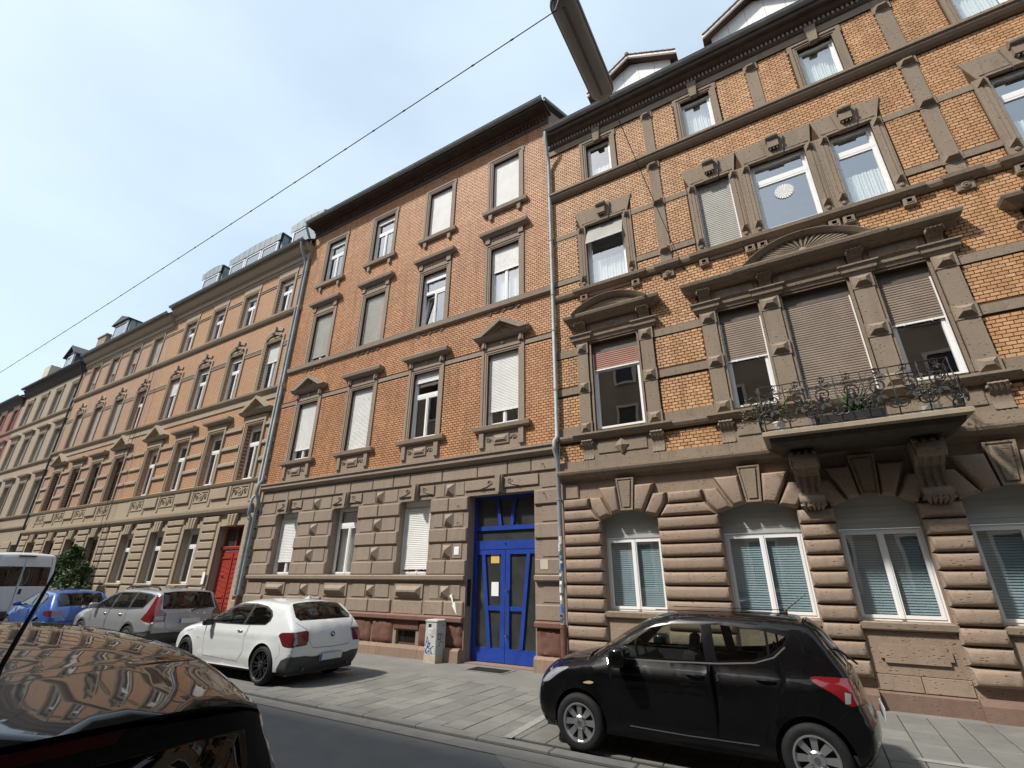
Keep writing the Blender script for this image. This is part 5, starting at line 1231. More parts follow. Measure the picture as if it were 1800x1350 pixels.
def car(name, sp, loc, label, group='cars parked along the street', cat='car'):
    root = empty(name, loc, math.pi); tag(root, label, cat, group)
    K = np.array([k[:4] if len(k) == 4 else (*k[:3], 0.) for k in sp['keys']], float); CV = np.array([(k[3], k[4]) if len(k) == 5 else (0., 0.) for k in sp['keys']]); hw = sp['hw']; G = sp.get('grid', .055)
    cnt = [0]
    def uniq(fs):
        out_ = []
        for nm, p in fs:
            if nm in ('seam', 'reflector', 'trim'): cnt[0] += 1; nm = '%s.%d' % (nm, cnt[0])
            out_.append((nm, p))
        return out_
    # --- edge curve
    pts = []; ks = []
    for i in range(len(K)-1):
        p0, p1, p2, p3 = K[max(i-1, 0)], K[i], K[i+1], K[min(i+2, len(K)-1)]; ks.append(len(pts))
        n = max(2, int(np.hypot(*(p2-p1)[:2])/.035))
        for k in range(n):
            t = k/n; q = .5*((2*p1)+(p2-p0)*t+(2*p0-5*p1+4*p2-p3)*t*t+(3*p1-p0-3*p2+p3)*t**3); lin = p1+(p2-p1)*t
            pts.append(np.r_[q[:2], lin[2:]])
    ks.append(len(pts)); pts.append(K[-1]); E = np.array(pts); cvx = np.interp(np.arange(len(pts)), ks, CV[:, 0]); cvz = np.interp(np.arange(len(pts)), ks, CV[:, 1]); Q = E[:, :2]
    cum = np.r_[0, np.cumsum(np.hypot(*(Q[1:]-Q[:-1]).T))]; ST = cum[-1]
    def S(i): j = int(i); f = i-j; return cum[ks[j]]*(1-f)+(cum[ks[j+1]]*f if f else 0)
    ang = np.zeros((len(Q), 2)); T = np.gradient(Q, axis=0); T /= np.linalg.norm(T, axis=1)[:, None]+1e-9; N = np.c_[-T[:, 1], T[:, 0]]*sp.get('nsgn', 1)
    sec = np.array(sp['sec']); pr = sp['plan']; xw = sp['axles']; wr, ar = sp['wheel_r'], sp['arch_r']
    def Wf(x, z):
        w = hw*np.interp(z, sec[:, 0], sec[:, 1])
        w = w*(1-pr[1]*np.clip((pr[0]-x)/pr[0], 0, 1)**2-pr[3]*np.clip((x-pr[2])/(sp['L']-pr[2]), 0, 1)**2)
        for ax in xw: d = np.hypot(x-ax, z-wr); w = w+.018*np.exp(-np.clip(d-ar, 0, 9)/.05)*(z < 1.1)
        for xs, zs, amp, wd in sp.get('crease', []): w = w+amp*np.exp(-((z-np.interp(x, xs, zs))/wd)**2)*(x > min(xs))*(x < max(xs))
        return w
    Rr_ = sp.get('round', .10)
    def side_y(x, z):
        d, s = dist_poly(x, z, Q); dl = np.interp(s, cum, E[:, 2]); u = np.clip(1-d/Rr_, 0, 1)
        return Wf(x, z)-dl*(1-np.sqrt(np.clip(1-u*u, 0, 1)))
    ye = Wf(Q[:, 0], Q[:, 1])-E[:, 2]
    def band(s, v):
        x = np.interp(s, cum, Q[:, 0]); z = np.interp(s, cum, Q[:, 1]); nx = np.interp(s, cum, N[:, 0]); nz_ = np.interp(s, cum, N[:, 1])
        kk = 1-np.abs(v)**sp.get('cexp', 2.4); c = np.interp(s, cum, E[:, 3])*kk; x = x+np.interp(s, cum, cvx)*kk; z = z+np.interp(s, cum, cvz)*kk; y = v*np.interp(s, cum, ye)
        return np.c_[x+nx*c, y, z+nz_*c]
    VV, TT, LL, SD = [], [], [], []; base = 0
    # --- side panels
    out = [tuple(q) for q in Q]; feats = uniq(sp['side'](S)); arches = [[(ax+ar*math.cos(2*math.pi*k/40), wr+.01+ar*math.sin(2*math.pi*k/40)) for k in range(40)] for ax in xw]
    loops = [(out, True)]+[(p, True) for _, p in feats]+[(a, True) for a in arches]
    gx, gz = np.meshgrid(np.arange(-.1, sp['L']+.1, G), np.arange(.15, 2.7, G)); gx = gx.ravel()+RNG.uniform(-.004, .004, gx.size); gz = gz.ravel()
    ok = in_poly(gx, gz, out); d, _ = dist_poly(gx, gz, Q); ok &= d > .02
    # extra rings near the edge so the rounding is smooth
    extra = [tuple(q-n_*k) for k in (.02, .05) for q, n_ in zip(Q[::1], N[::1])]
    extra = [e for e, t in zip(extra, in_poly(np.array([e[0] for e in extra]), np.array([e[1] for e in extra]), out)) if t]
    P2 = list(zip(gx[ok], gz[ok]))+extra
    v, t = cdt(P2, loops); cx, cz = v[t].mean(1).T
    lab = np.array(['body']*len(t), dtype=object)
    for nm, p in reversed(feats): lab[in_poly(cx, cz, p)] = nm
    keep = in_poly(cx, cz, out)
    for a in arches: keep &= ~in_poly(cx, cz, a)
    t, lab = t[keep], lab[keep]; y = side_y(v[:, 0], v[:, 1])
    for sg in (-1, 1):
        VV.append(np.c_[v[:, 0], sg*y, v[:, 1]]); tt = t if sg < 0 else t[:, ::-1]; TT.append(tt+base); LL.append(lab); SD.append(np.full(len(t), sg)); base += len(v)
    # --- band over the top from rear bumper to front bumper
    sc_ = hw; bf = uniq(sp['band'](S)); nv = 15
    loops = [([(c_, -sc_) for c_ in cum]+[(c_, sc_) for c_ in cum[::-1]], True)]+[([(a, b*sc_) for a, b in p], True) for _, p in bf]
    gs, gv = np.meshgrid(cum[1:-1:2 if len(cum) > 60 else 1], np.linspace(-.93, .93, nv)*sc_); gs = gs.ravel()+RNG.uniform(-.003, .003, gs.size); gv = gv.ravel()
    v, t = cdt(list(zip(gs, gv)), loops); cx, cz = v[t].mean(1).T; lab = np.array(['body']*len(t), dtype=object)
    for nm, p in reversed(bf): lab[in_poly(cx, cz/sc_, p)] = nm
    keep = (np.abs(cz) < sc_) & (cx > 0) & (cx < ST); t, lab = t[keep], lab[keep]
    P3 = band(v[:, 0], np.clip(v[:, 1]/sc_, -1, 1)); VV.append(P3); TT.append(t[:, ::-1]+base); LL.append(lab); SD.append(np.zeros(len(t)))
    V = np.vstack(VV); T3 = np.vstack(TT); Lb = np.concatenate(LL); Sd = np.concatenate(SD)
    key = np.round(V/2e-4).astype(np.int64); _, first, inv = np.unique(key, axis=0, return_index=True, return_inverse=True); inv = inv.ravel(); V = V[first]; T3 = inv[T3]
    g_ = (T3[:, 0] != T3[:, 1]) & (T3[:, 1] != T3[:, 2]) & (T3[:, 0] != T3[:, 2]); T3, Lb, Sd = T3[g_], Lb[g_], Sd[g_]
    fn = np.cross(V[T3[:, 1]]-V[T3[:, 0]], V[T3[:, 2]]-V[T3[:, 0]])
    cen = V[T3].mean(1)-np.array([sp['L']/2, 0, .65]); fl = (fn*cen).sum(1) < 0; T3[fl] = T3[fl][:, ::-1]; fn[fl] *= -1
    vn = np.zeros_like(V)
    for k in range(3): np.add.at(vn, T3[:, k], fn)
    vn /= np.linalg.norm(vn, axis=1)[:, None]+1e-12
    mats = dict(body=sp['paint'], seam='black_plastic', window='car_glass', windscreen='car_glass', rear_window='car_glass', trim='black_plastic'); mats.update(sp.get('mats', {}))
    groups = {}
    for i, (l, s) in enumerate(zip(Lb, Sd)):
        whole = l in ('body', 'bumper_insert') or l.split('.')[0] in sp.get('whole', ())
        groups.setdefault((l, 0 if whole else s), []).append(i)
    for (l, s), idx in groups.items():
        tri = T3[idx]; u, iv = np.unique(tri, return_inverse=True); me = bpy.data.meshes.new(l); me.from_pydata(V[u].tolist(), [], iv.reshape(-1, 3).tolist()); me.update()
        me.polygons.foreach_set('use_smooth', [True]*len(me.polygons)); me.normals_split_custom_set_from_vertices(vn[u].tolist())
        mesh_obj(l.split('.')[0], me, M[mats.get(l, mats.get(l.split('.')[0], sp['paint']))], root)
    # --- wheel wells, underbody, wheels
    m = MB()
    for ax in xw:
        for sg in (-1, 1):
            A = [(ax+(ar+.004)*math.cos(a), wr+.01+(ar+.004)*math.sin(a)) for a in np.linspace(-.35, math.pi+.35, 28)]
            yy = side_y(np.array([p[0] for p in A]), np.array([p[1] for p in A]))-.004; y1 = hw-.34
            for k in range(len(A)-1): m.quad((A[k][0], sg*yy[k], A[k][1]), (A[k+1][0], sg*yy[k+1], A[k+1][1]), (A[k+1][0], sg*y1, A[k+1][1]), (A[k][0], sg*y1, A[k][1]))
            m.poly([(p[0], sg*y1, p[1]) for p in A])
    m.box(.15, sp['L']-.25, -hw*.86, hw*.86, sp['zs']-.04, sp['zs']+.10); m.build('underbody', M['black_plastic'], root)
    for ax in xw:
        for sg in (-1, 1): wheel(root, (ax, sg*(hw-sp.get('wy', .115)), wr), wr, sp.get('ww', .19), sp['rim'], sp['spoke'], sg)
    # --- cabin
    if sp.get('cabin', True):
        zb = sp['belt']; m = MB(); x0, x1 = sp['cab']
        m.box(x0, x1, -hw+.16, hw-.16, .30, .36); m.box(x0, x1, -hw+.10, -hw+.15, .3, zb-.05); m.box(x0, x1, hw-.15, hw-.10, .3, zb-.05); m.box(x0-.04, x0+.35, -hw+.2, hw-.2, zb-.12, zb-.08); m.build('interior', M['seat_fabric'], root)
        m = MB(); rbox(m, (x1-.15, 0, zb-.16), (.5, 2*hw-.34, .26), .06); m.build('dashboard', M['black_plastic'], root, smooth=True, angle=50)
        ss = x0+(x1-x0)*.56; seats = [(ss, s*.36, 1) for s in (-1, 1)]+[(x0+.42, s*.36, 0) for s in (-1, 1)]
        for sx, sy, fr in seats:
            m = MB(); rbox(m, (sx+.26, sy, .50), (.50, .48, .18), .06); rbox(m, (sx-.05, sy, .78), (.16, .46, .62 if fr else .5), .06, rad(-14)); rbox(m, (sx-.15, sy, 1.17 if fr else 1.02), (.09, .24, .17), .035, rad(-10)); m.tube([(sx-.13, sy-.05, 1.0), (sx-.15, sy-.05, 1.15)], .008, 5); m.tube([(sx-.13, sy+.05, 1.0), (sx-.15, sy+.05, 1.15)], .008, 5); m.build('seat', M['seat_fabric'], root, smooth=True, angle=50)
        m = MB(); cxw = x1-.46
        for k in range(1): pass
        ring = [(cxw+.06*math.sin(a), .36+.18*math.cos(a), zb-.02+.17*math.sin(a)) for a in np.linspace(0, 2*math.pi, 25)]; m.tube(ring, .016, 8); m.tube([(cxw, .19, zb-.02), (cxw+.04, .36, zb-.03), (cxw, .53, zb-.02)], .016, 6); m.build('steering_wheel', M['black_plastic'], root, smooth=True)
    return root, side_y, band, S
def mirror(root, x, y, z, sg, mat, s=1.0):
    m = MB(); rbox(m, (x, sg*(y+.10*s), z), (.12*s, .19*s, .13*s), .045*s, 0, 3); m.build('mirror', M[mat], root, smooth=True, angle=60); MB().box(x-.02, x+.03, *sorted((sg*(y-.06), sg*(y+.05))), z-.06, z-.02).build('mirror_stalk', M['black_plastic'], root)
def handle(root, sy, x, z, sg, mat, n=1):
    y = float(sy(np.array([x]), np.array([z]))[0]); m = MB(); m.tube([(x-.09, sg*(y+.0), z), (x-.07, sg*(y+.022), z+.004), (x, sg*(y+.03), z+.006), (x+.06, sg*(y+.022), z+.004), (x+.09, sg*y, z)], [.008, .012, .013, .012, .008], 8); m.build('door_handle', M[mat], root, smooth=True)
def plate(root, x, z, tilt=0., w=.52):
    m = MB().box(-.008, .0, -w/2, w/2, -.055, .055); o = m.build('number_plate', M['plate'], root); o.location = (x, 0, z); o.rotation_euler = (0, tilt, 0)
    q = MB().box(-.0095, -.0005, w/2-.045, w/2-.003, -.05, .05).build('plate_band', M['plate_blue'], o)
def cyl(root, name, c, r, ln, axis, mat, n=16):
    MB().lathe([(0, 0), (r, 0), (r, ln), (0, ln)], c, n, axis).build(name, M[mat], root, smooth=True, angle=40)
SEC = [(.2, .925), (.3, .962), (.5, .99), (.68, 1.0), (.85, .985), (.95, .955), (1.05, .92), (1.2, .855), (1.4, .765), (1.55, .70)]
# ---- black hatchback on the right
def side_i(S):
    top = [(2.62, .985), (2.30, 1.235), (2.05, 1.355), (1.75, 1.405), (1.2, 1.412), (.85, 1.385), (.60, 1.335), (.56, 1.31)]
    bot = [(.62, 1.22), (.76, 1.105), (.95, 1.045), (1.3, 1.015), (1.8, .995), (2.3, .985)]
    dl = top+bot; ins = lambda d: [tuple(p) for p in inset_poly(dl, d)]
    fw = [(2.48, 1.01), (2.25, 1.215), (2.04, 1.315), (1.78, 1.365), (1.47, 1.375), (1.44, 1.02), (1.9, 1.012)]
    rw = [(1.35, 1.375), (1.2, 1.372), (.87, 1.345), (.815, 1.335), (.815, 1.115), (.97, 1.062), (1.32, 1.032)]
    qw = [(.79, 1.33), (.66, 1.305), (.61, 1.29), (.66, 1.215), (.79, 1.125)]
    F_ = [('window.f', fw), ('window.r', rw), ('window.q', qw)]
    F_ += [('trim', [(p[0]+.004, p[1]+.006) for p in inset_poly(dl, .010)]), ('chrome_trim', strip([(.64, 1.20), (.76, 1.10), (.95, 1.04), (1.3, 1.008), (1.8, .988), (2.5, .976)], .014)), ('pillar', [tuple(q) for q in inset_poly(dl, -.012)])]
    fd = [(2.50, .985), (2.52, .80), (2.42, .60), (2.38, .36), (2.30, .30), (1.40, .30), (1.38, .6), (1.385, 1.02)]
    rd = [(1.375, 1.02), (1.37, .30), (.98, .30), (.90, .52), (.80, .68), (.72, .84), (.72, 1.10)]
    F_ += [('seam', strip(fd, .008)), ('seam', strip(rd[1:], .008)), ('sill_glint', strip([(2.32, .335), (1.7, .325), (1.02, .335)], .009))]  # thin steel strip low on the doors: painted reflection along the sill crease
    tl = spl([(.47, .945), (.30, .970), (.08, .955), (.0, .88), (.10, .77), (.19, .755), (.28, .83)], 4, True)
    F_ += [('reversing_lamp', [(.15, .85), (.20, .86), (.215, .765), (.17, .77)]), ('tail_lamp', tl)]
    hl = spl([(3.50, .66), (3.36, .78), (3.14, .835), (3.06, .835), (3.20, .76), (3.36, .66)], 4, True); F_ += [('headlamp', hl)]
    F_ += [('side_repeater', spl([(2.86, .70), (2.78, .725), (2.72, .715), (2.77, .695)], 3, True)), ('seam', strip(arc(.52, .73, .085, 0, 360, 24), .005))]
    F_ += [('seam', strip([(.22, .70), (.34, .58), (.36, .34)], .007)), ('seam', strip([(3.20, .66), (3.32, .45), (3.2, .3)], .007))]
    F_ += [('door', fd), ('door.r', rd)]
    return F_
def band_i(S):
    a, b = S(5.1), S(7.3); w0, w1 = S(11.2), S(13.9)
    rw = [(a, -.80), (a, .80), (b-.05, .86), (b, .80), (b, -.80), (b-.05, -.86)]; ws = [(w0, -.86), (w0, .86), (w1, .93), (w1, -.93)]
    tl = [[(S(3.65), s*1.01), (S(5.0), s*1.01), (S(5.0), s*.95), (S(4.4), s*.86), (S(3.8), s*.88)] for s in (-1, 1)]
    F_ = [('rear_window', rw), ('windscreen', ws)]+[('tail_lamp.'+'ab'[i], t) for i, t in enumerate(tl)]
    F_ += [('seam', strip([(a-.03, -.9), (S(2.6), -.72), (S(2.4), 0), (S(2.6), .72), (a-.03, .9)], .008)), ('seam', strip([(b+.03, -.9), (b+.03, .9)], .01)), ('seam', strip([(w1+.10, -.9), (S(15.6), -.72), (S(15.7), 0), (S(15.6), .72), (w1+.10, .9)], .008))]
    F_ += [('reflector', [(S(1.1), s*.95), (S(1.1), s*.78), (S(1.5), s*.78), (S(1.5), s*.95)]) for s in (-1, 1)]+[('bumper_insert', [(S(.3), -.8), (S(.3), .8), (S(1.0), .8), (S(1.0), -.8)])]
    return F_
i10 = dict(L=3.64, hw=.83, zs=.24, paint='paint_black', belt=1.0, cab=(.55, 2.7), axles=(.54, 2.925), wheel_r=.293, arch_r=.335, rim='rim_silver', spoke=dict(n=8, w=(.022, .034), bolts=4, rr=.66), wy=.10,
    keys=[(.16, .24, .05, .04), (.06, .36, .06, .07), (.03, .52, .07, .09), (.07, .68, .06, .09), (.10, .80, .05, .08), (.14, .96, .05, .08), (.27, 1.20, .05, .07), (.38, 1.375, .05, .05), (.55, 1.425, .07, .05), (1.1, 1.455, .08, .045), (1.65, 1.455, .08, .045), (2.02, 1.385, .07, .05), (2.35, 1.205, .06, .08), (2.72, .965, .05, .10), (2.85, .915, .07, .09), (3.2, .84, .09, .09), (3.44, .70, .10, .14), (3.53, .54, .10, .17), (3.53, .36, .09, .16), (3.45, .21, .07, .10)],
    sec=[(.2, .925), (.3, .962), (.5, .99), (.68, 1.0), (.84, .992), (.885, .984), (.945, .915), (1.05, .885), (1.2, .84), (1.4, .755), (1.55, .70)], plan=(.9, .07, 2.5, .15), side=side_i, band=band_i, crease=[((.5, 3.0), (.86, .80), .010, .03), ((.9, 2.5), (.45, .40), .010, .07)],
    mats={'window.f': 'car_glass', 'window.r': 'car_glass', 'window.q': 'car_glass', 'chrome_trim': 'steel', 'trim': 'gloss_black', 'seam': 'gloss_black', 'sill_glint': 'steel', 'pillar': 'paint_black', 'tail_lamp': 'lens_red', 'tail_lamp.a': 'lens_red', 'tail_lamp.b': 'lens_red', 'reversing_lamp': 'lens_clear', 'headlamp': 'lens_clear', 'side_repeater': 'lens_amber', 'reflector': 'lens_red', 'bumper_insert': 'black_plastic', 'rear_window': 'car_glass_dark'})
c1, sy, bd, S_ = car('parked_car', i10, (.24, -3.58, .0), 'black small hatchback parked in front of the arched windows')
for sg in (-1, 1):
    mirror(c1, 2.34, .79, 1.02, sg, 'paint_black', 1.6); handle(c1, sy, 1.55, .885, sg, 'paint_black'); handle(c1, sy, .86, .895, sg, 'paint_black')
m = MB(); m.tube([(.62, 0, 1.49), (.60, 0, 1.525), (.36, 0, 1.70)], [.018, .012, .004], 6); rbox(m, (.63, 0, 1.493), (.09, .05, .03), .012); m.build('antenna', M['black_plastic'], c1)
for k in range(5): MB().box(.62+k*.0, 2.0, -.46+k*.23-.012, -.46+k*.23+.012, 1.498-.0, 1.506).build('roof_rib', M['paint_black'], c1) if k in (0, 4) else None
plate(c1, -.10, .62, rad(-8)); m = MB(); m.tube([(.02, .02, 1.02), (.16, .25, 1.16), (.20, .42, 1.20)], .011, 6); m.build('wiper', M['black_plastic'], c1)
m = MB(); m.prism([(.40, -.30), (.42, -.30), (.42, .3), (.40, .3)], 0, .001)
# ---- white three-door car
def side_b(S):
    dl = [(2.92, .975), (2.60, 1.15), (2.30, 1.275), (1.95, 1.345), (1.5, 1.352), (1.12, 1.315), (.90, 1.24), (.80, 1.15), (.80, 1.06), (.90, .985), (1.4, .965), (2.2, .955), (2.9, .955)]
    fw = [(2.78, .985), (2.50, 1.165), (2.24, 1.26), (1.95, 1.315), (1.56, 1.325), (1.62, .98), (2.2, .975)]
    rw = [(1.50, 1.325), (1.14, 1.288), (.93, 1.215), (.84, 1.14), (.84, 1.065), (.93, 1.005), (1.4, .985), (1.56, .98)]
    fd = [(2.86, .95), (2.84, .7), (2.78, .36), (1.55, .33), (1.42, .5), (1.40, .96)]
    tl = spl([(.40, .865), (.16, .895), (-.05, .89), (-.10, .78), (-.05, .665), (.20, .655), (.31, .72)], 4, True)
    return [('window.f', fw), ('window.r', rw), ('trim', dl), ('seam', strip(fd, .008)), ('tail_lamp', tl), ('badge_strip', [(3.02, .66), (3.07, .66), (3.07, .675), (3.02, .675)]), ('bumper_insert', [(-.1, .20), (-.1, .50), (.10, .50), (.26, .44), (.36, .30), (.38, .20)]), ('seam', strip([(.36, .70), (.30, .55), (.40, .45)], .006)), ('seam', strip([(3.3, .82), (3.62, .74), (3.7, .6)], .007)), ('door', fd)]
def band_b(S):
    a, b = S(4.75), S(6.55); w0, w1 = S(10.0), S(12.4)
    rw = [(a, -.83), (a, .83), (a+.10, .92), (b-.04, .88), (b, .80), (b, -.80), (b-.04, -.88), (a+.10, -.92)]
    tl = [[(S(2.56), s*1.01), (S(3.84), s*1.01), (S(3.86), s*.72), (S(3.70), s*.665), (S(3.0), s*.68), (S(2.62), s*.72)] for s in (-1, 1)]
    F_ = [('rear_window', rw), ('windscreen', [(w0, -.86), (w0, .86), (w1, .93), (w1, -.93)])]+[('tail_lamp.'+'ab'[i], t) for i, t in enumerate(tl)]
    F_ += [('bumper_insert', [(0, -1.01), (0, 1.01), (S(1.66), 1.01), (S(1.72), .72), (S(1.62), .55), (S(1.62), -.55), (S(1.72), -.72), (S(1.66), -1.01)])]
    F_ += [('seam', strip([(a-.02, -.95), (S(3.72), -.645), (S(2.9), -.65), (S(2.35), -.56), (S(2.3), 0), (S(2.35), .56), (S(2.9), .65), (S(3.72), .645), (a-.02, .95)], .008)), ('seam', strip([(w1+.06, -.9), (S(15.3), -.7), (S(15.5), 0), (S(15.3), .7), (w1+.06, .9)], .008))]
    return F_
bmw = dict(L=4.24, hw=.882, zs=.22, paint='paint_white', belt=.96, cab=(.75, 3.0), axles=(.80, 3.49), wheel_r=.325, arch_r=.36, rim='rim_black', spoke=dict(n=7, w=(.012, .014), pair=(-.17, .17), bolts=5, rr=.76, lip=True), ww=.235, wy=.13,
    keys=[(.14, .24, .05, .04), (.05, .38, .06, .08), (.02, .56, .07, .10), (.03, .74, .06, .10), (.09, .92, .05, .09), (.26, 1.10, .05, .08), (.50, 1.30, .05, .06), (.70, 1.352, .07, .05), (1.3, 1.39, .08, .045), (1.85, 1.385, .08, .045), (2.25, 1.30, .07, .06), (2.70, 1.10, .06, .09), (3.0, .965, .05, .11), (3.2, .93, .08, .10), (3.7, .86, .10, .09), (4.02, .72, .11, .16), (4.12, .55, .10, .20), (4.12, .38, .09, .20), (4.04, .22, .07, .10)],
    sec=SEC, plan=(1.0, .06, 3.0, .15), side=side_b, band=band_b, crease=[((.4, 3.8), (.83, .78), .014, .025), ((1.0, 3.0), (.42, .36), .012, .06)],
    mats={'window.f': 'car_glass_side', 'window.r': 'car_glass_side', 'rear_window': 'car_glass_dark', 'tail_lamp': 'lens_dark_red', 'tail_lamp.a': 'lens_dark_red', 'tail_lamp.b': 'lens_dark_red', 'bumper_insert': 'grey_plastic', 'badge_strip': 'black_plastic'})
c2, sy, bd, S_ = car('parked_car', bmw, (-8.42, -3.28, 0), 'white three-door car with black rims parked beside the utility cabinet')
for sg in (-1, 1): mirror(c2, 2.66, .86, .98, sg, 'black_plastic'); handle(c2, sy, 1.62, .86, sg, 'chrome')
plate(c2, -.088, .455, rad(-5)); m = MB(); m.prism([(.78, 1.43), (.95, 1.43), (.80, 1.50), (.775, 1.495)], -.02, .02); m.build('antenna_fin', M['paint_white'], c2)
bp = bd(np.array([S_(3.35)]), np.array([0.]))[0]; n_ = empty('badge', (bp[0]-.012, 0, bp[2]), parent=c2); n_.rotation_euler = (0, rad(12), 0)
MB().lathe([(0, 0), (.045, 0), (.045, -.008), (.036, -.010), (.036, -.006), (0, -.006)], (0, 0, 0), 24, 'x').build('badge_ring', M['black_plastic'], n_, smooth=True, angle=40)
for k in range(4):
    MB().poly([(-.008, 0, 0)]+[(-.008, .027*math.cos(a), .027*math.sin(a)) for a in np.linspace(k*math.pi/2, (k+1)*math.pi/2, 7)]).build('badge_quarter', M['badge_blue' if k % 2 else 'paper_white'], n_, fix=False)
for q in (-.52, .52): cyl(c2, 'exhaust', (.02, q, .285), .035, .2, 'x', 'dark_metal')
m = MB(); m.tube([(.0+.10, -.06, 1.02), (.13, -.28, 1.05), (.15, -.5, 1.04)], .012, 6); m.build('wiper', M['black_plastic'], c2)
def text_mesh(body, size, ext=.004):
    cu = bpy.data.curves.new('lettering', 'FONT'); cu.body = body; cu.size = size; cu.extrude = ext; cu.align_x = 'CENTER'; cu.resolution_u = 2
    o = bpy.data.objects.new('tmp', cu); COL.objects.link(o); dg = bpy.context.evaluated_depsgraph_get(); me = bpy.data.meshes.new_from_object(o.evaluated_get(dg)); bpy.data.objects.remove(o); bpy.data.curves.remove(cu); me.materials.clear(); return me
def rear_text(root, body, size, x, y, z, tilt, mat, ext=.004):
    o = mesh_obj('lettering', text_mesh(body, size, ext), M[mat], root); o.matrix_local = Matrix.Translation((x, y, z)) @ Matrix.Rotation(tilt, 4, 'Y') @ Matrix(((0, 0, -1, 0), (-1, 0, 0, 0), (0, 1, 0, 0), (0, 0, 0, 1))); return o
q = bd(np.array([S_(3.62)]), np.array([-.62]))[0]; rear_text(c2, '120d', .05, q[0]-.008, -.53, q[2], rad(12), 'grey_plastic')
q = bd(np.array([S_(6.35)]), np.array([-.3]))[0]; rear_text(c2, 'georgia', .055, q[0]-.012, -.20, q[2]-.02, rad(50), 'paper_white', .001)
# ---- silver estate
def side_v(S):
    dl = [(3.42, 1.06), (3.05, 1.29), (2.75, 1.42), (2.3, 1.465), (1.4, 1.475), (.70, 1.44), (.42, 1.39), (.62, 1.09), (1.2, 1.05), (2.6, 1.03), (3.4, 1.035)]
    fw = [(3.28, 1.07), (2.98, 1.285), (2.72, 1.385), (2.36, 1.43), (2.36, 1.065)]; rw = [(2.28, 1.435), (1.44, 1.445), (1.40, 1.085), (2.28, 1.065)]; qw = [(1.34, 1.445), (.72, 1.415), (.49, 1.375), (.66, 1.12), (1.32, 1.09)]
    fd = [(3.32, 1.04), (3.30, .7), (3.2, .42), (2.36, .42), (2.33, 1.05)]; rd = [(2.32, 1.05), (2.34, .42), (1.55, .42), (1.42, .6), (1.30, .8), (1.36, 1.08)]
    tl = [(.34, 1.02), (.36, 1.40), (.10, 1.41), (-.05, 1.12), (-.10, .95), (-.10, .79), (.30, .80), (.50, .85)]
    F_ = [('window.f', fw), ('window.r', rw), ('window.q', qw), ('trim', dl), ('tail_lamp', tl), ('seam', strip(fd, .009)), ('seam', strip(rd, .009)), ('cladding', [(0, .2), (5, .2), (5, .44), (3.95, .44), (3.1, .42), (1.6, .42), (0, .60)])]
    return F_+[('cladding', [(ax+.43*math.cos(t), .36+.43*math.sin(t)) for t in np.linspace(0, 2*math.pi, 30)]) for ax in (1.02, 3.80)]+[('door', fd), ('door.r', rd)]
def band_v(S):
    a, b = S(4.2), S(6.0); w0, w1 = S(9.2), S(11.4)
    tl = [[(S(2.75), s*1.01), (S(5.75), s*1.01), (S(5.7), s*.94), (S(4.2), s*.88), (S(3.75), s*.70), (S(2.75), s*.70)] for s in (-1, 1)]; cl = [[(S(3.05), s*.97), (S(3.45), s*.97), (S(3.45), s*.72), (S(3.05), s*.72)] for s in (-1, 1)]
    return [('rear_window', [(a, -.83), (a, .83), (b, .90), (b, -.90)]), ('windscreen', [(w0, -.86), (w0, .86), (w1, .93), (w1, -.93)])]+[('reversing_lamp.'+'ab'[i], t) for i, t in enumerate(cl)]+[('tail_lamp.'+'ab'[i], t) for i, t in enumerate(tl)]+[('cladding', [(0, -1), (0, 1), (S(1.5), 1), (S(1.5), -1)]), ('seam', strip([(a, -.88), (S(2), -.62), (S(1.7), -.5), (S(1.7), .5), (S(2), .62), (a, .88)], .008))]
vol = dict(L=4.74, hw=.93, zs=.30, paint='paint_silver', belt=1.04, cab=(.6, 3.4), axles=(1.02, 3.80), wheel_r=.345, arch_r=.385, rim='rim_silver', spoke=dict(n=5, w=(.03, .04), bolts=5, rr=.68), ww=.22, whole=('cladding',),
    keys=[(.16, .32, .05, .04), (.06, .46, .06, .08), (.02, .64, .06, .10), (.03, .84, .05, .09), (.07, 1.02, .05, .08), (.20, 1.28, .05, .06), (.34, 1.45, .05, .05), (.65, 1.50, .08, .05), (1.6, 1.525, .09, .045), (2.45, 1.50, .08, .05), (2.95, 1.36, .07, .08), (3.40, 1.12, .05, .11), (3.62, 1.03, .07, .10), (4.1, .97, .10, .08), (4.48, .84, .11, .14), (4.60, .64, .10, .16), (4.58, .45, .09, .16), (4.48, .30, .07, .1)],
    sec=[(.2, .95), (.4, .97), (.6, .99), (.78, 1.0), (.95, .98), (1.05, .95), (1.2, .88), (1.4, .80), (1.6, .72)], plan=(1.0, .05, 3.4, .14), side=side_v, band=band_v,
    mats={k: 'car_glass_dark' for k in ('window.f', 'window.r', 'window.q', 'rear_window')}|{'tail_lamp': 'lens_red', 'tail_lamp.a': 'lens_red', 'tail_lamp.b': 'lens_red', 'cladding': 'grey_plastic', 'reversing_lamp.a': 'lens_clear', 'reversing_lamp.b': 'lens_clear'})
c3, sy, bd, S_ = car('parked_car', vol, (-14.35, -2.92, 0), 'silver estate car with roof rails parked between the blue and the white car')
for sg in (-1, 1):
    mirror(c3, 3.12, .88, 1.10, sg, 'paint_silver', 1.1); handle(c3, sy, 2.5, .93, sg, 'chrome'); handle(c3, sy, 1.62, .93, sg, 'chrome')
    MB().tube([(.55, sg*.60, 1.53), (.65, sg*.60, 1.585), (1.4, sg*.61, 1.62), (2.2, sg*.60, 1.60), (2.45, sg*.58, 1.53)], .02, 6).build('roof_rail', M['black_plastic'], c3, smooth=True)
q = bd(np.array([S_(3.55)]), np.array([0.]))[0]
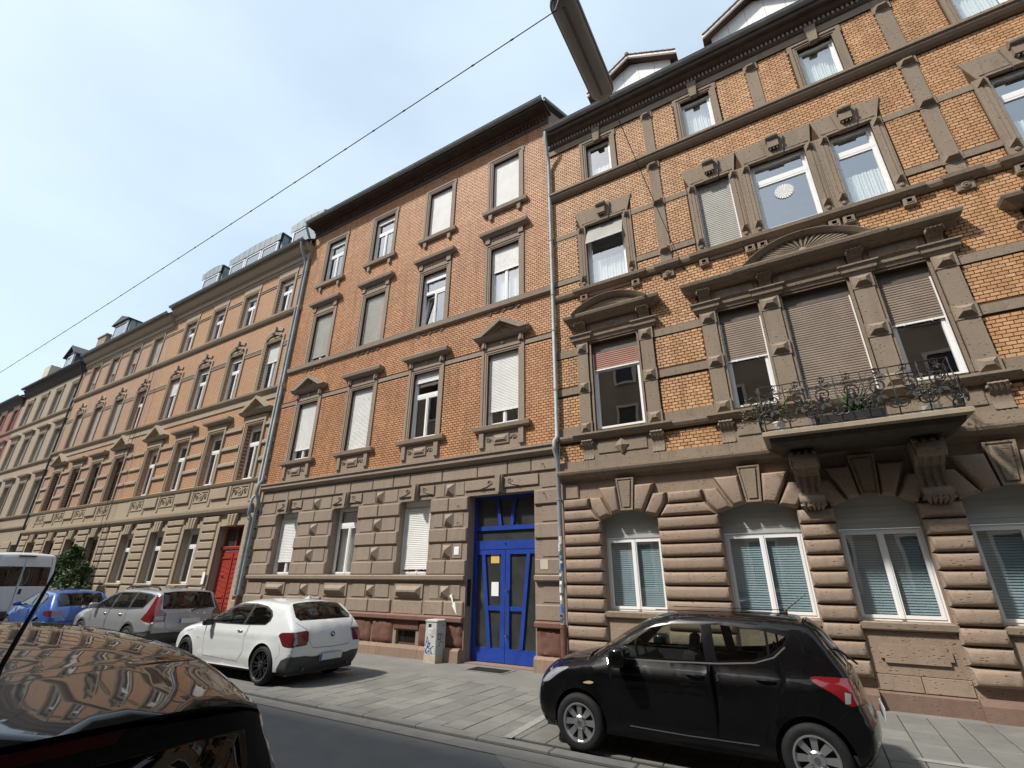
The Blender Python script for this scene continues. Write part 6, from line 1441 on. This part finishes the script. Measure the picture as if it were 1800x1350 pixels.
for k, ch in enumerate('VOLVO'): rear_text(c3, ch, .07, q[0]-.012, .34-.17*k, q[2]-.02, rad(10), 'chrome')
plate(c3, -.075, .80, rad(5)); m = MB(); m.tube([(-.03, 0, 1.03), (.02, -.2, 1.08), (.03, -.45, 1.10)], .012, 6); m.build('wiper', M['black_plastic'], c3)
# ---- blue hatchback
def side_p(S):
    dl = [(2.86, .985), (2.55, 1.14), (2.2, 1.29), (1.8, 1.355), (1.3, 1.355), (.95, 1.30), (.72, 1.20), (.84, 1.03), (1.3, .98), (2.8, .955)]
    fw = [(2.7, .995), (2.45, 1.14), (2.15, 1.265), (1.82, 1.325), (1.68, 1.325), (1.70, .99)]; rw = [(1.60, 1.328), (1.3, 1.328), (.97, 1.275), (.77, 1.19), (.87, 1.05), (1.3, 1.005), (1.62, .99)]
    fd = [(2.78, .95), (2.76, .7), (2.66, .36), (1.62, .34), (1.60, .97)]; rd = [(1.59, .97), (1.6, .34), (1.2, .34), (1.0, .62), (.92, .98)]
    tl = spl([(.48, .80), (.30, .85), (.0, .84), (-.06, .76), (.0, .69), (.34, .71)], 4, True)
    return [('window.f', fw), ('window.r', rw), ('trim', dl), ('tail_lamp', tl), ('seam', strip(fd, .009)), ('seam', strip(rd, .009)), ('door', fd), ('door.r', rd)]
def band_p(S):
    a, b = S(3.9), S(5.85); w0, w1 = S(8.2), S(10.7)
    tl = [[(S(2.45), s*1.01), (S(3.22), s*1.01), (S(3.18), s*.66), (S(2.5), s*.64)] for s in (-1, 1)]
    return [('rear_window', [(a, -.82), (a, .82), (b, .88), (b, -.88)]), ('windscreen', [(w0, -.86), (w0, .86), (w1, .93), (w1, -.93)])]+[('tail_lamp.'+'ab'[i], t) for i, t in enumerate(tl)]+[('seam', strip([(a, -.9), (S(2.3), -.6), (S(1.8), -.5), (S(1.8), .5), (S(2.3), .6), (a, .9)], .008))]
alf = dict(L=4.06, hw=.865, zs=.22, paint='paint_blue', belt=.98, cab=(.65, 2.8), axles=(.75, 3.29), wheel_r=.31, arch_r=.345, rim='rim_silver', spoke=dict(n=5, w=(.03, .05), bolts=5, rr=.68), grid=.07,
    keys=[(.14, .26, .05, .04), (.04, .42, .06, .09), (.03, .60, .06, .11), (.09, .80, .06, .10), (.19, .96, .05, .09), (.42, 1.20, .05, .07), (.62, 1.335, .05, .05), (1.0, 1.385, .08, .05), (1.6, 1.41, .08, .05), (2.05, 1.35, .07, .06), (2.5, 1.15, .06, .09), (2.92, .96, .05, .1), (3.4, .87, .1, .09), (3.78, .74, .11, .15), (3.94, .55, .1, .18), (3.92, .40, .09, .18), (3.84, .24, .07, .1)],
    sec=SEC, plan=(1.0, .07, 2.9, .15), side=side_p, band=band_p, mats={k: 'car_glass_side' for k in ('window.f', 'window.r')}|{'rear_window': 'car_glass_dark', 'tail_lamp': 'lens_dark_red', 'tail_lamp.a': 'lens_dark_red', 'tail_lamp.b': 'lens_dark_red'})
c4, sy, bd, S_ = car('parked_car', alf, (-20.4, -3.05, 0), 'bright blue hatchback parked behind the white van')
for sg in (-1, 1): mirror(c4, 2.55, .84, 1.0, sg, 'paint_blue'); handle(c4, sy, 1.75, .86, sg, 'paint_blue')
q = bd(np.array([S_(3.55)]), np.array([0.]))[0]; MB().lathe([(0, 0), (.05, 0), (.05, -.012), (.03, -.018), (0, -.02)], (q[0], 0, q[2]), 20, 'x').build('badge', M['chrome'], c4, smooth=True, angle=40)
# ---- white van
def side_w(S):
    return [('window.f', [(4.62, 1.42), (4.25, 2.0), (3.75, 2.02), (3.75, 1.36)]), ('seam', strip([(4.75, 1.25), (4.6, .5), (3.65, .45), (3.62, 2.2)], .012)), ('seam', strip([(3.5, .45), (3.5, 2.2), (2.2, 2.2), (2.2, .45)], .012)), ('cladding', [(0, .2), (6, .2), (6, .52), (0, .52)]), ('tail_lamp', [(.0, .75), (.10, .75), (.10, 1.25), (.0, 1.25)])]
def band_w(S):
    a, b = S(2.25), S(3.05)
    F_ = [('rear_window', [(a, -.90), (a, -.03), (b, -.03), (b, -.90)]), ('rear_window.b', [(a, .03), (a, .90), (b, .90), (b, .03)]), ('seam', strip([(S(1.2), 0), (S(3.8), 0)], .014)), ('cladding', [(0, -1), (0, 1), (S(1.15), 1), (S(1.15), -1)]), ('windscreen', [(S(7.2), -.85), (S(7.2), .85), (S(9.0), .92), (S(9.0), -.92)])]
    return F_+[('tail_lamp.'+'ab'[i], [(S(1.5), s), (S(2.2), s), (S(2.2), s*.93), (S(1.5), s*.93)]) for i, s in enumerate((-1, 1))]+[('seam', strip([(S(1.25), s*.9), (S(4.0), s*.92)], .01)) for s in (-1, 1)]
van = dict(L=5.4, hw=1.02, zs=.32, paint='paint_van', belt=1.2, cab=(3.6, 4.7), cabin=False, axles=(.95, 4.4), wheel_r=.34, arch_r=.39, rim='rim_silver', spoke=dict(n=6, w=(.03, .04), bolts=5, rr=.62), grid=.12, whole=('cladding',), round=.16,
    keys=[(.12, .34, .05, .02), (.05, .50, .06, .03), (.03, 1.2, .06, .03), (.06, 2.05, .06, .03), (.12, 2.40, .08, .04), (.3, 2.50, .12, .04), (1.2, 2.52, .12, .05), (3.5, 2.52, .12, .05), (4.1, 2.36, .10, .07), (4.75, 1.55, .08, .1), (4.98, 1.22, .1, .12), (5.25, 1.05, .12, .12), (5.32, .7, .1, .14), (5.28, .34, .08, .1)],
    sec=[(.2, .97), (.5, .99), (1.2, 1.0), (1.6, .985), (2.2, .93), (2.55, .90)], plan=(.5, .02, 4.0, .10), side=side_w, band=band_w, mats={'cladding': 'grey_plastic', 'rear_window': 'car_glass_dark', 'rear_window.b': 'car_glass_dark', 'window.f': 'car_glass_dark', 'windscreen': 'car_glass_dark', 'tail_lamp': 'lens_red', 'tail_lamp.a': 'lens_red', 'tail_lamp.b': 'lens_red'})
c5, sy, bd, S_ = car('delivery_van', van, (-25.8, -3.35, 0), 'white high-roofed van standing at the left edge beside the shrub', None, 'van')
plate(c5, .02, 1.0); MB().box(-.0, .02, -.16, -.07, 1.15, 1.33).build('door_handle', M['black_plastic'], c5); MB().box(.0, .06, -.25, .25, 2.40, 2.45).build('brake_lamp', M['black_plastic'], c5)
c5.scale = (1, 1, 1.055)
for sg in (-1, 1): mirror(c5, 4.45, 1.02, 1.5, sg, 'black_plastic', 1.6)
# ---- dark car in front, seen from behind over its roof
def side_n(S):
    dl = [(3.0, 1.02), (2.6, 1.34), (2.25, 1.45), (1.8, 1.48), (1.2, 1.46), (.75, 1.39), (.80, 1.03), (1.4, .98), (2.9, .97)]
    return [('window.f', [(2.85, 1.04), (2.52, 1.31), (2.2, 1.41), (1.8, 1.445), (1.75, 1.445), (1.75, 1.0)]), ('window.r', [(1.68, 1.445), (1.2, 1.43), (.80, 1.36), (.84, 1.05), (1.4, 1.005), (1.68, 1.0)]), ('trim', dl), ('seam', strip([(2.85, .96), (2.8, .4), (1.72, .35), (1.70, .98)], .009)), ('seam', strip([(1.69, .98), (1.7, .35), (1.2, .36), (1.0, .7), (.95, 1.0)], .009)), ('tail_lamp', [(.02, .75), (.02, .98), (.32, 1.0), (.36, .80)])]
def band_n(S):
    a, b = S(4.1), S(5.9); w0, w1 = S(13.2), S(15.1)
    return [('brake_lamp', [(S(6.25), .24), (S(6.25), -.24), (S(6.85), -.24), (S(6.85), .24)]), ('rear_window', [(a, -.80), (a, .80), (b, .84), (b, -.84)]), ('seam', strip([(S(9.95), -.96), (S(9.8), -.5), (S(9.75), 0), (S(9.8), .5), (S(9.95), .96)], .010)), ('seam', strip([(S(9.93), -.955), (S(9.45), -.5), (S(9.35), 0), (S(9.45), .5), (S(9.93), .955)], .012)), ('roof_strip', strip([(S(8.2), -.965), (S(10), -.965), (S(13.2), -.965)], .035)), ('roof_strip', strip([(S(8.2), .965), (S(10), .965), (S(13.2), .965)], .035)), ('trim', [(a-.08, -1), (a-.08, 1), (S(6.95), 1), (S(6.95), -1)]), ('windscreen', [(w0, -.86), (w0, .86), (w1, .93), (w1, -.93)])]
near = dict(cexp=5.0, L=4.1, hw=.875, zs=.22, paint='paint_dark', belt=.98, cab=(.6, 2.9), axles=(.75, 3.35), wheel_r=.31, arch_r=.345, rim='rim_silver', spoke=dict(n=5, w=(.03, .05), bolts=5, rr=.68), grid=.045, whole=('roof_strip',),
    keys=[(.14, .26, .05, -.04, 0), (.04, .42, .06, -.09, 0), (.0, .62, .06, -.11, 0), (-.03, .84, .05, -.10, 0), (-.02, 1.0, .04, -.08, 0), (.06, 1.20, .04, -.06, .02), (.16, 1.315, .035, -.10, .06), (.185, 1.36, .035, -.20, .085), (.215, 1.378, .04, -.20, .085), (.39, 1.44, .05, -.03, .07), (.60, 1.495, .05, 0, .045), (.95, 1.54, .05, 0, .035), (1.65, 1.57, .05, 0, .03), (2.3, 1.545, .05, .02, .04), (2.7, 1.42, .05, .05, .06), (3.15, 1.10, .05, .07, .07), (3.45, .96, .1, .05, .08), (3.8, .80, .11, .12, .08), (3.95, .56, .1, .18, 0), (3.93, .40, .09, .18, 0), (3.85, .24, .07, .1, 0)],
    sec=[(.2, .925), (.3, .962), (.5, .99), (.68, 1.0), (.85, .985), (.95, .955), (1.05, .92), (1.2, .865), (1.4, .845), (1.6, .825)], plan=(1.0, .03, 2.9, .15), side=side_n, band=band_n, mats={'rear_window': 'car_glass_black', 'window.f': 'car_glass_dark', 'window.r': 'car_glass_dark', 'brake_lamp': 'brake_red', 'tail_lamp': 'lens_red', 'roof_strip': 'grey_plastic', 'trim': 'matte_black', 'seam': 'gloss_black'})
c6, sy, bd, S_ = car('parked_car', near, (-1.72, -9.85, 0), 'dark glossy car in the near left corner, seen over its roof')
m = MB(); m.tube([(.53, .0, 1.51), (.51, 0, 1.56), (.34, 0, 1.84)], [.014, .008, .004], 8); rbox(m, (.55, 0, 1.512), (.10, .045, .025), .01); m.build('antenna', M['black_plastic'], c6)
# ------------------------------------------------------------------ smaller things
cb = empty('utility_cabinet', (-8.22, -.26, 0)); tag(cb, 'pale grey utility cabinet with blue graffiti beside the blue door', 'cabinet')
m = MB().box(-.17, .17, -.18, .18, .16, .87); m.build('body', M['cabinet_grey'], cb)
m = MB().mould(-.17, .17, [(.872, .0), (.88, .015), (.91, .015), (.925, -.03)], True, y=-.18, back=.36); m.build('lid', M['cabinet_grey'], cb); MB().box(-.175, .175, -.185, .18, 0, .157).build('base', M['terracotta'], cb)
MB().box(-.155, .155, -.186, -.181, .20, .85).build('door', M['cabinet_grey'], cb)
def stroke(pts, w, mat, par, side=False):
    n = MB(); P = [Vector(p) for p in pts]
    for a, b in zip(P, P[1:]):
        t = (b-a).normalized(); q = Vector((-t.y, t.x))*w/2; a2, b2 = a-t*w*.3, b+t*w*.3
        V_ = [a2-q, b2-q, b2+q, a2+q]; n.poly([(v.x, -.188, v.y) if not side else (.171, v.x, v.y) for v in V_])
    return n.build('graffiti', M[mat], par, fix=False)
stroke([(-.14, .36), (-.10, .56), (-.05, .42), (-.12, .46)], .018, 'marker_blue', cb); stroke([(-.13, .22), (-.06, .40), (.0, .42), (-.02, .36), (-.08, .33), (.02, .30), (.07, .35), (.10, .36)], .024, 'marker_blue', cb)
stroke([(-.10, .20), (-.02, .27), (.06, .20), (.03, .29)], .020, 'marker_blue', cb); stroke([(-.15, .30), (-.14, .24), (-.10, .22)], .016, 'marker_blue', cb); stroke([(-.04, .27), (-.02, .18)], .012, 'marker_blue', cb)
for x0, x1, z0, z1, mt in ((-.08, .01, .76, .83, 'marker_black'), (-.07, .05, .70, .735, 'paper_white'), (-.08, .03, .60, .67, 'plate'), (.03, .09, .55, .57, 'marker_black'), (-.06, .04, .712, .722, 'marker_black')):
    MB().box(x0, x1, -.191 if mt != 'marker_black' or z1 < .73 else -.1895, -.187, z0, z1).build('sticker', M[mt], cb)
for pts in ([(-.12, .60), (-.02, .62), (.04, .59)], [(-.10, .62), (-.11, .50), (-.03, .50)], [(.0, .60), (-.02, .45), (.06, .42)], [(-.08, .44), (-.02, .38), (-.10, .34)], [(.02, .78), (.10, .80)]): stroke(pts, .016, 'marker_black', cb, True)
# ---- hanging street lamp
lp = empty('street_lamp', (-1.32, -6.45, 8.42)); tag(lp, 'long grey street lamp hung on a wire high above the road', 'street lamp')
def stadium(hw, hl, r, n=8):
    P = []
    for cx, cy, a0 in ((hw-r, hl-r, 0), (-hw+r, hl-r, 90), (-hw+r, -hl+r, 180), (hw-r, -hl+r, 270)):
        P += [(cx+r*math.cos(rad(a0+90*k/n)), cy+r*math.sin(rad(a0+90*k/n))) for k in range(n+1)]
    return P
def shell(lv, name, mat):
    m = MB(); R = [[(x, y, z) for x, y in stadium(hw, hl, r)] for hw, hl, r, z in lv]; m.rings(R, True); n = len(R[0]); i = len(m.v)-len(R)*n; m.f.append(tuple(range(i+n-1, i-1, -1))); return m.build(name, M[mat], lp, smooth=True, angle=35)
shell([(.165, .80, .15, -.02), (.175, .81, .16, .0), (.170, .805, .155, .06), (.12, .74, .11, .12), (.06, .6, .05, .14)], 'housing', 'lamp_grey')
shell([(.06, .66, .055, -.085), (.11, .74, .10, -.07), (.15, .785, .14, -.035), (.155, .79, .145, -.018)], 'diffuser', 'lamp_cover')
m = MB(); m.box(-.018, .018, -.66, .66, -.094, -.084); m.build('rib', M['lamp_grey'], lp)
for yy in (-.45, .45): MB().tube([(0, yy, .13), (0, yy, .30)], .012, 6).build('hanger', M['dark_metal'], lp)
def wire(name, label, P, r=.008):
    o = MB().tube(P, r, 6).build(name, M['iron']); tag(o, label, 'wire'); return o
def sag(a, b, s, n=24):
    a, b = Vector(a), Vector(b); return [tuple(a.lerp(b, k/n)-Vector((0, 0, s*4*(k/n)*(1-k/n)))) for k in range(n+1)]
w1 = wire('span_wire', 'thin wire from the ochre facade to the hanging street lamp', sag((-1.33, -.08, 9.0), (-1.32, -6.0, 8.72), .05)+sag((-1.32, -6.9, 8.72), (-1.3, -14.55, 9.1), .05), .007)
MB().lathe([(.03, 0), (.03, -.05), (.012, -.06), (.012, -.10), (0, -.10)], (-1.33, 0, 9.0), 10, 'y').build('wall_anchor', M['iron'], w1)
w2p = sag((-1.36, -7.3, 7.99), (-19.17, -7.3, 7.28), .06, 30)+[(-24, -7.3, 7.25), (-36, -7.3, 7.9)]
w2 = wire('supply_cable', 'long beaded cable running along the street from the lamp', w2p, .0065)
m = MB()
for k in range(30):
    t = k/30*29.5; i = int(t); a, b = Vector(w2p[i]), Vector(w2p[i+1]); p = a.lerp(b, t-i); m.lathe([(.0, -.03), (.0105, -.02), (.0105, .02), (0, .03)], p, 6, 'x')
tag(m.build('cable_clips', M['iron'], w2), kind='stuff')
MB().tube([(-1.36, -7.3, 7.99), (-1.34, -7.25, 8.2), (-1.32, -7.2, 8.45)], .01, 6).build('drop', M['iron'], w2)
# ---- plants
def leaf_cloud(m, c, r, n, size, seed=0, flat=.7):
    rr = random.Random(seed)
    for _ in range(n):
        d = Vector((rr.gauss(0, 1), rr.gauss(0, 1), rr.gauss(0, 1))).normalized()*(rr.random()**.45); p = Vector((c[0]+d.x*r[0], c[1]+d.y*r[1], c[2]+d.z*r[2]))
        a = Vector((rr.gauss(0, 1), rr.gauss(0, 1), rr.gauss(0, .6))).normalized(); b = a.cross(Vector((rr.gauss(0, 1), rr.gauss(0, 1), rr.gauss(0, 1)))).normalized(); s = size*rr.uniform(.6, 1.4)
        q = a.cross(b)*s*.12; m.poly([tuple(p-a*s), tuple(p+b*s*.45+q), tuple(p+a*s), tuple(p-b*s*.45+q)])
pl = empty('potted_plant', (1.10, -.72, 4.315)); tag(pl, 'spiky green plant in a dark planter in the middle of the balcony', 'plant')
m = MB(); rbox(m, (0, 0, .13), (.95, .22, .26), .015); m.build('planter', M['black_plastic'], pl)
m = MB(); rr = random.Random(4)
for k in range(54):
    a = rr.uniform(0, 2*math.pi); e = rr.uniform(.25, 1.35); ln = rr.uniform(.5, 1.0); w = .022; d = Vector((math.cos(a)*math.cos(e), math.sin(a)*math.cos(e)*.6, math.sin(e))); sd_ = Vector((-math.sin(a), math.cos(a), 0))*w; x0 = Vector((rr.uniform(-.08, .14), rr.uniform(-.05, .05), .25)); pr = [x0]
    for j in range(1, 5): t = j/4; pr.append(x0+d*ln*t-Vector((0, 0, .22*t*t*(1.3-e)*ln)))
    for j in range(4): w0, w1_ = (1-j/4), (1-(j+1)/4); m.poly([tuple(pr[j]-sd_*w0), tuple(pr[j]+sd_*w0), tuple(pr[j+1]+sd_*max(w1_, .05)), tuple(pr[j+1]-sd_*max(w1_, .05))])
m.build('blades', M['leaf_green'], pl, fix=False); m = MB(); leaf_cloud(m, (.1, 0, .33), (.42, .12, .14), 260, .035, 8); m.build('leaves', M['leaf_green'], pl, fix=False)
pl = empty('potted_plant', (-.02, -.92, 4.315)); tag(pl, 'straggly trailing plant in a whitish pot at the left end of the balcony', 'plant')
MB().lathe([(0, 0), (.085, 0), (.105, .17), (.115, .18), (.115, .20), (.095, .20), (.09, .17), (0, .17)], (0, 0, 0), 20).build('pot', M['plaster_white'], pl, smooth=True, angle=40)
m = MB(); q = MB(); rr = random.Random(9)
for k in range(26):
    a = rr.uniform(0, 6.28); p = [Vector((0, 0, .18))]; d = Vector((math.cos(a)*.5, math.sin(a)*.3, 1)).normalized()
    for j in range(7): d = (d+Vector((rr.gauss(-.05, .3), rr.gauss(0, .2), rr.gauss(-.10, .2)))).normalized(); p.append(p[-1]+d*.10)
    m.tube(p, .004, 4, False)
    for v in p[2:]: leaf_cloud(q, v, (.05, .05, .05), 7, .022, rr.random())
m.build('stems', M['bark'], pl, fix=False); q.build('leaves', M['leaf_dry'], pl, fix=False)
m = MB(); leaf_cloud(m, (0, 0, .42), (.24, .14, .26), 240, .022, 12); m.build('foliage', M['leaf_green'], pl, fix=False)
pl = empty('potted_plant', (2.20, -.60, 4.315)); tag(pl, 'withered brownish plant in a grey tub at the right end of the balcony', 'plant')
MB().lathe([(0, 0), (.12, 0), (.15, .22), (.13, .22), (0, .19)], (0, 0, 0), 18).build('pot', M['cabinet_grey'], pl, smooth=True, angle=40); m = MB(); leaf_cloud(m, (0, 0, .50), (.20, .15, .32), 300, .022, 31); m.build('foliage', M['leaf_dry'], pl, fix=False)
def shrub(name, loc, label, lobes, n, size, mat, seed):
    s = empty(name, loc); tag(s, label, 'shrub'); rr = random.Random(seed)
    for k, (c, r) in enumerate(lobes): MB().tube([(rr.uniform(-.08, .08), 0, 0), (c[0]*.4, c[1]*.4, c[2]*.5), tuple(c)], [.045, .03, .012], 6).build('stem', M['bark'], s, smooth=True)
    m = MB()
    for k, (c, r) in enumerate(lobes):
        for _ in range(14):
            d = Vector((rr.gauss(0, 1), rr.gauss(0, 1), rr.gauss(0, 1))).normalized(); cc = [c[i]+d[i]*r[i]*.75 for i in range(3)]; leaf_cloud(m, cc, [q*.42 for q in r], n//14, size, rr.random())
    m.build('foliage', M[mat], s, fix=False); return s
shrub('shrub', (-28.4, -.75, 0), 'bushy green shrub against the faded brick facade behind the van', [((-1.3, 0, 2.45), (.8, .45, .5)), ((-2.6, .1, 2.2), (.8, .45, .55)), ((-.1, 0, 1.85), (.75, .45, .6)), ((-1.4, 0, 1.3), (1.5, .45, .8)), ((.8, -.1, 1.2), (.6, .35, .55)), ((-.9, -.1, 2.9), (.35, .3, .3)), ((.5, 0, 2.2), (.35, .3, .3))], 1000, .075, 'leaf_green', 3)
shrub('shrub', (-46.0, -.5, 4.4), 'dark leafy plant on the cream facade at the far left edge', [((0, 0, .5), (1.5, .45, .5)), ((-1.5, 0, .6), (1.3, .45, .55))], 900, .09, 'leaf_dark', 6)
MB().box(-48.6, -44.4, -1.0, 0, 4.1, 4.35).build('balcony', M['stone_y'], Y)
